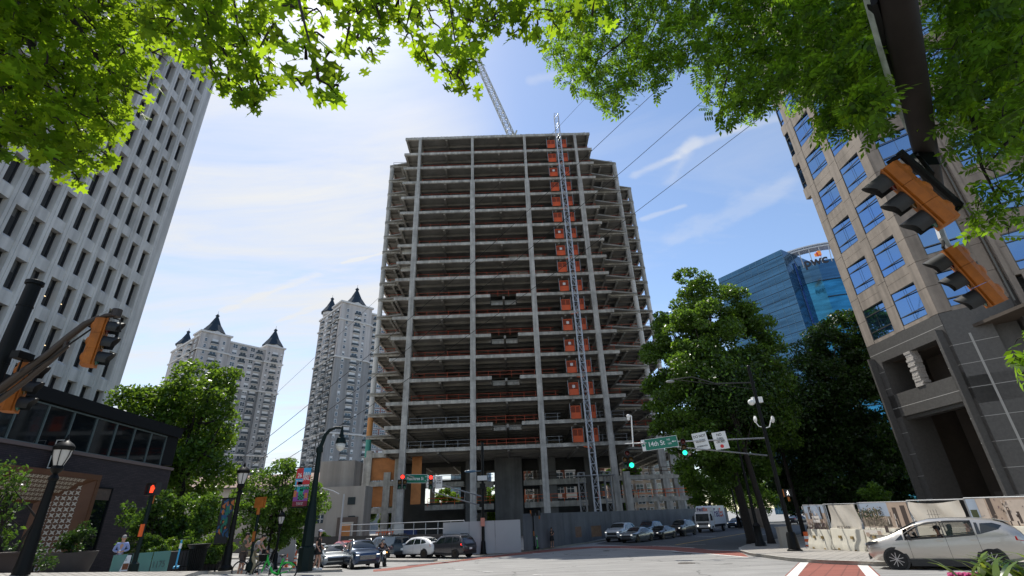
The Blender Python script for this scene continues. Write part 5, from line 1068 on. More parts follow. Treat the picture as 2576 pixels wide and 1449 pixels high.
# local x runs toward the camera, local -y faces the street
px_at=lambda px,zr=2.0: None
def xat(px):    # where the sight line through column px meets the fence line
    v=ray(px,1330); v=Vector((v.x,v.y,0)); n_=Vector((-fd.y,fd.x,0)); k=fs.dot(n_)/v.dot(n_); return (v*k-fs).dot(fd)
ft=2.75; fb=1.25
def zg(x): q=fs+fd*x; return g(q.x,q.y)
cuts=[2035,2088,2176,2305,2455,2640]
xs_=[xat(c) for c in cuts]
mb=MB(steel)
for a,b in zip(xs_,xs_[1:]): 
    mb.tube([(a,0,2.84),(b,0,2.80)],.03,6); mb.tube([(a,0,fb-.1),(b,0,fb-.1)],.03,6)
for a in xs_: mb.tube([(a,0,zg(a)+.1),(a,0,2.82)],.035,6); mb.tube([(a+.12,.03,zg(a)+.1),(a+.12,.03,2.8)],.03,6)
mb.build('fence_frame',t)
def printed(a,b,seed):
    m2=MB([prt,M('print_sky',(.30,.36,.45),.7),M('print_tree',(.045,.06,.02),.8,noise=.4,nscale=5),M('print_wall',(.38,.29,.23),.7,noise=.15,nscale=2),M('print_dark',(.05,.035,.03),.8),M('print_people',(.16,.10,.12),.8,noise=.6,nscale=9),M('print_floor',(.50,.42,.36),.7,noise=.15,nscale=1.5),M('print_white',(.6,.56,.52),.7)])
    w=b-a; m2.box(a+.06,-.02,fb,b-.06,-.012,2.80,0); r=random.Random(seed); z0,z1=fb,2.80; hh_=z1-z0; y=-.0225; k=0
    def qd(x0,zz0,x1,zz1,mi,sk=0):
        nonlocal k; k+=1; yy=-.021-.0006*k; m2.add([(a+.06+x0*(w-.12),yy,z0+zz0*hh_),(a+.06+x1*(w-.12),yy,z0+(zz0+sk)*hh_),(a+.06+x1*(w-.12),yy,z0+(zz1)*hh_),(a+.06+x0*(w-.12),yy,z0+(zz1)*hh_)],[(0,1,2,3)],mi)
    if seed==1:
        qd(0,.72,1,1,1); qd(0,.35,1,.72,3); 
        for i in range(5): x=r.random()*.85; qd(x,.5,x+.14,.95,4 if i%2 else 1)
        for i in range(190): x=r.random()*.97; z=r.random()*.42; s=.008+.022*(1-z*1.8); qd(x,z,x+s,z+s*3.2,r.choice([5,5,4,7,3]))
        for i in range(14): x=r.random()*.9; z=.5+r.random()*.4; qd(x,z,x+.03,z+.12,r.choice([4,1,7]),-.02)
        qd(.42,.38,.78,.62,7); qd(.47,.49,.73,.52,4)
    if seed==2:
        qd(0,.6,1,1,1); qd(.62,.25,1,1,3); qd(0,0,1,.3,6); qd(.7,.28,.78,.85,4); qd(.86,.2,.95,.9,4)
        for i in range(420):
            cx_=r.choice([.08,.2,.33,.45]); x=cx_+r.gauss(0,.04); z=.66+r.gauss(0,.085)
            if x>0 and z<.97: s=.008+r.random()*.018; qd(x,z,x+s,z+s*1.6,r.choice([2,2,2,4,3]),r.uniform(-.01,.01))
        for i in range(60): x=r.random()*.97; z=r.random()*.3; qd(x,z,x+.01+r.random()*.03,z+.006+.01*r.random(),r.choice([3,4,7]))
        for i in range(10): x=.5+r.random()*.45; z=.3+r.random()*.3; qd(x,z,x+.012,z+.16,r.choice([4,3,7]))
        for x in (.12,.25,.38): qd(x,.2,x+.012,.5,4)
        qd(.1,.06,.5,.2,7,.08); qd(.12,.0,.2,.12,3); qd(.38,.06,.46,.18,3); qd(.56,.14,.63,.34,4); qd(.82,.1,.88,.24,4)
    if seed==3:
        qd(0,0,1,1,3); qd(0,.55,.16,1,1); qd(.02,.3,.13,.75,2); qd(.17,.1,.3,1,6); qd(.33,.3,.4,1,4); qd(.42,.15,.52,.95,3); qd(.3,.0,1,.35,6,.0); qd(.55,.42,1,.95,6); qd(.58,.5,.62,.8,4); qd(.7,.45,.74,.7,4)
        for x in (.56,.66,.8,.9): qd(x,.32,x+.02,.5,4)
        qd(.75,.2,.86,.3,7)
        for i in range(46): x=.3+r.random()*.66; z=.05+r.random()*.9; s=r.random()*.06; qd(x,z,x+.006+s*.3,z+.01+s,r.choice([4,3,3,7,5]),r.uniform(-.02,.02))
    m2.build('printed_banner',t)
printed(xs_[0],xs_[1],1); printed(xs_[2],xs_[3],2); printed(xs_[4],xs_[5],3)
def cloth(a,b,sag,inset,seed):
    r=random.Random(seed); nx_,nz_=26,14; vs=[]; 
    for j in range(nz_+1):
        for i in range(nx_+1):
            u=i/nx_; v=j/nz_; top=1-sag*math.sin(math.pi*u)*.5*(v**3); x=a+inset[0]*(v if inset[0]<0 else (v))*1+ (b-a)*u*(1)+ (inset[1]*(v)*(1-u)); 
            z=fb-.05+(2.78-fb+.05)*v*top; y=-.05-.07*math.sin(u*9+v*4+seed)*math.sin(v*3.1)-.03*math.sin(u*31+v*9); vs.append((x,y,z))
    m2=MB(fabric); m2.add(vs,[(j*(nx_+1)+i,j*(nx_+1)+i+1,(j+1)*(nx_+1)+i+1,(j+1)*(nx_+1)+i) for j in range(nz_) for i in range(nx_)]); return m2.build('cream_banner',t,smooth=True)
cb=cloth(xs_[1]+.35,xs_[2]-.15,.02,(0,.25),1); text('PROSCENIUM',.235,M('banner_ink',(.06,.05,.05),.7),cb,((xs_[1]+xs_[2])/2+.1,-.18,fb+.36),(R(90),0,0),ext=.003,sx=.95)
cb=cloth(xs_[3]+.15,xs_[4]-.2,.12,(0,0),4)
mb=MB(M('banner_ink',(.06,.05,.05)))
xc_=(xs_[3]+xs_[4])/2
for i in range(4): mb.box(xc_-.3+i*.17,-.2,fb+.45,xc_-.29+i*.17,-.19,fb+1.2); mb.box(xc_-.42,-.201,fb+.55+i*.15,xc_+.35,-.191,fb+.56+i*.15)
mb.build('grid_logo',cb)
def barrier(x0,x1,label,hc=1.07):
    t2=thing('water_barrier',label,'traffic barrier',tuple(fs+fd*x0)[:2]+(zg((x0+x1)/2)+.14,),math.atan2(fd.y,fd.x),group='white water filled barriers under the fence'); L_=x1-x0
    mb=MB([bw1,M('barrier_hole',(.28,.2,.08),.8)]); pr=[(-.30,0),(-.30,.12),(-.27,.3),(-.17,.55),(-.13,hc-.08),(-.1,hc),(.1,hc),(.13,hc-.08),(.17,.55),(.27,.3),(.30,.12),(.30,0)]
    seg=[0.0,.06,L_*.3,L_*.33,L_*.36,L_*.63,L_*.66,L_*.69,L_-.06,L_]; sc=[.82,1,1,.93,1,1,.93,1,1,.82]; vs=[]
    for x_,s_ in zip(seg,sc): vs+= [(x_,y_*s_-.1,z_) for y_,z_ in pr]
    n_=len(pr); mb.add(vs,[(i*n_+j,i*n_+(j+1)%n_,(i+1)*n_+(j+1)%n_,(i+1)*n_+j) for i in range(len(seg)-1) for j in range(n_)]+[tuple(range(n_)),tuple(range((len(seg)-1)*n_,len(seg)*n_))[::-1]])
    for q in (.28,.64): mb.box(L_*q,-.345,.58,L_*q+.2,-.2,.72,1)
    for q in (.2,.7): mb.box(L_*q,-.41,0,L_*q+.22,-.3,.09,1)
    mb.build('body',t2,smooth=True,sharp=35)
barrier(xs_[0]+.15,xs_[1]+.3,'white water barrier at the far end of the fence, under the crowd print')
barrier(xs_[1]+.4,xs_[2]+.15,'white water barrier with a yellowed face under the first cream banner')
barrier(xs_[2]+.3,xs_[2]+2.8,'white water barrier under the printed plaza view, partly behind the car')
barrier(xs_[3]+.4,xs_[4],'white water barrier wholly behind the cabin of the silver hatchback')
barrier(xs_[4]+.2,xs_[5]-.2,'white water barrier behind the tail of the silver hatchback')
# barrel, utility box
x,y=19.9,38.8; p=pd(2028,1333,43.5); t=thing('traffic_barrel','orange and white striped traffic barrel left of the fence','traffic barrel',(p.x,p.y,.14)); mb=MB([orange,whitep]); r_=.3
for k,(a,b,mi) in enumerate(((0,.2,0),(.2,.38,1),(.38,.56,0),(.56,.74,1),(.74,1.0,0))): mb.lathe([(r_*(1-a*.2),a*1.0),(r_*(1-b*.2),b)],n=14,mi=mi)
mb.build('body',t,smooth=True,sharp=50)
p=pd(1968,1340,42); t=thing('utility_cabinet','beige utility cabinet at the foot of the right mast','utility cabinet',(p.x,p.y,.14)); mb=MB(M('cabinet_beige',(.3,.28,.24),.6)); mb.bevbox(-.3,-.25,0,.3,.25,1.35,.04); mb.box(-.33,-.28,1.35,.33,.28,1.42); mb.build('body',t)
# wires: (photo point, distance) polylines
def wire(label,pts,r=.022):
    t=thing('overhead_wire',label,'overhead wire',(0,0,0)); P=[pd(*p) for p in pts]; out_=[]
    for a,b in zip(P,P[1:]): out_+= [a+(b-a)*k/4 for k in range(4)]
    mb=MB(rub); mb.tube(out_+[P[-1]],[r*max(.7,p_.length/45) for p_ in out_+[P[-1]]],5); mb.build('cable',t)
wire('upper of three black wires crossing the concrete frame',[(1725,160,28),(1564,308.6,34),(1205,646,52),(925,896,75),(669,1105,110),(560,1190,130)])
wire('middle of three black wires crossing the concrete frame',[(1765,257,28),(1583,416,33),(1279,671,46),(925.7,960,70),(635,1170,108)])
wire('lowest of three black wires crossing the concrete frame',[(1925,287,27),(1583,546,36),(1416.7,671,42),(925.7,1026,66),(720,1156,95)])
wire('thin faint wire left of the three thick ones, ending at the hoist mast',[(1470,250,60),(1395,330,66),(970,733,90),(696,989,120)],.012)
# A-frame boards, planters, bins
def aframe(x,y,rz,label,hiring,zt=None):
    t=thing('a_frame_sign',label,'a-frame sign',(x,y,g(x,y)+.14 if zt is None else zt-.86),R(rz)); t.scale=(.77,.77,.77)
    for s_ in (-1,1):
        mb=MB([black,whitep]); mb.T=Matrix.Rotation(R(-14*s_),4,'X') if False else None
        y0,y1=(-.32*1,-.02) if s_<0 else (.32,.02)
        mb.extr([(-.33,y0,0),(.33,y0,0),(.33,y1,1.12),(-.33,y1,1.12)],(0,.03*s_,0)); 
        q=.006*s_; mb.extr([(-.29,y0+.05*(y1-y0)+.03*s_+q,.06),(.29,y0+.05*(y1-y0)+.03*s_+q,.06),(.29,y0+.95*(y1-y0)+.03*s_+q,1.07),(-.29,y0+.95*(y1-y0)+.03*s_+q,1.07)],(0,.003*s_,0),1)
        o_=mb.build('board',t)
        if s_<0:
            rx_=90-math.degrees(math.atan2(.30,1.12))
            def fy(z): return -.32+.30*z/1.12-.045
            if hiring: text('NOW\nHIRING',.13,sblack,o_,(-.08,fy(.93),.93),(R(rx_),0,0),ext=.002)
            m2=MB([M('poster_brown',(.22,.07,.02),.6,noise=.5,nscale=14),M('poster_wine',(.09,.02,.05),.6,noise=.5,nscale=14)])
            rects=((-.27,.1,-.02,.36,0),(.02,.1,.27,.36,1),(.02,.42,.27,.7,0)) if hiring else ((-.1,.2,.05,.45,0),(.1,.5,.2,.6,1))
            for a,b,c_,d_,mi in rects: m2.extr([(a,fy(b)+.004,b),(c_,fy(b)+.004,b),(c_,fy(d_)+.004,d_),(a,fy(d_)+.004,d_)],(0,.004,0),mi)
            m2.build('poster',o_)
p=pd(303,1440,27); aframe(p.x,p.y,33,'white and black a-frame board reading now hiring, beside the glass railing',True,pd(322,1394,27).z)
p=pd(48,1452,22); aframe(p.x,p.y,36,'white a-frame board cut by the bottom left of the picture, behind the lamp post',False,pd(48,1402,22).z)
p=pd(178,1389,25.5); z=p.z-1.25; t=thing('planter','large dark round planter in front of the bronze portal','planter',(p.x,p.y,z)); mb=MB(M('dark_concrete_pot',(.035,.03,.03),.7,noise=.2,nscale=3)); mb.lathe([(.5,-.1),(.62,.4),(.78,1.1),(.82,1.25),(.76,1.25),(.72,1.1),(.1,1.1)],n=20); mb.build('pot',t,smooth=True,sharp=40); PLANT1=(p.x,p.y,z+1.2)
p=pd(20,1390,18); z=p.z-1.2; t=thing('planter','low brown box planter at the bottom left corner','planter',(p.x,p.y,z)); mb=MB(M('brown_box',(.045,.03,.025),.7)); mb.box(-1.3,-.6,0,-.1,.5,1.15); mb.box(-1.35,-.65,1.15,-.05,.55,1.2); mb.build('box',t)
p=pd(488,1436,25.5); z=g(p.x,p.y)+.14; t=thing('trash_bin','black slatted trash bin with a flared rim on the left plaza','trash bin',(p.x,p.y,z)); mb=MB(black); mb.lathe([(.27,0),(.27,.06),(.24,.08)],n=24); mb.lathe([(.30,.78),(.32,.80),(.42,.93),(.43,.96),(.38,.95),(.27,.80)],n=24)
for i in range(28): a=R(i*360/28); mb.tube([(.27*math.cos(a),.27*math.sin(a),.05),(.31*math.cos(a),.31*math.sin(a),.8)],.022,4)
mb.lathe([(.22,.1),(.24,.78)],n=16); mb.build('body',t)
# glass railing in front of the restaurant
a=pd(273,1440,26.5); b=pd(426,1414,28.5); t=thing('glass_railing','greenish glass railing panels with the number 1175 on the left plaza','glass railing',(a.x,a.y,pd(350,1391,27.5).z-1.25)); d=(b-a); d.z=0; Ln=d.length; t.rotation_euler=(0,0,math.atan2(d.y,d.x))
gg=bpy.data.materials.new('green_glass'); gg.use_nodes=True; pb=gg.node_tree.nodes['Principled BSDF']; pb.inputs['Base Color'].default_value=(.16,.34,.31,1); pb.inputs['Roughness'].default_value=.08; pb.inputs['Alpha'].default_value=.72
for i in range(3):
    m2=MB(gg); m2.box(Ln*i/3+.03,0,.12,Ln*(i+1)/3-.03,.02,1.25); po=m2.build('glass_panel',t)
    if i==2: text('1175',.34,M('etched_dark',(.05,.1,.1),.5),po,(Ln-.55,-.008,.75),(R(90),0,0),ext=.002,bold=.004)
mb=MB(concd); mb.box(-.2,-.12,-.3,Ln+.2,.14,.1); mb.build('kerb_wall',t)
c=pd(435,1440,30); d=pd(570,1425,31); t=thing('planter_wall','long dark planter wall along the left plaza','planter wall',(c.x,c.y,g(c.x,c.y)+.1)); e_=d-c; e_.z=0; t.rotation_euler=(0,0,math.atan2(e_.y,e_.x)); mb=MB(M('dark_planter',(.035,.033,.033),.7)); mb.box(-.3,0,0,e_.length,2.2,.95); mb.build('wall',t)
mb=MB(black); mb.box(.0,-.3,.3,e_.length,-.26,.34); mb.box(0,-.3,.95,e_.length,-.26,.99)
for q in np.arange(0,e_.length,.14): mb.box(q,-.29,.05,q+.02,-.27,.95)
mb.build('bike_rack_rail',t)
# cones
for px,py,lab in ((740,1431,'orange traffic cone with white bands touching the gooseneck lamp base'),(719,1428,'smaller orange traffic cone left of the gooseneck lamp')):
    x,y=gp(px,py-1); t=thing('traffic_cone',lab,'traffic cone',(x,y,g(x,y))); k=1.0 if px>730 else .8; mb=MB([orange,whitep]); mb.box(-.2*k,-.2*k,0,.2*k,.2*k,.04)
    for a,b_,mi in ((.04,.45,0),(.45,.6,1),(.6,.7,0),(.7,.82,1),(.82,1.15,0)): mb.lathe([((.16-.11*a)*k,a*k),((.16-.11*b_)*k,b_*k)],n=12,mi=mi)
    mb.build('cone',t,smooth=True,sharp=50)
# ================================================================ VEHICLES
def lerp(a,b,t): return a+(b-a)*t
def carpaint(name,c,metal=.35): return M(name,c,.28,metal,coat=.8)
glass_t=bpy.data.materials.new('tinted_clear_glass'); glass_t.use_nodes=True; _p=glass_t.node_tree.nodes['Principled BSDF']; _p.inputs['Base Color'].default_value=(.03,.045,.04,1); _p.inputs['Roughness'].default_value=.04; _p.inputs['Alpha'].default_value=.45
PROF={ # (x from the nose 0..1, z low, z belt, z top, half width factor, roof half-width factor)
'suv':[(0,.34,.44,.52,.74,.66),(.012,.26,.50,.585,.86,.76),(.05,.20,.555,.63,.95,.84),(.14,.17,.585,.665,.99,.86),(.25,.16,.60,.69,1,.86),(.29,.16,.61,.71,1,.84),(.36,.16,.615,.86,1,.76),(.42,.16,.62,.965,1,.72),(.55,.16,.63,1,1,.72),(.75,.16,.64,.99,1,.71),(.87,.16,.65,.965,.99,.70),(.93,.18,.655,.85,.98,.74),(.965,.22,.65,.72,.96,.80),(.99,.27,.56,.62,.92,.82),(1,.33,.5,.56,.86,.78)],
'cuv':[(0,.34,.44,.50,.74,.66),(.012,.25,.50,.57,.86,.76),(.05,.19,.54,.62,.95,.84),(.14,.17,.575,.655,.99,.86),(.24,.16,.59,.68,1,.86),(.28,.16,.60,.70,1,.84),(.35,.16,.605,.85,1,.76),(.42,.16,.615,.965,1,.70),(.54,.16,.63,1,1,.69),(.68,.16,.65,.975,1,.68),(.79,.16,.675,.92,.99,.68),(.87,.17,.69,.85,.985,.70),(.93,.19,.69,.765,.97,.76),(.975,.24,.64,.69,.94,.82),(1,.33,.5,.58,.87,.78)],
'sedan':[(0,.36,.44,.48,.72,.62),(.012,.24,.48,.54,.86,.74),(.05,.18,.53,.60,.95,.82),(.14,.16,.57,.645,.99,.84),(.25,.15,.60,.68,1,.84),(.285,.15,.61,.70,1,.82),(.36,.15,.62,.85,1,.74),(.44,.15,.63,.965,1,.69),(.55,.15,.64,1,1,.68),(.68,.15,.65,.975,1,.68),(.77,.16,.66,.88,.99,.72),(.855,.17,.67,.765,.98,.80),(.93,.2,.66,.745,.96,.82),(.985,.26,.60,.70,.92,.80),(1,.34,.5,.58,.86,.76)],
'pickup':[(0,.36,.48,.56,.80,.74),(.012,.26,.54,.62,.9,.82),(.05,.22,.58,.66,.97,.88),(.14,.20,.60,.68,1,.88),(.23,.20,.61,.69,1,.88),(.27,.20,.62,.71,1,.86),(.33,.20,.62,.87,1,.77),(.38,.20,.62,.97,1,.73),(.47,.20,.63,1,1,.72),(.60,.20,.63,.98,1,.72),(.64,.20,.63,.93,1,.74),(.66,.20,.64,.66,1,.93),(.85,.20,.64,.66,1,.93),(.985,.22,.64,.66,.99,.93),(1,.3,.6,.64,.97,.91)],
'hatch':[(0,.38,.46,.50,.66,.55),(.010,.25,.48,.53,.80,.68),(.035,.19,.51,.58,.91,.78),(.10,.16,.545,.63,.97,.82),(.17,.15,.565,.68,.99,.82),(.215,.15,.575,.73,1,.80),(.28,.15,.585,.82,1,.76),(.36,.15,.595,.92,1,.71),(.46,.15,.61,.985,1,.69),(.58,.15,.63,1,1,.68),(.72,.15,.66,.985,1,.67),(.84,.16,.70,.945,.99,.67),(.90,.18,.72,.89,.98,.70),(.945,.22,.70,.80,.96,.74),(.975,.28,.62,.70,.93,.78),(.99,.32,.54,.60,.90,.78),(1,.38,.48,.54,.84,.72)]}
def car(label,x,y,hd,L,Wd,Ht,style,paint,cat='car',wx=(.185,.80),wr=.34,rimm=None,lit=True,brake=False,rails=False,grille='black',group=None,detail=False,cap=False,tilt=0):
    t=thing({'suv':'suv','cuv':'suv','sedan':'sedan','pickup':'pickup_truck','hatch':'hatchback'}[style],label,cat,(x,y,g(x,y)+.01),R(90-hd),group)
    if tilt: t.rotation_euler=(0,tilt,R(90-hd))
    pr=PROF[style]; hw=Wd/2
    def rg(fx):
        for a,b in zip(pr,pr[1:]):
            if a[0]<=fx<=b[0]:
                k=(fx-a[0])/(b[0]-a[0]); s_=[lerp(p,q,k) for p,q in zip(a,b)]; return s_
        return list(pr[-1])
    X=lambda fx:(.5-fx)*L
    def ring(s_):
        _,zl,zb,zt,w,wr_=s_; zl*=Ht;zb*=Ht;zt*=Ht; ww=hw*w; wt=hw*wr_*(.5+.5*w)
        P=[(0,zl),(ww*.88,zl),(ww*.97,zl+.07*Ht),(ww*1.0,lerp(zl,zb,.5)),(ww*.99,lerp(zl,zb,.82)),(ww*.955,zb),(lerp(ww*.955,wt,.92),lerp(zb,zt,.86)),(wt*.93,lerp(zb,zt,.965)),(wt*.62,zt+.004),(0,zt+.012)]
        return P
    ss=[]; 
    for a,b in zip(pr,pr[1:]):
        ss.append(a); 
        if b[0]-a[0]>.06: ss.append(tuple(lerp(p,q,.5) for p,q in zip(a,b)))
    ss.append(pr[-1]); vs=[]; n=0
    for s_ in ss:
        P=ring(s_); pts=[(p[0],p[1]) for p in P]+[(-p[0],p[1]) for p in P[-2:0:-1]]; n=len(pts); vs+=[(X(s_[0]),a,b) for a,b in pts]
    mb=MB(paint); fsx=[(i*n+j,i*n+(j+1)%n,(i+1)*n+(j+1)%n,(i+1)*n+j) for i in range(len(ss)-1) for j in range(n) if not (style=='hatch' and j in (5,12) and ss[i][0]>.279 and ss[i+1][0]<.721)]
    mb.add(vs,fsx+[tuple(range(n)),tuple(range((len(ss)-1)*n,len(ss)*n))[::-1]]); mb.build('body',t,smooth=True,sharp=38)
    def side(fx,k,s_=1,off=.008):
        r_=rg(fx); P=ring(r_); a,b=P[5],P[6]; return (X(fx),s_*(lerp(a[0],b[0],k)+off),lerp(a[1],b[1],k))
    if style=='pickup': panes=[((.305,.05),(.385,.80),(.455,.86),(.455,.05)),((.475,.05),(.475,.86),(.60,.86),(.615,.05))]
    elif style=='sedan': panes=[((.335,.06),(.44,.84),(.545,.88),(.545,.06)),((.56,.06),(.56,.88),(.68,.86),(.76,.30),(.745,.06))]
    elif style=='cuv': panes=[((.315,.06),(.41,.82),(.53,.88),(.53,.06)),((.545,.06),(.545,.88),(.67,.87),(.70,.06)),((.715,.08),(.69,.86),(.77,.78),(.83,.35),(.79,.10))]
    elif style=='hatch': panes=[((.215,.05),(.268,.62),(.272,.06)),((.285,.05),(.285,.60),(.36,.84),(.42,.93),(.515,.93),(.515,.05)),((.535,.05),(.535,.93),(.70,.93),(.715,.90),(.715,.05)),((.73,.05),(.735,.86),(.752,.85),(.752,.05)),((.752,.05),(.768,.80),(.84,.86),(.885,.72),(.86,.30))]
    else: panes=[((.32,.06),(.415,.82),(.53,.88),(.53,.06)),((.545,.06),(.545,.88),(.70,.88),(.72,.06)),((.735,.10),(.735,.86),(.86,.80),(.875,.45),(.84,.12))]
    for s_ in (1,-1):
        for pn in panes:
            inn=style=='hatch' and .28<pn[0][0]<.6
            if inn and s_==1 and pn[0][0]<.5: pass
            else: m2=MB(glass_t if inn else glassd); m2.add([side(fx,k,s_) for fx,k in pn],[tuple(range(len(pn)))]); m2.build('side_window',t)
            if inn: m2=MB(plastblk); q_=[Vector(side(fx,k,s_,.0)) for fx,k in pn]; m2.tube(q_+[q_[0]],.02,5,cap=False); m2.build('window_trim',t)
    def top(fx,v,off=.012):
        P=ring(rg(fx)); q=[P[9],P[8],P[7],P[6]]; u=abs(v)*3; i=min(2,int(u)); k=u-i; yy=lerp(q[i][0],q[i+1][0],k); z_=lerp(q[i][1],q[i+1][1],k); return (X(fx),(1 if v>0 else -1)*yy,z_+off)
    def patch(f0,f1,name,m_,vmax=.80,off=.012):
        m2=MB(m_); fx_=np.linspace(f0,f1,6); vv=np.linspace(-vmax,vmax,7); m2.add([(top(a,b,off)[0]+off*(1 if f0<.5 else -1),top(a,b,off)[1],top(a,b,off)[2]) for a in fx_ for b in vv],[(i*7+j,i*7+j+1,(i+1)*7+j+1,(i+1)*7+j) for i in range(5) for j in range(6)]); m2.build(name,t,smooth=True)
    ws={'suv':(.30,.41),'cuv':(.295,.41),'sedan':(.30,.43),'pickup':(.285,.375),'hatch':(.225,.385)}[style]; patch(ws[0],ws[1],'windscreen',glassd)
    rw={'suv':(.885,.945),'cuv':(.80,.92),'sedan':(.70,.83),'pickup':(.605,.645),'hatch':(.885,.935)}[style]; patch(rw[0],rw[1],'rear_window',glassd)
    for fx in wx:
        for s_ in (1,-1):
            wm=MB([rub]); c=(X(fx),s_*(hw-.105),wr); wm.lathe([(wr*.62,-.11),(wr*.93,-.115),(wr,-.09),(wr,.09),(wr*.93,.115),(wr*.62,.11)],c,22,axis='y'); w_=wm.build('wheel',t,smooth=True,sharp=40)
            am=MB(plastblk); am.lathe([(wr*1.17,0),(wr*1.17,.006)],(X(fx),s_*(hw*.985)-(.0 if s_>0 else .006),wr*1.02),22,axis='y'); am.build('wheel_well_shade',t)  # black disc on the uncut flank, painted shade of the wheel well
            rm=MB(rimm or rim); yo=s_*(hw+.012); rm.lathe([(wr*.12,0),(wr*.12,.012*s_)],(X(fx),yo,wr),10,axis='y'); ns=5
            for k in range(ns):
                a=2*math.pi*k/ns; 
                for da in ((0,) if not detail else (-.1,.16)):
                    ca,sa=math.cos(a+da),math.sin(a+da); ta,tb=math.cos(a+da*2.2),math.sin(a+da*2.2); w2=wr*(.09 if not detail else .032)
                    rm.add([(X(fx)+ca*wr*.1-sa*w2,yo,wr+sa*wr*.1+ca*w2),(X(fx)+ca*wr*.1+sa*w2,yo,wr+sa*wr*.1-ca*w2),(X(fx)+ta*wr*.66+tb*w2*.8,yo,wr+tb*wr*.66-ta*w2*.8),(X(fx)+ta*wr*.66-tb*w2*1.2,yo,wr+tb*wr*.66+ta*w2*1.2)],[(0,1,2,3)])
            rm.lathe([(wr*.66,0),(wr*.70,.004*s_),(wr*.70,-.03*s_),(wr*.66,-.03*s_)],(X(fx),yo,wr),22,axis='y') if not detail else None
            rm.build('rim',w_)
            dm_=MB(M('wheel_void',(.006,.006,.006),.9)); dm_.lathe([(wr*.66,0),(wr*.66,.003)],(X(fx),yo-(.012 if s_>0 else -.009),wr),20,axis='y'); dm_.build('brake_shadow_disc',w_)
    # lights, grille, bumper, plate
    def nose(fx,yy,z0,z1,w,d,m_,nm):
        P=rg(fx); m2=MB(m_); s_=1 if yy>0 else -1; xx=X(fx)
        m2.extr([(xx+d,yy-w/2*s_,z0),(xx-.16,yy+w/2*s_,z0+(z1-z0)*.25),(xx-.16,yy+w/2*s_,z1),(xx+d*.6,yy-w/2*s_,z1-(z1-z0)*.2)],(-.1 if fx<.5 else .1,0,0)); return m2.build(nm,t)
    hz=.50*Ht if style!='pickup' else .58*Ht
    for s_ in (1,-1):
        m2=MB([whlit if lit else M('headlamp_glass',(.5,.52,.55),.1),M('headlamp_dark',(.05,.055,.06),.15)])
        fx=.028; yy=s_*hw*.72
        a=[(X(.004),s_*hw*.56,hz-.02*Ht),(X(.03),s_*hw*.86,hz-.01*Ht),(X(.10),s_*hw*.965,hz+.055*Ht),(X(.10),s_*hw*.94,hz+.085*Ht),(X(.035),s_*hw*.84,hz+.06*Ht),(X(.012),s_*hw*.56,hz+.035*Ht)]
        m2.extr(a,(.03,s_*.012,.004),1); m2.box(X(.012)+.02,s_*hw*.60,hz+.002*Ht,X(.012)+.055,s_*hw*.80,hz+.03*Ht,0); m2.build('headlight',t)
        m3=MB(redlit if brake else redp); zt=.56*Ht if style!='pickup' else .50*Ht
        b_=[(X(.985),s_*hw*.62,zt+.0),(X(.965),s_*hw*.93,zt-.02*Ht),(X(.93),s_*hw*.97,zt+.0),(X(.93),s_*hw*.95,zt+.07*Ht),(X(.97),s_*hw*.62,zt+.08*Ht)]
        if style in('sedan','pickup'): b_=[(x_,y_,z_+.02*Ht) for x_,y_,z_ in b_]
        m3.extr(b_,(-.035,s_*.015,0)); m3.build('taillight',t)
        m4=MB(paint if style!='hatch' else plastblk); m4.ell((X(.315),s_*(hw*1.0+.10),.66*Ht),(.07,.11,.075)); m4.build('mirror',t,smooth=True)
        m5=MB(paint); 
        for fx in ((.50,.70) if style!='pickup' else (.44,.6)): m5.box(X(fx)-.09,s_*(hw*.99),.565*Ht,X(fx)+.09,s_*(hw*.99+.03),.585*Ht)
        m5.build('door_handle',t)
        m6=MB(plastblk); m6.box(X(.76),s_*(hw*.93),.155*Ht,X(.24),s_*(hw*1.0+.003),.205*Ht); 
        m6.build('sill_trim',t)
        m7=MB(M('door_gap',(.01,.01,.01),.8))
        for fx in (.30,.54,.725) if style!='pickup' else (.28,.465,.62):
            P=ring(rg(fx)); m7.extr([(X(fx),s_*(P[2][0]+.004),P[2][1]),(X(fx),s_*(P[3][0]+.004),P[3][1]),(X(fx),s_*(P[4][0]+.004),P[4][1]),(X(fx),s_*(P[5][0]+.004),P[5][1])],(.008,0,0)) 
        m7.build('door_gap',t)
    m2=MB([plastblk,M('chrome',(.35,.35,.36),.25,.9)]); gz0,gz1=(.36*Ht,.50*Ht); gw=hw*.55
    m2.extr([(X(-.001),-gw,gz0),(X(-.001),gw,gz0),(X(.003),gw*1.05,gz1),(X(.003),-gw*1.05,gz1)],(.02,0,0))
    if grille=='chrome':
        for k in range(5): z=gz0+.015+k*(gz1-gz0-.02)/4.4; m2.box(X(.0)+.0,-gw*.97,z,X(0)+.045,gw*.97,z+.018,1)
    m2.extr([(X(.004),-hw*.72,.20*Ht),(X(.004),hw*.72,.20*Ht),(X(.001),hw*.58,.31*Ht),(X(.001),-hw*.58,.31*Ht)],(.03,0,0)); m2.build('grille',t)
    m2=MB([plastblk,whitep]); m2.extr([(X(.992),-hw*.84,.17*Ht),(X(.992),hw*.84,.17*Ht),(X(1.0),hw*.8,.31*Ht),(X(1.0),-hw*.8,.31*Ht)],(-.02,0,0)); m2.build('rear_bumper',t)
    m2=MB(whitep); m2.box(X(1)-.03,-.16,.36*Ht,X(1)-.015,.16,.36*Ht+.15); m2.build('number_plate',t)
    if rails:
        m2=MB(steel if grille=='chrome' else black)
        for s_ in (1,-1): 
            q=hw*.64; m2.tube([(X(.43),s_*q,Ht*.975),(X(.47),s_*q,Ht*1.03),(X(.82),s_*q,Ht*1.015),(X(.86),s_*q,Ht*.97)],.02,5)
        m2.build('roof_rail',t)
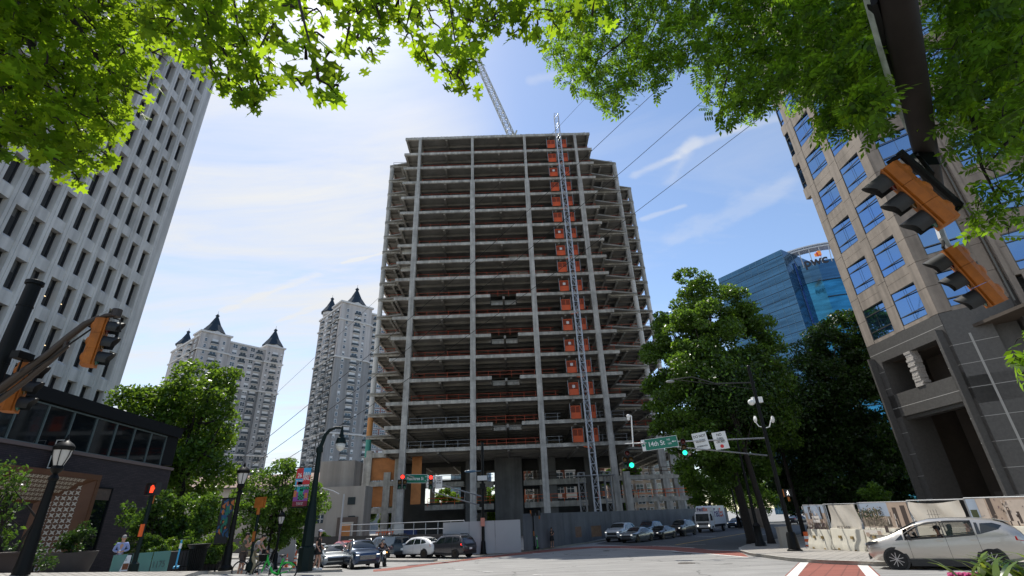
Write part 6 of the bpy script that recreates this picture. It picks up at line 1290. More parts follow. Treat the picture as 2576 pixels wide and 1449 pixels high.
    if cap:
        m2=MB([paint,glassd]); r_=hw*.93; m2.extr([(X(.655),-r_,.655*Ht),(X(.655),-r_*.8,.97*Ht),(X(.655),r_*.8,.97*Ht),(X(.655),r_,.655*Ht)],(-(.325)*L,0,0)); 
        m2.extr([(X(.982),-r_*.84,.69*Ht),(X(.982),-r_*.72,.93*Ht),(X(.982),r_*.72,.93*Ht),(X(.982),r_*.84,.69*Ht)],(-.02,0,0),1); m2.build('canopy',t)
        m2=MB(black)
        for fx in (.69,.90): m2.tube([(X(fx),-hw*.78,Ht*1.05),(X(fx),hw*.78,Ht*1.05)],.025,5)
        for s_ in (1,-1): m2.tube([(X(.68),s_*hw*.7,Ht*1.0),(X(.68),s_*hw*.7,Ht*1.09),(X(.95),s_*hw*.7,Ht*1.09)],.02,5)
        m2.build('roof_rack',t)
    return t
p_sil=carpaint('silver_paint',(.36,.37,.38),.5); p_beige=carpaint('champagne_silver_paint',(.50,.47,.42),.55); p_blue=carpaint('deep_blue_paint',(.012,.04,.10),.4); p_grey=carpaint('grey_brown_paint',(.055,.055,.065),.4); p_white=carpaint('white_car_paint',(.68,.68,.68),0); p_slate=carpaint('slate_blue_paint',(.06,.09,.12),.4); p_blk=carpaint('black_car_paint',(.012,.013,.016),.2); p_red=carpaint('red_car_paint',(.42,.02,.02),.1); p_dsil=carpaint('dark_silver_paint',(.42,.44,.44),.4)

def ctr(x,y,hd,back):  d=az_dir(hd); return x-d[0]*back,y-d[1]*back
# silver hatchback in the foreground with its driver
HB=(14.67,19.32); hatch=car('silver beige hatchback with a lowered driver window, nearest car at the right',HB[0],HB[1],-49.3,4.42,1.77,1.56,'hatch',p_beige,wx=(.187,.765),wr=.325,detail=True,lit=False)
sf=M('seat_fabric',(.02,.02,.022),.85)
for sx,sy in ((.05,.36),(.05,-.36)):
    mb=MB(sf); mb.box(sx-.25,sy-.24,.35,sx+.25,sy+.24,.55); mb.extr([(sx-.28,sy-.22,.5),(sx-.12,sy-.22,.5),(sx-.30,sy-.2,1.15),(sx-.42,sy-.2,1.15)],(0,.42,0)); mb.box(sx-.44,sy-.1,1.17,sx-.34,sy+.1,1.34); mb.build('front_seat',hatch)
mb=MB(sf); mb.box(-1.0,-.62,.3,-.5,.62,.5); mb.extr([(-1.15,-.6,.45),(-.98,-.6,.45),(-1.12,-.6,1.05),(-1.25,-.6,1.05)],(0,1.2,0)); mb.build('rear_seat',hatch)
mb=MB(plastblk); mb.extr([(.75,-.7,.6),(1.15,-.7,.6),(1.15,-.7,.92),(.78,-.7,.88)],(0,1.4,0)); mb.box(-1.2,-.72,.25,1.2,.72,.32); mb.build('dashboard',hatch)
mb=MB(plastblk); mb.tube([(.62+.06*math.sin(2*math.pi*i/16),.36+.18*math.cos(2*math.pi*i/16),.92+.17*math.sin(2*math.pi*i/16)) for i in range(17)],.018,5,cap=False); mb.tube([(.62,.36,.92),(.8,.36,.82)],.03,5); mb.build('steering_wheel',hatch)
mb=MB(plastblk); mb.box(-1.72,-.55,.20,-1.60,.55,.42); mb.extr([(-1.30,.735,1.10),(-1.62,.70,1.12),(-1.66,.66,1.22),(-1.2,.66,1.28)],(0,.03,0)); mb.build('black_trim',hatch)
hatch.rotation_euler=(0,R(.8),R(90+49.3)); hatch.location.z=g(*HB)-.0
mb=MB([M('headlamp_dark',(.05,.055,.06)),p_beige]); mb.add([(-1.86,.80,.98),(-2.02,.66,1.0),(-2.06,.60,1.08),(-1.72,.84,1.06)],[(0,1,2,3)]); mb.build('lamp_trim',hatch)
mb=MB(p_beige); mb.extr([(-1.55,-.55,1.475),(-1.55,.55,1.475),(-1.92,.52,1.36),(-1.92,-.52,1.36)],(0,0,.03)); mb.build('spoiler',hatch); mb=MB(p_beige); mb.extr([(-1.2,-.03,1.49),(-1.2,.03,1.49),(-1.42,.02,1.57),(-1.42,-.02,1.57)],(0,0,.02)); mb.build('antenna_fin',hatch)
mb=MB(plastblk)
for s_ in (1,-1): mb.box(-1.0,s_*.80,.13,1.0,s_*.895,.33)
mb.build('lower_cladding',hatch)
car('dark blue suv with a chrome grille and lit lamps, facing the camera',*(-11.0,37.2),152,4.6,1.84,1.66,'cuv',p_blue,grille='chrome',rails=True,wr=.36)
car('silver sedan behind the jogging woman, beside the dark blue suv',-13.75,39.6,155,4.6,1.8,1.43,'sedan',p_dsil)
c=ctr(-20.0,46.0,148,2.9); car('grey pickup with a broad black grille behind the green bicycle',c[0],c[1],148,5.6,2.0,1.88,'pickup',p_sil,cat='pickup truck',grille='chrome',wr=.40,lit=False)
car('white car half hidden behind the gooseneck lamp base',-17.0,45.2,150,4.5,1.8,1.45,'sedan',p_white,lit=False)
car('red car of which only the roof shows behind the silver sedan',-15.4,47.0,-40,4.5,1.8,1.55,'cuv',p_red,lit=False)
car('slate blue pickup with a black roof rack and red rear lights',-12.3,48.9,-48,5.1,1.85,1.72,'pickup',p_slate,cat='pickup truck',brake=True,cap=True,lit=False,wr=.37,rimm=drim)
car('white crossover seen from behind, between the blue pickup and the dark wagon',-9.0,47.5,-58,4.7,1.9,1.60,'cuv',p_white,lit=False,rimm=drim)
car('dark grey wagon with black roof rails and lit brake lights, behind the median',-6.15,45.9,-56,4.62,1.82,1.70,'suv',p_grey,brake=True,rails=True,lit=False,rimm=drim)
c=ctr(9.75,59.2,214,2.5); car('white suv with a black roof at the head of the shaded queue',c[0],c[1],214,5.0,2.0,1.85,'suv',carpaint('pearl_white_paint',(.50,.52,.53),0),rails=True,wr=.39,rimm=drim)
c=ctr(10.75,56.5,222,2.3); car('silver grey sedan in the inner lane at the head of the shaded queue',c[0],c[1],222,4.6,1.8,1.42,'sedan',carpaint('grey_silver_paint',(.25,.28,.29),.4),rimm=drim)
car('dark slate suv with roof bars behind the white suv in the queue',15.6,66.3,218,4.8,1.95,1.85,'suv',p_slate,lit=False,rails=True)
car('black sports sedan behind the silver grey sedan in the queue',16.0,62.6,220,4.7,1.85,1.33,'sedan',p_blk,rimm=drim)
car('black boxy suv with a slotted grille in front of the delivery truck',20.0,67.8,220,4.8,1.93,1.80,'suv',p_blk,grille='chrome',rimm=drim)
car('blue grey sedan last in the shaded queue, behind the delivery truck',35.2,88.6,222,4.6,1.82,1.42,'sedan',carpaint('steel_blue_paint',(.10,.16,.24),.4),rimm=drim)
car('dark parked car far off between the tree trunks at the right',47,92,60,4.6,1.8,1.5,'sedan',p_grey,lit=False)
# delivery truck
def truck():
    c=ctr(24.9,74.3,218,3.3); t=thing('delivery_truck','white box delivery truck with purple and orange lettering in the shaded queue','delivery truck',(c[0],c[1],g(*c)),R(90-218)); 
    wp=M('truck_white',(.66,.66,.66),.4); mb=MB([wp,plastblk]); mb.bevbox(-3.4,-1.12,.95,1.75,1.12,3.30,.06); mb.box(-3.3,-.9,.6,1.6,.9,.95,1); mb.build('box_body',t)
    mb=MB([wp]); mb.extr([(1.75,-1.12,2.62),(2.35,-1.08,2.62),(2.28,-1.05,3.1),(1.75,-1.12,3.3)],(0,2.2,0)); mb.build('wind_deflector',t,smooth=False)
    mb=MB([wp]); mb.extr([(1.85,-1.02,.45),(3.35,-1.02,.45),(3.38,-1.02,1.25),(3.12,-1.02,2.3),(2.9,-1.0,2.58),(1.85,-1.0,2.6)],(0,2.04,0)); mb.build('cab',t)
    mb=MB(glassd); mb.extr([(3.40,-.9,1.42),(3.40,.9,1.42),(3.15,.86,2.32),(3.15,-.86,2.32)],(.012,0,0)); mb.build('windscreen',t)
    for s_ in (1,-1):
        mb=MB(glassd); mb.extr([(2.2,s_*1.03,1.45),(3.1,s_*1.03,1.45),(2.95,s_*1.02,2.3),(2.2,s_*1.02,2.3)],(0,.01*s_,0)); mb.build('side_window',t)
        mb=MB(plastblk); mb.box(3.2,s_*1.15,1.5,3.3,s_*1.38,2.05); mb.tube([(3.2,s_*1.02,2.1),(3.25,s_*1.25,2.1)],.02,4); mb.build('mirror',t)
        mb=MB([whlit,plastblk]); mb.lathe([(.12,0),(.11,.03)],(3.37,s_*.78,.85),12,axis='x'); mb.box(3.3,s_*.6,.7,3.37,s_*.98,1.0,1); mb.build('headlight',t)
        for xw in (2.55,-2.0):
            mb=MB([rub,rim]); mb.lathe([(.3,-.14),(.42,-.13),(.42,.13),(.3,.14)],(xw,s_*.9,.42),18,axis='y'); mb.lathe([(.28,0),(.2,.02*s_),(.08,.02*s_)],(xw,s_*1.03,.42),12,1,axis='y'); mb.build('wheel',t)
    mb=MB([plastblk,gsteel]); mb.box(3.36,-.95,.42,3.44,.95,.62); mb.box(3.36,-.75,.95,3.41,.75,1.2); 
    for k in range(3): mb.box(3.40,-.72,.98+k*.08,3.42,.72,1.01+k*.08,1)
    mb.build('grille',t)
    pu=M('lettering_purple',(.06,.012,.12),.5); orr=M('lettering_orange',(.75,.09,.02),.5)
    text('Fed',.62,pu,t,(2.36,-.02,2.86),(R(90),0,R(90)),ext=.004,ax='RIGHT',bold=.012,sx=.95); text('Ex',.62,orr,t,(2.36,.0,2.86),(R(90),0,R(90)),ext=.004,ax='LEFT',bold=.012,sx=.95)
    for s_ in (1,-1): text('Fed',1.55,pu,t,((-.85-.05) if s_<0 else (-.85+.05),s_*1.127,2.35),(R(90),0,R(0 if s_<0 else 180)),ext=.004,ax='RIGHT',bold=.03); text('Ex',1.55,orr,t,((-.85+.05) if s_<0 else (-.85-.05),s_*1.127,2.35),(R(90),0,R(0 if s_<0 else 180)),ext=.004,ax='LEFT',bold=.03)
truck()
# ================================================================ PEOPLE
skinm=M('skin',(.52,.28,.19),.55); skin2=M('skin_tan',(.36,.19,.12),.55); hairm=M('dark_hair',(.018,.013,.010),.7); greyh=M('grey_hair',(.35,.33,.31),.8)
def skinobj(name,joints,edges,mat,parent,sub=1):
    me=bpy.data.meshes.new(name); me.from_pydata([j[:3] for j in joints],edges,[]); me.materials.append(mat); o=bpy.data.objects.new(name,me); link(o,parent)
    o.modifiers.new('skin','SKIN'); 
    if not me.skin_vertices: 
        bm=bmesh.new(); bm.from_mesh(me); bm.verts.layers.skin.verify(); bm.to_mesh(me); bm.free()
    for i,j in enumerate(joints): me.skin_vertices[0].data[i].radius=(j[3],j[4] if len(j)>4 else j[3])
    for i,sv in enumerate(me.skin_vertices[0].data): sv.use_root=(i==0)
    s=o.modifiers.new('sub','SUBSURF'); s.levels=sub; s.render_levels=sub+1
    dg=bpy.context.evaluated_depsgraph_get(); bpy.context.view_layer.update(); me2=bpy.data.meshes.new_from_object(o.evaluated_get(bpy.context.evaluated_depsgraph_get())); o.modifiers.clear(); o.data=me2; me2.name=name
    for p in me2.polygons: p.use_smooth=True
    if not me2.materials: me2.materials.append(mat)
    return o
def person(label,x,y,hd,h=1.75,z=None,shirt=None,pants=None,shoes=None,hair=hairm,sk=skinm,pose=None,long_sleeve=False,shorts=False,skirt=False,hairlen=0,cap=None,group=None,lean=0,bag=None,glasses=False,cat='person'):
    """local: +x is forward, +y the person's left. pose: joints override"""
    z=g(x,y)+.15 if z is None else z
    t=thing('person',label,cat,(x,y,z),R(90-hd),group); k=h/1.75
    J=dict(pel=(0,0,.94),wai=(0,0,1.08),che=(0,0,1.32),nec=(0,0,1.50),hb=(.01,0,1.56),hd=(.02,0,1.65),
           sL=(0,.17,1.43),sR=(0,-.17,1.43),eL=(-.03,.24,1.15),eR=(-.03,-.24,1.15),wL=(.05,.25,.90),wR=(.05,-.25,.90),
           hL=(0,.09,.92),hR=(0,-.09,.92),kL=(.03,.10,.50),kR=(.03,-.10,.50),aL=(0,.11,.09),aR=(0,-.11,.09))
    if pose: J.update(pose)
    J={n_:Vector(v)*k for n_,v in J.items()}
    def foot(a): return a+Vector((.14,0,-.055))*k
    names=['pel','wai','che','nec','hb','hd','sL','eL','wL','sR','eR','wR','hL','kL','aL','hR','kR','aR']; rad={'pel':(.13,.10),'wai':(.12,.09),'che':(.15,.10),'nec':(.055,.055),'hb':(.06,.07),'hd':(.075,.09),'sL':(.06,.06),'sR':(.06,.06),'eL':(.042,.042),'eR':(.042,.042),'wL':(.028,.028),'wR':(.028,.028),'hL':(.085,.085),'hR':(.085,.085),'kL':(.058,.058),'kR':(.058,.058),'aL':(.038,.038),'aR':(.038,.038)}
    jt=[(*J[n_],rad[n_][0]*k,rad[n_][1]*k) for n_ in names]; ix={n_:i for i,n_ in enumerate(names)}
    ed=[('pel','wai'),('wai','che'),('che','nec'),('nec','hb'),('hb','hd'),('che','sL'),('sL','eL'),('eL','wL'),('che','sR'),('sR','eR'),('eR','wR'),('pel','hL'),('hL','kL'),('kL','aL'),('pel','hR'),('hR','kR'),('kR','aR')]
    ed=[(ix[a],ix[b]) for a,b in ed]
    top=J['hd']+(J['hd']-J['hb']).normalized()*.06*k; jt.append((*top,.06*k,.075*k)); ed.append((ix['hd'],len(jt)-1))
    for s_,n_,e_ in ((1,'wL','eL'),(-1,'wR','eR')):
        d=(J[n_]-J[e_]).normalized(); pal=J[n_]+d*.07*k; jt.append((*pal,.033*k,.020*k)); pi=len(jt)-1; ed.append((ix[n_],pi))
        q=Vector((1,0,0)) if abs(d.x)<.8 else Vector((0,0,-1)); sdv=d.cross(q).normalized(); up_=sdv.cross(d).normalized()
        for i,(off,ln) in enumerate(((-.026,.07),(-.009,.082),(.009,.078),(.026,.062))):
            b0=pal+up_*off*k+d*.035*k; b1=b0+d*ln*.55*k; b2=b1+(d+sdv*.6*s_).normalized()*ln*.45*k
            jt+= [(*b0,.0095*k),(*b1,.0085*k),(*b2,.007*k)]; m_=len(jt); ed+=[(pi,m_-3),(m_-3,m_-2),(m_-2,m_-1)]
        b0=pal-up_*.036*k-d*.01*k; b1=b0-up_*.015*k+d*.04*k; jt+=[(*b0,.010*k),(*b1,.008*k)]; m_=len(jt); ed+=[(pi,m_-2),(m_-2,m_-1)]
    body=skinobj('body',jt,ed,sk,t)
    # face
    hd_=J['hd']; f=MB([M('eye_white',(.6,.6,.6),.3),M('eye_dark',(.02,.015,.01),.3),M('lips',(.40,.14,.11),.5),sk])
    for s_ in (1,-1): f.ell((hd_.x+.083*k,hd_.y+s_*.032*k,hd_.z+.012*k),(.012*k,.017*k,.009*k),0,8,5); f.ell((hd_.x+.093*k,hd_.y+s_*.032*k,hd_.z+.012*k),(.005*k,.008*k,.008*k),1,6,4); f.ell((hd_.x+.0*k,hd_.y+s_*.082*k,hd_.z-.0*k),(.02*k,.012*k,.032*k),3,8,5)
    f.add([(hd_.x+.085*k,hd_.y-.004,hd_.z+.015*k),(hd_.x+.085*k,hd_.y+.004,hd_.z+.015*k),(hd_.x+.118*k,hd_.y,hd_.z-.035*k),(hd_.x+.085*k,hd_.y-.018*k,hd_.z-.04*k),(hd_.x+.085*k,hd_.y+.018*k,hd_.z-.04*k)],[(0,1,2),(0,2,3),(1,4,2),(2,4,3)],3); f.box(hd_.x+.08*k,hd_.y-.022*k,hd_.z-.068*k,hd_.x+.095*k,hd_.y+.022*k,hd_.z-.058*k,2)
    if glasses: f.box(hd_.x+.095*k,hd_.y-.06*k,hd_.z-.0*k,hd_.x+.105*k,hd_.y+.06*k,hd_.z+.03*k,1)
    f.build('face',t,smooth=True)
    hm=MB(hair); hm.ell((hd_.x-.018*k,hd_.y,hd_.z+.045*k),(.098*k,.086*k,.088*k),0,12,8)
    if hairlen: hm.ell((hd_.x-.05*k,hd_.y,hd_.z+.03*k-hairlen/2),(.05*k,.085*k,hairlen/2+.05),0,10,7)
    hm.build('hair',t,smooth=True)
    if cap: cm_=MB(cap); cm_.ell((hd_.x-.005,hd_.y,hd_.z+.065*k),(.105*k,.092*k,.075*k),0,12,8); cm_.extr([(hd_.x+.07*k,hd_.y-.07*k,hd_.z+.065*k),(hd_.x+.19*k,hd_.y-.05*k,hd_.z+.05*k),(hd_.x+.19*k,hd_.y+.05*k,hd_.z+.05*k),(hd_.x+.07*k,hd_.y+.07*k,hd_.z+.065*k)],(0,0,.01)); cm_.build('cap',t,smooth=True,sharp=50)
    def lim(a,b,f_): return J[a]+(J[b]-J[a])*f_
    e=1.0 if long_sleeve else .42
    sj=[(*lim('pel','wai',.1),.145*k,.115*k),(*J['wai'],.14*k,.11*k),(*J['che'],.168*k,.118*k),(*lim('che','nec',.72),.085*k,.08*k)]; se=[(0,1),(1,2),(2,3)]
    for s_ in 'LR':
        b_=len(sj); sj+= [(*J['s'+s_],.075*k)]; se.append((2,b_))
        if long_sleeve: sj+=[(*J['e'+s_],.056*k),(*lim('e'+s_,'w'+s_,.92),.042*k)]; se+=[(b_,b_+1),(b_+1,b_+2)]
        else: sj+=[(*lim('s'+s_,'e'+s_,.62),.068*k)]; se.append((b_,b_+1))
    skinobj('shirt',sj,se,shirt,t)
    pj=[(*J['pel'],.145*k,.118*k)]; pe=[]
    if skirt:
        m2=MB(pants); c_=J['pel']; kz=(J['kL'].z+J['kR'].z)/2; m2.lathe([(.13*k,c_.z+.08*k),(.17*k,c_.z-.04*k),(.24*k,lerp(kz,c_.z,skirt)),(.235*k,lerp(kz,c_.z,skirt)-.01)],(c_.x,c_.y,0),14); m2.build('skirt',t,smooth=True)
    else:
        for s_ in 'LR':
            b_=len(pj); pj+=[(*J['h'+s_],.10*k)]; pe.append((0,b_))
            if shorts: pj+=[(*lim('h'+s_,'k'+s_,.85),.092*k)]; pe.append((b_,b_+1))
            else: pj+=[(*J['k'+s_],.075*k),(*lim('k'+s_,'a'+s_,.93),.058*k)]; pe+=[(b_,b_+1),(b_+1,b_+2)]
        skinobj('shorts' if shorts else 'trousers',pj,pe,pants,t)
    for s_ in 'LR':
        a=J['a'+s_]; fd_=(a-J['k'+s_]); m2=MB(shoes or sblack); m2.ell((a.x+.07*k,a.y,a.z-.035*k),(.145*k,.052*k,.055*k),0,12,6); m2.box(a.x-.07*k,a.y-.045*k,a.z-.09*k,a.x+.2*k,a.y+.045*k,a.z-.068*k); m2.build('shoe',t,smooth=True,sharp=60)
    return t
blue_s=M('light_blue_shirt',(.30,.36,.60),.8); olive=M('olive_tee',(.13,.13,.095),.85); shrt=M('brown_shorts',(.10,.075,.07),.85); greyt=M('grey_tee',(.30,.27,.26),.85); khaki=M('khaki_trousers',(.34,.28,.17),.85); blk_c=M('black_cloth',(.015,.014,.014),.85); red_c=M('red_top',(.55,.03,.02),.8); wht_sh=M('white_shoes',(.6,.6,.6),.6); capw=M('lilac_cap',(.62,.58,.70),.8)
p=pd(300,1400,30.0); man=person('grey haired man in a light blue shirt holding a paper cup behind the glass railing',p.x,p.y,150,1.78,z=pd(300,1349,30).z-1.76,shirt=blue_s,pants=M('navy_trousers',(.03,.035,.05),.8),hair=greyh,long_sleeve=True,pose=dict(eL=(.0,.27,1.18),wL=(.22,.10,1.14),eR=(.0,-.27,1.18),wR=(.22,-.06,1.12)))
mb=MB(whitep); mb.lathe([(.03,0),(.04,.12)],(man.location.x,man.location.y,0),10); cup=mb.build('paper_cup',label='white paper cup in the hands of the man in the blue shirt',cat='cup'); cup.location=(0,0,man.location.z+1.12)
d_=Vector(az_dir(150)+(0,)); cup.location=(d_.x*.31,d_.y*.31,man.location.z+1.1)
p=pd(604,1443,27.0); st=person('standing young man in an olive t-shirt and brown shorts with a phone to his face',p.x,p.y,78,1.80,z=pd(606,1340.5,27).z-1.80,shirt=olive,pants=shrt,shorts=True,shoes=M('white_socks',(.6,.6,.6),.7),pose=dict(eL=(.12,.2,1.2),wL=(.25,.12,1.45),eR=(.14,-.2,1.18),wR=(.28,-.1,1.38),hd=(.05,0,1.64),kL=(.04,.1,.5),kR=(-.03,-.1,.5),aR=(-.08,-.11,.09)))
mb=MB(black); mb.box(-.01,-.04,-.08,.01,.04,.08); ph=mb.build('phone',label='black phone held up by the standing young man',cat='phone'); ph.location=Vector((p.x,p.y,st.location.z))+Vector(az_dir(78)+(0,))*.31+Vector((0,0,1.55))
def wheel(mb,c,r,tw=.02,n=28,sp=12,mi=0,mr=1):
    mb.tube([(c[0]+r*math.cos(2*math.pi*i/n),c[1],c[2]+r*math.sin(2*math.pi*i/n)) for i in range(n+1)],tw,6,mi,cap=False)
    mb.tube([(c[0]+(r-tw*1.4)*math.cos(2*math.pi*i/n),c[1],c[2]+(r-tw*1.4)*math.sin(2*math.pi*i/n)) for i in range(n+1)],tw*.5,4,mr,cap=False)
    for i in range(sp): a=2*math.pi*i/sp; mb.tube([(c[0],c[1]+(.025 if i%2 else -.025),c[2]),(c[0]+(r-tw)*math.cos(a),c[1],c[2]+(r-tw)*math.sin(a))],.0025,3,mr,cap=False)
    mb.lathe([(.03,-.05),(.03,.05)],c,8,mr,axis='y')
def bicycle(name,label,x,y,hd,z,fm,basket=False,step=False):
    t=thing(name,label,'bicycle',(x,y,z),R(90-hd)); 
    for c,nm in (((.54,0,.34),'wheel'),((-.52,0,.34),'wheel')): mb=MB([rub,rim]); wheel(mb,c,.33,.022); mb.build(nm,t,smooth=True)
    mb=MB(fm)
    if step: 
        mb.tube([(.40,0,.92),(.36,0,.78),(.12,0,.34),(-.08,0,.26)],.045,8); mb.tube([(-.08,0,.26),(-.52,0,.34)],.025,6); mb.tube([(-.12,0,.28),(-.25,0,.82)],.035,8); mb.tube([(-.22,0,.62),(-.52,0,.66),(-.66,0,.5),(-.52,0,.34)],.022,6); mb.extr([(-.75,-.03,.55),(-.6,-.03,.68),(-.3,-.03,.7),(-.3,-.03,.66),(-.58,-.03,.63),(-.72,-.03,.52)],(0,.06,0)); mb.tube([(.38,0,.86),(.54,0,.34)],.03,6); mb.box(.36,-.06,.9,.44,.06,1.0)
    else:
        for a,b in (((.36,.84),(-.14,.78)),((.38,.76),(-.08,.30)),((-.08,.30),(-.18,.86)),((-.08,.30),(-.52,.34)),((-.15,.76),(-.52,.34)),((.36,.9),(.54,.34))): mb.tube([(a[0],0,a[1]),(b[0],0,b[1])],.02,6)
    mb.build('frame',t,smooth=True,sharp=50)
    mb=MB(black); mb.tube([(.36,0,.9),(.33,0,1.04)],.018,6); mb.tube([(.24,.3,1.02),(.34,.2,1.06),(.34,-.2,1.06),(.24,-.3,1.02)],.016,6); mb.build('handlebar',t)
    mb=MB(black); mb.ell((-.2,0,.93),(.14,.08,.04)); mb.tube([(-.18,0,.84),(-.2,0,.92)],.016,6); mb.build('saddle',t,smooth=True)
    mb=MB(black); mb.lathe([(.1,-.012),(.1,.012)],(-.08,-.05,.3),14,axis='y'); mb.tube([(-.08,.09,.3),(.06,.1,.2)],.012,5); mb.tube([(-.08,-.09,.3),(-.2,-.1,.4)],.012,5); mb.build('crank',t)
    if basket:
        mb=MB(black); mb.lathe([(.14,.76),(.20,1.0),(.205,1.01),(.19,1.0),(.13,.77)],(.56,0,0),12); mb.box(.5,-.1,1.02,.62,.1,1.2); mb.build('basket',t); mb=MB(orange); mb.lathe([(.03,0),(.03,.015)],(.70,-.05,.30),8,axis='x'); mb.build('reflector',t)
        mb=MB(black); mb.tube([(-.1,0,.28),(-.14,-.18,.0)],.012,5); mb.build('stand',t)
    return t
p=pd(634,1440,26.6); zc=pd(632,1347,26.6).z-1.70; bicycle('bicycle','grey bicycle under the seated cyclist beside the lamp post',p.x,p.y,84,zc+.05,gsteel)
person('cyclist in a grey t-shirt and khaki trousers leaning onto the handlebar',p.x,p.y,84,1.75,z=zc+.02,shirt=greyt,pants=khaki,pose=dict(pel=(-.16,0,1.0),wai=(-.10,0,1.13),che=(.06,0,1.32),nec=(.17,0,1.47),hb=(.22,0,1.51),hd=(.27,0,1.59),sL=(.10,.17,1.40),sR=(.10,-.17,1.40),eL=(.22,.22,1.2),eR=(.22,-.22,1.2),wL=(.33,.25,1.09),wR=(.33,-.25,1.09),hL=(-.12,.09,.97),hR=(-.12,-.09,.97),kL=(.18,.12,.72),kR=(.10,-.12,.56),aL=(.02,.13,.30),aR=(-.02,-.18,.10)))
lime=M('lime_green_paint',(.02,.46,.05),.4); p=pd(692,1440,25.2); zc=pd(690,1386,25.2).z-1.12; bk=bicycle('bicycle','bright green share bicycle with a basket in front of the small lamp post',p.x,p.y,-100,zc,lime,True,True); text('Lime',.13,whitep,bk,(.24,.052,.56),(R(90),R(-62),R(180)),ext=.001,bold=.004)
def scooter(label,x,y,hd,z,stem,lab2=None):
    t=thing('kick_scooter',label,'scooter',(x,y,z),R(90-hd)); mb=MB([stem,whitep]); mb.box(-.45,-.09,.12,.35,.09,.18); mb.tube([(.42,0,.12),(.34,0,1.1)],.03,8); mb.tube([(.365,0,.80),(.35,0,.98)],.045,8,1); mb.build('frame',t)
    for c in ((.46,0,.11),(-.5,0,.11)): mb=MB(rub); mb.lathe([(.07,-.025),(.11,-.02),(.11,.02),(.07,.025)],c,14,axis='y'); mb.build('wheel',t)
    mb=MB(black); mb.tube([(.28,.24,1.12),(.34,0,1.14),(.28,-.24,1.12)],.018,6); mb.build('handlebar',t)
scy=M('scooter_cyan',(.05,.35,.6),.5); p=pd(440,1440,25.5); scooter('blue and white kick scooter left of the trash bin',p.x,p.y,150,g(p.x,p.y)+.15,scy)
x,y=gp(1342,1383,.14); scooter('green and white kick scooter leaning by the slim post at the hoarding',x,y,100,.15,lime)
x,y=gp(794,1437,.14); person('jogging woman in a black t-shirt and skirt with a lilac cap',x,y,82,1.66,z=g(x,y)+.16,shirt=blk_c,pants=blk_c,skirt=.45,hairlen=.28,cap=capw,shoes=wht_sh,pose=dict(eL=(-.02,.2,1.16),wL=(.12,.2,1.02),eR=(-.08,-.22,1.14),wR=(.06,-.22,.95),kL=(.10,.09,.50),aL=(.08,.09,.10),kR=(-.02,-.09,.50),aR=(-.14,-.09,.12)))
x,y=gp(1390,1377,.14); person('woman in a black top and dark skirt with sunglasses, waiting at the shaded hoarding',x,y,195,1.66,shirt=blk_c,pants=blk_c,skirt=.2,hairlen=.3,sk=skin2,glasses=True,long_sleeve=False,shoes=skinm,pose=dict(eL=(.05,.22,1.16),wL=(.18,.02,1.1)))
x,y=tuple(pd(1411,1371,54.6))[:2]; person('woman in a red top and black trousers raising a hand at the shaded hoarding',x,y,200,1.66,shirt=red_c,pants=blk_c,hairlen=.2,sk=skin2,pose=dict(eL=(.1,.24,1.3),wL=(.14,.12,1.56),eR=(-.02,-.26,1.16),wR=(.02,-.28,.94)))
mb=MB(M('lilac_fan',(.35,.25,.6),.6)); 
for k in range(12): a=R(10+k*15); mb.add([(0,0,0),(.3*math.cos(a),0,.3*math.sin(a)),(.3*math.cos(a+R(13)),0.01,.3*math.sin(a+R(13)))],[(0,1,2)])
fo=mb.build('hand_fan',label='open lilac hand fan held between the two waiting women',cat='fan'); q=pd(1402,1343,math.hypot(x,y)-.3); fo.location=q
# worker behind the fence, person behind the hatchback
p=pd(2063,1335,39); person('worker in a lime vest and white helmet behind the site fence',p.x,p.y,200,1.75,z=.2,shirt=M('hivis_lime',(.35,.75,.04),.7),pants=blk_c,cap=whitep,long_sleeve=True)
p=pd(2437,1330,26.0); person('person with dark hair passing between the fence and the silver hatchback',p.x,p.y,-60,1.7,z=pd(2437,1310,26.0).z-1.7,shirt=M('brown_jacket',(.12,.07,.05),.8),pants=blk_c,long_sleeve=True)
# driver of the hatchback, seated: placed in the car's own frame
fd2=Vector(az_dir(-49.3)+(0,)); lf=Vector((-fd2.y,fd2.x,0)); q=Vector((HB[0],HB[1],g(*HB)))+lf*.36+fd2*.0
person('driver with a dark cap reaching to the steering wheel of the silver hatchback',q.x,q.y,-49.3,1.72,z=q.z-.42,shirt=M('dark_shirt',(.03,.03,.035),.8),pants=blk_c,sk=skin2,cap=blk_c,pose=dict(pel=(0,0,.93),kL=(.45,.12,1.0),kR=(.45,-.12,1.0),aL=(.8,.12,.75),aR=(.8,-.12,.75),eL=(.15,.26,1.28),wL=(.5,.16,1.34),eR=(.12,-.24,1.25),wR=(.48,-.1,1.3),hL=(.05,.09,.93),hR=(.05,-.09,.93)))
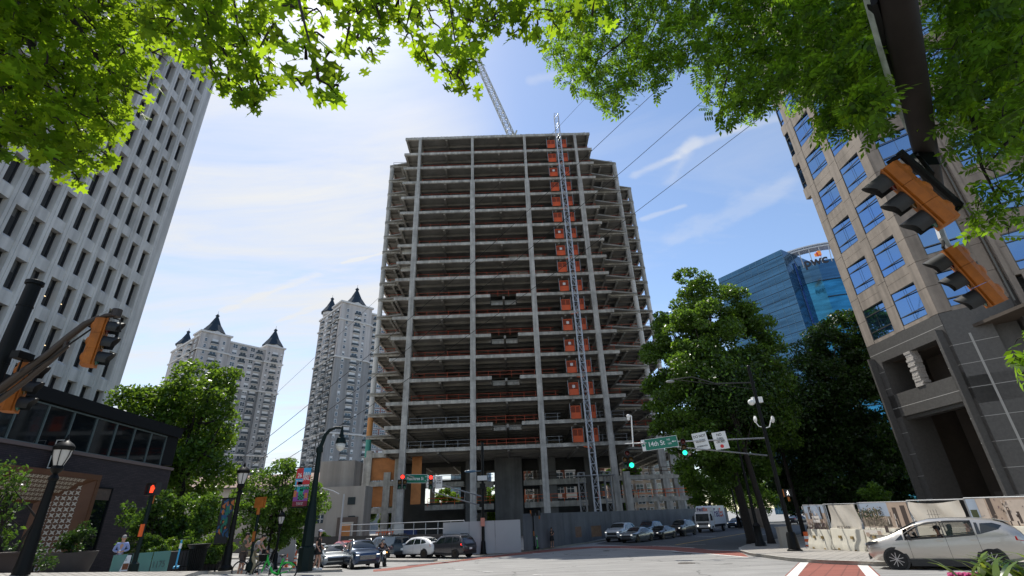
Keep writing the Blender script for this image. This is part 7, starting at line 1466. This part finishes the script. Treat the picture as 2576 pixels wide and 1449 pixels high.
# motorcycle and rider
x,y=(-9.75,37.95); hd_=150; t=thing('motorcycle','dark motorcycle with a round lit headlamp right of the dark blue suv','motorcycle',(x,y,g(x,y)),R(90-hd_))
for c in ((.72,0,.32),(-.70,0,.32)): mb=MB([rub,rim]); mb.lathe([(.22,-.06),(.32,-.05),(.33,0),(.32,.05),(.22,.06)],c,20,axis='y'); mb.lathe([(.06,-.08),(.06,.08)],c,8,1,axis='y'); mb.build('wheel',t,smooth=True,sharp=50)
mb=MB([p_blk,gsteel]); mb.ell((.12,0,.82),(.32,.16,.15)); mb.tube([(-.1,0,.8),(-.75,0,.84)],.11,8); mb.ell((0,0,.48),(.3,.2,.2),1); mb.build('body',t,smooth=True)
mb=MB(gsteel)
for s_ in (1,-1): mb.tube([(.72,s_*.09,.32),(.46,s_*.09,.98)],.03,6)
mb.tube([(.3,.38,1.08),(.42,.2,1.05),(.42,-.2,1.05),(.3,-.38,1.08)],.018,6); mb.build('fork',t); mb=MB(whlit); mb.lathe([(.1,0),(.09,.04),(.02,.06)],(.58,0,.86),14,axis='x'); mb.build('headlight',t)
mb=MB(amblit); mb.ell((.5,.2,.86),(.04,.04,.04)); mb.build('indicator',t)
person('motorcyclist in black with a silver full face helmet',x,y,hd_,1.76,z=g(x,y)-.05,shirt=blk_c,pants=blk_c,long_sleeve=True,cap=None,pose=dict(pel=(-.25,0,.95),wai=(-.22,0,1.08),che=(-.12,0,1.32),nec=(-.06,0,1.48),hb=(-.04,0,1.55),hd=(-.02,0,1.63),sL=(-.1,.19,1.42),sR=(-.1,-.19,1.42),eL=(.08,.32,1.2),eR=(.08,-.32,1.2),wL=(.28,.36,1.12),wR=(.28,-.36,1.12),hL=(-.22,.1,.93),hR=(-.22,-.1,.93),kL=(.1,.24,.80),kR=(.1,-.24,.80),aL=(-.02,.3,.16),aR=(-.02,-.3,.16)))
mb=MB([M('helmet_silver',(.45,.48,.5),.15,.8),plastblk]); mb.ell((0,0,0),(.15,.13,.165),0,16,10); mb.box(.07,-.1,-.02,.148,.1,.05,1); hm_=mb.build('helmet',label='silver full face helmet on the motorcyclist',cat='helmet',smooth=True,sharp=50); f_=Vector(az_dir(hd_)+(0,)); hm_.location=Vector((x,y,g(x,y)-.05+1.66))-f_*.01; hm_.rotation_euler=(0,0,R(90-hd_))
# ================================================================ TREES AND PLANTS
bark=M('bark',(.022,.017,.014),.9,noise=.3,nscale=6,bump=.5)
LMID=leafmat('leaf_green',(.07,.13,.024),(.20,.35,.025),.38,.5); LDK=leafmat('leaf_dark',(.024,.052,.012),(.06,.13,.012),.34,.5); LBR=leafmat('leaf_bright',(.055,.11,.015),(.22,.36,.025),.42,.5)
LOAK=leafmat('oak_leaf',(.022,.055,.006),(.38,.56,.02),.56,.42,.5,.12); LELM=leafmat('elm_leaf',(.022,.062,.008),(.26,.45,.016),.50,.5,.45,.2)
LSH=leafmat('shrub_leaf',(.045,.09,.02),(.13,.24,.02),.38,.55,.25)
def rotmats(n,r_,tilt=None):
    # random orientations
    q=r_.normal(size=(n,4)); q/=np.linalg.norm(q,axis=1)[:,None]; w,x,y,z=q.T
    return np.stack([1-2*(y*y+z*z),2*(x*y-z*w),2*(x*z+y*w),2*(x*y+z*w),1-2*(x*x+z*z),2*(y*z-x*w),2*(x*z-y*w),2*(y*z+x*w),1-2*(x*x+y*y)],1).reshape(n,3,3)
def scatter(name,cent,size,tmpl,faces,mat,parent,r_,Rm=None,kind=None):
    n=len(cent); Rm=rotmats(n,r_) if Rm is None else Rm; k=len(tmpl)
    V=np.einsum('nij,kj->nki',Rm,tmpl)*size[:,None,None]+cent[:,None,:]
    Fc=(faces[None]+ (np.arange(n)*k)[:,None,None]).reshape(-1,faces.shape[1]); return npmesh(name,V.reshape(-1,3),Fc,mat,parent,kind)
LEAF4=np.array([(-.5,0,0),(0,-.28,.06),(.5,0,-.03),(0,.28,.06)]); F4=np.array([(0,1,2,3)])
def tree(label,x,y,z0,htr,blobs,nl,ls,mat,seed,r0_=.25,limbs=6,name='broadleaf_tree',cat='tree',group=None,multi=False):
    """blobs: list of (dx,dy,z,rx,rz) clumps in metres from the base"""
    r_=np.random.default_rng(seed); t=thing(name,label,cat,(x,y,z0),0,group)
    B=[]; 
    for (dx,dy,z,rx,rz) in blobs:
        k=max(5,int(11*rx)); 
        for i in range(k):
            d=r_.normal(size=3); d/=np.linalg.norm(d); u=r_.uniform(.35,1.0)**.5; B.append((dx+d[0]*rx*u,dy+d[1]*rx*u,z+d[2]*rz*u,r_.uniform(.16,.34)*rx+.18))
    B=np.array(B); w=B[:,3]**2; w/=w.sum(); idx=r_.choice(len(B),nl,p=w); d=r_.normal(size=(nl,3)); d/=np.linalg.norm(d,axis=1)[:,None]; u=r_.uniform(.25,1.05,nl)**.6
    c=B[idx,:3]+d*(B[idx,3]*u)[:,None]*np.array([1,1,.72]); sz=ls*r_.uniform(.6,1.35,nl)
    scatter('crown',c,sz,LEAF4,F4,mat,t,r_)
    mb=MB(bark); top=max(b[2] for b in blobs); cz=min(b[2]-b[4]*.5 for b in blobs); cx=np.mean([b[0] for b in blobs]); cy=np.mean([b[1] for b in blobs])
    st=[(0,0,-.2)] if not multi else [(-.12,0,-.2),(.12,.05,-.2),(0,-.1,-.2)]
    for s0 in st:
        s0=Vector(s0); m1=Vector((cx*.25+s0.x*2.2,cy*.25+s0.y*2,htr*.6)); m2_=Vector((cx*.6+s0.x*5,cy*.6+s0.y*4,htr)); e_=Vector((cx,cy,lerp(htr,top,.7))); rr=r0_*(1 if not multi else .6)
        mb.tube([s0,s0+Vector((0,0,.4)),m1,m2_,e_],[rr*1.25,rr,rr*.85,rr*.7,rr*.2],8)
        for i in range(limbs):
            b=B[r_.integers(len(B))]; a=m1.lerp(e_,r_.uniform(.25,.8)); q=Vector(b[:3]); md=a.lerp(q,.5)+Vector((0,0,-.06*(q-a).length)); mb.tube([a,md,q],[rr*.42,rr*.25,rr*.07],5)
    mb.build('trunk',t,smooth=True); return t
def ptree(label,base,D,blobs,nl,ls,mat,seed,z0=None,**kw):
    """blobs given as survey rays (px,py,radius px) at distance D (+offset)"""
    b=pd(base[0],1340,D) if base[1] is None else pd(base[0],base[1],D); z=(g(b.x,b.y)+.14) if z0 is None else z0; out_=[]
    for q in blobs:
        px,py,r,*o_=q; dd=D+(o_[0] if o_ else 0); c=pd(px,py,dd); s_=dd/F*math.hypot(1,0)*1.0/ (0.9); asp=o_[1] if len(o_)>1 else .85; rr=r*c.length/F*.93; out_.append((c.x-b.x,c.y-b.y,c.z-z,rr,rr*asp))
    top=min(out_,key=lambda v:v[2])[2]
    return tree(label,b.x,b.y,z,max(1.2,kw.pop('htr',top-.5)),out_,nl,ls,mat,seed,**kw)
ptree('big bright green tree left of the twin towers, behind the dark restaurant',(452,1340),55,[(350,1030,60),(420,1010,75,2),(500,985,72,-1),(555,955,42,0),(560,1040,42,-2),(450,1100,95,1),(545,1110,42,0),(390,1180,80,2),(490,1190,80,0),(560,1190,34,-3),(330,1010,28),(570,940,22)],30000,.36,LBR,11,r0_=.4,limbs=22)
ptree('round dark green street tree behind the red and blue banner',(672,1412),43,[(705,1215,55),(650,1240,50,1),(760,1235,48,-1),(710,1275,66),(640,1295,44,-1),(775,1280,40,1),(690,1325,50),(745,1310,42),(700,1185,32),(640,1345,26)],17000,.22,LMID,12,r0_=.2,limbs=14,multi=True)
ptree('leafy street tree behind the red hand signal',(375,1420),33,[(390,1270,30),(350,1300,34),(410,1310,38,1),(370,1350,40),(420,1360,34),(340,1370,24),(400,1240,16)],5200,.19,LSH,13,r0_=.09,limbs=8,multi=True)
ptree('round clipped tree left of the dark banner lamp',(498,1400),35.5,[(480,1290,40),(535,1300,42,1),(505,1330,50),(555,1330,34),(460,1330,30),(520,1265,24)],8500,.18,LMID,14,r0_=.1,limbs=8,multi=True)
ptree('slender street tree between the red hand signal and the round clipped tree',(440,1400),34,[(440,1280,24),(430,1320,30),(455,1350,30),(435,1375,26)],3600,.18,LSH,15,r0_=.07,multi=True)
ptree('small leafy tree at the left edge of the picture',(8,1440),19,[(12,1180,20),(20,1225,22),(0,1270,26),(12,1330,20),(-6,1230,26),(0,1370,18)],900,.12,LSH,16,r0_=.07,multi=True)
ptree('dark tree in the gap right of the beige block',(905,1345),92,[(915,1235,26),(905,1270,28),(925,1290,24),(910,1255,22)],7000,.26,LMID,17,r0_=.2)
for i,(px,py,r,D) in enumerate(((720,1358,17,60),(757,1362,18,60),(815,1356,19,62))):
    ptree(('yellow green bush left of the beige block window','round bush just left of the gooseneck lamp','pale bush behind the jogging woman')[i],(px,1385),D,[(px,py,r*.7),(px-5,py+8,r*.6),(px+6,py+7,r*.6)],2500,.2,(LBR,LMID,LSH)[i],30+i,name='bush',cat='bush',r0_=.05,limbs=2)
for i,(px,py,r,D) in enumerate(((378,1370,26,31),(430,1375,30,31),(475,1378,24,31.5),(545,1372,36,30.5),(520,1395,26,30),(400,1392,20,30))):
    ptree(('low bright bush under the slender tree','broad bright bush beside the glass railing','low bush left of the trash bin','tall bright rounded bush behind the trash bin','low dark bush over the planter wall','small bush at the end of the glass railing')[i],(px,1412),D,[(px,py-3,r*.62),(px-r*.45,py+6,r*.5),(px+r*.45,py+6,r*.5)],3600,.11,LBR if i in (1,3) else LSH,40+i,name='bush',cat='bush',r0_=.04,limbs=3,group='bushes along the left planter')
pp=PLANT1; tree('dark bush growing out of the large round planter',pp[0],pp[1],pp[2]-.1,.4,[(0,0,.5,.38,.4),(.25,0,.9,.22,.35),(-.2,.1,.4,.3,.3)],1500,.10,LDK,50,r0_=.03,limbs=3,name='bush',cat='bush')
p=pd(68,1415,21); tree('loose bush with pale flowers at the foot of the bronze portal',p.x,p.y,p.z-.3,.4,[(0,0,.5,.4,.35),(.4,0,.4,.3,.3),(-.3,0,.5,.25,.3)],700,.10,LDK,51,r0_=.03,limbs=3,name='bush',cat='bush')
# right hand street trees
ptree('tallest street tree right of the concrete frame',(1893,1372),52,[(1760,745,58,0),(1820,790,70,3),(1700,820,62,1),(1760,840,80,-2),(1870,860,72,2),(1680,900,62,0),(1780,940,95,-2),(1900,950,80,3),(1665,985,56,1),(1740,1020,80,-2),(1860,1040,90,1),(1700,1090,62,0),(1790,1120,75,-3),(1930,1080,75,3),(1770,1190,60,-2),(1850,1170,70,2),(1730,700,28),(1660,870,34),(1930,900,42,1)],120000,.33,LMID,21,r0_=.42,limbs=34,htr=8)
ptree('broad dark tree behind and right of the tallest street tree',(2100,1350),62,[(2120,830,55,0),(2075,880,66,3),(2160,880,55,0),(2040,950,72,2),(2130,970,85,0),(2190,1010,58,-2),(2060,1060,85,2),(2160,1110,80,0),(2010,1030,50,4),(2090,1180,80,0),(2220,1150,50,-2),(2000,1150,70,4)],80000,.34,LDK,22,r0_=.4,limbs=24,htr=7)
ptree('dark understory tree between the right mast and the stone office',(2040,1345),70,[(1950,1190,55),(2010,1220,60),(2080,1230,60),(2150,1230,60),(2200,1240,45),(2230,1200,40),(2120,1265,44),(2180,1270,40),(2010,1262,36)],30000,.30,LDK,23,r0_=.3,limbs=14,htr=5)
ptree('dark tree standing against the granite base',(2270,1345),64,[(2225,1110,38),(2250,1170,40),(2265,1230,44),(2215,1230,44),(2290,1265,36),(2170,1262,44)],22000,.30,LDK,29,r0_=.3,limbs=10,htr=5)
ptree('light green far tree above the delivery truck',(1780,1320),108,[(1780,1235,45),(1830,1240,42),(1870,1225,40),(1740,1240,34),(1810,1200,40)],20000,.36,LBR,24,r0_=.3,limbs=8,htr=5)
ptree('sunlit far tree behind the slim street lamp',(1900,1320),125,[(1900,1250,40),(1940,1235,42),(1860,1260,34),(1980,1250,36)],14000,.4,LMID,25,r0_=.3,limbs=8,htr=5)
ptree('small bright tree low behind the site fence',(2210,1330),46,[(2205,1235,20),(2195,1255,22),(2215,1262,20)],2600,.2,LBR,26,r0_=.1)
ptree('far bright tree between the trunks at the right',(2090,1320),140,[(2080,1250,30),(2120,1245,30),(2040,1252,24),(1990,1262,22)],9000,.4,LBR,27,r0_=.3,htr=4)
# slim dark trunks standing in the shade along the pavement
for i,(px,D,w) in enumerate(((1880,58,.17),(1935,49,.28),(1990,56,.2),(2022,60,.22),(2060,66,.2),(2130,70,.2))):
    b=pd(px,1340,D); t=thing('shade_tree',('thin dark trunk left of the right mast','thick dark trunk right behind the fluted lamp post','dark trunk right of the right mast','dark trunk just left of the traffic barrel','dark trunk behind the lime vested worker','dark trunk above the first cream banner')[i],'tree',(b.x,b.y,.1),0,'dark trunks along the shaded pavement'); mb=MB(bark); top=12; l=random.uniform(-.8,.8)
    mb.tube([(0,0,0),(0,0,.5),(l*.3,.2,top*.5),(l,.3,top)],[w*1.3,w,w*.85,w*.6],8); 
    for k in range(4): mb.tube([(l*.5,.2,top*.6+k),(l*.5+random.uniform(-2,2),random.uniform(-2,2),top*.6+k+2.5)],[w*.4,w*.1],5)
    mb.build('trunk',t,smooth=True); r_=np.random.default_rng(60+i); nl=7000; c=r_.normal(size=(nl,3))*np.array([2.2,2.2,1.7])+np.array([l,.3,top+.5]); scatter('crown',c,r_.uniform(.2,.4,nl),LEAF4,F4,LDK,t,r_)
# trees seen through the open ground floors
for i,(px,py,r,D) in enumerate(((1125,1250,32,118),(1240,1245,32,118),(1245,1290,28,112),(1368,1290,22,116),(1540,1200,26,120),(1590,1180,20,122),(985,1300,28,96),(1560,1280,26,118))):
    ptree('green tree behind the frame, '+('left of the truss','behind the middle mast','low behind the middle mast','low in the bay left of the hoist','behind the right lobby bays','right end bay above the cars','behind the plywood corner','low in the right lobby bay')[i],(px,1345),D,[(px,py,r*.75),(px-r*.5,py+r*.4,r*.6),(px+r*.5,py+r*.3,r*.6)],6000,.4,(LBR,LMID)[i%2],70+i,r0_=.15,limbs=4,htr=2,group='trees behind the frame')
# ---- overhead oak at the upper left
OAK2=[(0,0),(.10,.05),(.16,.20),(.08,.36),(.26,.30),(.34,.36),(.31,.20),(.36,.13),(.45,.14),(.48,.28),(.44,.44),(.60,.36),(.72,.40),(.64,.22),(.66,.13),(.78,.14),(.88,.20),(.86,.08),(1.0,0)]
half=np.array(OAK2); up_=np.c_[half,np.zeros(len(half))]; full=[(x_,y_,abs(y_)*.18-.12*x_*x_) for x_,y_ in OAK2]+[(x_,-y_,abs(y_)*.18-.12*x_*x_) for x_,y_ in OAK2[-2:0:-1]]
OT=np.array(full+[(.5,0,-.03)]); OT[:,0]-=.0
def fanfaces(n,c): return np.array([(c,i,(i+1)%n) for i in range(n)])
# triangulate the lobed outline with a proper ear clip through bmesh
bm=bmesh.new(); vv=[bm.verts.new((p[0],p[1],0)) for p in full]; bm.faces.new(vv); bmesh.ops.triangulate(bm,faces=bm.faces[:],ngon_method='EAR_CLIP'); bm.verts.ensure_lookup_table(); bm.verts.index_update(); OF=np.array([[v.index for v in f.verts] for f in bm.faces]); bm.free(); OT=np.array(full)
def overhead(label,name,pts,tmpl,faces,mat,seed,size,per,spread,twigs,trunk,down=.6,big=None,twr=.012):
    r_=np.random.default_rng(seed); t=thing(name,label,'tree',trunk[0]); o=np.array(trunk[0])
    C=[];Sz=[];mb=MB(bark)
    for (px,py,D,rad,n) in pts:
        c=np.array(pd(px,py,D)); rw=rad*np.linalg.norm(c)/F
        k=n; d=r_.normal(size=(k,3)); d/=np.linalg.norm(d,axis=1)[:,None]; u=r_.uniform(0,1,k)**.42
        C.append(c+d*(rw*u)[:,None]*np.array([1,1.5,1])); Sz.append(size*r_.uniform(.7,1.25,k))
        q=Vector(c-o)
        for j in range(2): e_=Vector(C[-1][r_.integers(k)]-o); mb.tube([q,q.lerp(e_,.5)+Vector((0,0,.03)),e_],[twr,twr*.7,twr*.35],4)
    C=np.concatenate(C)-o; Sz=np.concatenate(Sz); n=len(C)
    # leaves roughly horizontal, tips drooping, random heading
    yaw=r_.uniform(0,2*math.pi,n); pit=r_.normal(.45,.5,n); rol=r_.normal(0,.55,n)
    cy,sy,cp_,sp_,cr_,sr_=np.cos(yaw),np.sin(yaw),np.cos(pit),np.sin(pit),np.cos(rol),np.sin(rol); Rm=np.empty((n,3,3))
    Rm[:,0,0]=cy*cp_; Rm[:,0,1]=cy*sp_*sr_-sy*cr_; Rm[:,0,2]=cy*sp_*cr_+sy*sr_; Rm[:,1,0]=sy*cp_; Rm[:,1,1]=sy*sp_*sr_+cy*cr_; Rm[:,1,2]=sy*sp_*cr_-cy*sr_; Rm[:,2,0]=-sp_; Rm[:,2,1]=cp_*sr_; Rm[:,2,2]=cp_*cr_
    scatter('crown',C,Sz,tmpl,faces,mat,t,r_,Rm)
    for br_,r1 in twigs: 
        P=[Vector(pd(*q))-Vector(o) for q in br_]; mb.tube(P,[lerp(r1,r1*.25,i/(len(P)-1)) for i in range(len(P))],6)
    P=[Vector(q)-Vector(o) for q in trunk[1:]]; mb.tube([Vector((0,0,0))]+P,[.35]+[lerp(.3,.06,i/len(P)) for i in range(len(P))],10)
    mb.build('trunk',t,smooth=True); return t
def mask_pts(poly_top,D0,D1,rad,n,step,seed,x0,x1,low):
    """fill the band above the lower outline low(px) with clumps"""
    r_=np.random.default_rng(seed); out_=[]
    for px in np.arange(x0,x1,step):
        lo=low(px); 
        for py in np.arange(-170,lo-rad*.7,step):
            if r_.random()<.93: out_.append((px+r_.uniform(-.5,.5)*step,py+r_.uniform(-.5,.5)*step,r_.uniform(D0,D1),rad*r_.uniform(.8,1.2),n))
    return out_
def interp(t):
    xs,ys=zip(*t); return lambda x:float(np.interp(x,xs,ys))
# lower outline of the oak foliage
lowA=interp([(-120,380),(0,372),(60,365),(95,420),(130,455),(180,455),(205,440),(235,400),(275,395),(300,330),(345,305),(350,230),(378,225),(388,150),(392,110),(430,118),(480,165),(560,215),(600,262),(650,266),(665,215),(690,140),(715,100),(760,110),(800,95),(850,90),(905,150),(935,150),(990,95),(1040,110),(1085,180),(1130,225),(1180,222),(1200,170),(1215,95),(1300,95),(1330,130),(1360,110),(1392,100),(1400,30)])
oakpts=mask_pts(None,6.2,8.5,24,9,27,1,-110,385,lowA)+mask_pts(None,4.2,6.0,26,6,29,2,385,700,lowA)+mask_pts(None,3.0,4.0,30,4,36,3,860,1060,lambda x:min(lowA(x),130))+mask_pts(None,3.4,4.6,26,5,30,4,1060,1215,lowA)+mask_pts(None,3.4,4.2,26,4,33,5,1215,1400,lambda x:min(lowA(x),110))+mask_pts(None,3.1,4.0,30,3,36,8,700,860,lambda x:50)
oakpts+=[(720,110,2.6,24,2),(740,175,2.7,26,3),(770,150,2.6,22,2),(815,95,2.8,30,3),(800,200,2.5,26,4),(845,190,2.6,24,3),(800,240,2.6,22,3),(760,215,2.6,18,2),(850,215,2.6,18,2),(835,130,2.6,26,2),(880,60,3,40,4),(930,120,3,24,4),(690,60,3.2,40,6),(610,230,4.4,26,12),(640,250,4.4,18,6),(1150,190,3.4,24,8),(1175,150,3.3,24,6),(1120,140,3.4,28,8),(1355,95,3.3,22,5),(1490,40,3.6,34,7),(1430,30,3.6,30,6)]
twA=[([(20,-120,8),(60,60,7.6),(115,210,7.4),(160,300,7.2),(175,400,7.1)],.06),([(110,-60,8),(190,60,7.4),(250,150,7.3),(310,215,7.2),(360,240,7.1)],.05),([(-40,120,8),(50,170,7.6),(110,230,7.4)],.035),([(-60,250,8),(40,215,7.7),(130,205,7.5)],.03),([(90,-60,8),(110,130,7.6),(200,330,7.3)],.03),([(130,-40,8),(240,70,7.5),(330,75,7.4),(420,60,7)],.03),
     ([(740,-60,2.9),(756,20,2.75),(770,75,2.7),(783,120,2.65),(790,155,2.62)],.014),([(1125,-40,3.6),(1140,70,3.5),(1150,140,3.45),(1160,190,3.4)],.012),([(1000,-80,3.8),(1010,20,3.6),(1015,80,3.6)],.012),([(580,-60,5),(600,80,4.8),(625,190,4.6)],.02)]
overhead('pin oak with sunlit lobed leaves hanging over the upper left','oak_tree',oakpts,OT-np.array([.45,0,0]),OF,LOAK,5,.18,0,0,twA,[(-9,-2,1.2),(-8.8,-1.6,5),(-7,.8,8.5),(-5.2,2.6,8.6)])
# ---- overhead elm at the upper right: leaflets in pairs along a stem
def spray(nl=7,ln=1.0):
    V=[];Fq=[]
    for i in range(nl):
        x=i/(nl-1)*.75; 
        for s_ in ((1,-1) if i<nl-1 else (0,)):
            a=R(52)*s_; d=np.array([math.cos(a),math.sin(a),-.25]); q=np.array([-d[1],d[0],0.]); b=np.array([x,0,-.10*x*x]); w=.085; L_=.36; k=len(V)
            V+= [b,b+d*L_*.45+q*w,b+d*L_,b+d*L_*.45-q*w]; Fq.append((k,k+1,k+2,k+3))
    V.append(np.array([0,0,0])); V.append(np.array([.8,0.006,-.07])); V.append(np.array([.8,-.006,-.07])); k=len(V); V.append(np.array([0.,.008,0.])); Fq.append((k-3,k-2,k-1,k))
    return np.array(V),np.array(Fq)
ET,EF=spray(5)
lowB=interp([(1380,105),(1392,150),(1415,190),(1425,225),(1470,250),(1510,270),(1565,280),(1575,255),(1640,225),(1700,205),(1720,170),(1735,155),(1770,170),(1775,200),(1768,250),(1790,290),(1830,310),(1850,325),(1880,290),(1930,270),(1990,255),(2060,300),(2080,350),(2120,360),(2140,330),(2180,330),(2220,350),(2260,375),(2290,330),(2350,300),(2380,330),(2440,400),(2470,395),(2440,520),(2450,585),(2500,600),(2540,570),(2600,590),(2700,600)])
elmpts=mask_pts(None,6.5,9.5,24,13,25,31,1395,2160,lowB)+mask_pts(None,5.6,7.8,24,10,27,32,2160,2240,lambda x:min(lowB(x),360))+mask_pts(None,6.5,9.0,26,10,29,33,2350,2640,lambda x:min(lowB(x),385))+[(px,py,r,rad,n) for px,py,r,rad,n in [(2500,430,7.5,30,12),(2470,500,7.5,26,10),(2520,480,7.5,30,12),(2560,520,7.6,30,12),(2480,560,7.5,24,8),(2540,570,7.6,24,8),(2570,440,7.6,34,12),(2575,850,7,18,4),(2560,905,7,16,4),(2572,940,7,14,3),(2545,350,7.5,34,14),(1555,262,7,16,6),(1440,60,7,34,14),(1420,120,7,24,9)]]
elmpts=[q for q in elmpts if not (2195<q[0]+(-(q[1])*.13) <2330 and q[1]>60 and q[0]<2400 and q[0]>2215)]
twB=[([(1700,-80,8.5),(1640,40,8),(1560,110,7.8),(1480,170,7.6)],.035),([(1900,-60,9),(1850,90,8.5),(1830,190,8.2),(1810,270,8)],.035),([(2050,-50,9),(2040,130,8.6),(2010,230,8.4)],.03),([(2560,-80,9),(2500,120,8.3),(2440,260,8),(2470,420,7.7),(2530,540,7.6)],.04),([(1700,-40,8.5),(1580,200,7.7)],.02),([(2640,200,9),(2560,330,8),(2480,420,7.7)],.03),([(1760,-60,8.6),(1740,80,8.2),(1650,160,7.9)],.025)]
overhead('fine leaved elm hanging over the upper right','elm_tree',elmpts,ET-np.array([.3,0,0]),EF,LELM,6,.25,0,0,twB,[(11,-3,1.4),(10.5,-2.4,6),(8.5,.5,9.3),(6.8,3.2,10.2)],twr=.008)
# ---- planting in front of the camera, bottom right
p=pd(2535,1442,5.6); z=p.z-.17; t=thing('flower_bed_plant','variegated strappy plant with yellow green blades at the bottom right corner','plant',(p.x,p.y,z))
cl=leafmat('strap_leaf',(.10,.16,.03),(.35,.42,.05),.4,.45,.3); r_=random.Random(4); mb=MB([cl,leafmat('strap_leaf_dark',(.03,.07,.02),(.1,.2,.02),.35,.3,.3)])
for i in range(70):
    a=r_.uniform(0,2*math.pi); bx_,by_=r_.uniform(-.25,.5),r_.uniform(-.2,.2); ln=r_.uniform(.25,.48); w=r_.uniform(.016,.03); d=Vector((math.cos(a),math.sin(a),0)); q=Vector((-d.y,d.x,0)); P=[]
    for k in range(6): u=k/5; c=Vector((bx_,by_,0))+d*ln*.75*u*(.4+.6*u)+Vector((0,0,ln*(1.25*u-.62*u*u))); ww=w*(1-abs(u-.4)*1.4) if u>.4 else w*(.6+u); P.append((c+q*max(.002,ww),c-q*max(.002,ww)))
    vs=[x_ for pr_ in P for x_ in pr_]; mb.add(vs,[(2*k,2*k+1,2*k+3,2*k+2) for k in range(5)],i%3==0)
mb.build('leaves',t,smooth=True)
for i,(px,c_) in enumerate(((2425,(.35,.02,.12)),(2452,(.30,.02,.10)),(2400,(.4,.05,.2)))):
    q=pd(px,1444,5.7); t2=thing('flower','magenta flower at the bottom edge, '+('left of the strappy plant','touching the strappy plant','farthest left')[i],'flower',q-Vector((0,0,.05)),group='magenta flowers'); mb=MB([M('petal',(.45,.03,.16),.6),cl])
    for k in range(9): a=k*40; mb.ell((.03*math.cos(R(a)),.03*math.sin(R(a)),.04+.01*(k%2)),(.02,.02,.012),0,6,4)
    mb.tube([(0,0,-.25),(0,0,.03)],.005,4,1); mb.build('bloom',t2)
z=p.z-.17; o_=MB(M('planter_stone',(.3,.28,.25),.85,noise=.2,nscale=2)); o_.box(-2.2,-.8,0,3.5,1.0,z-.72); oo=o_.build('planter_box',label='low stone planter box below the strappy plant, in front of the camera',cat='planter'); oo.location=(p.x,p.y,.7)
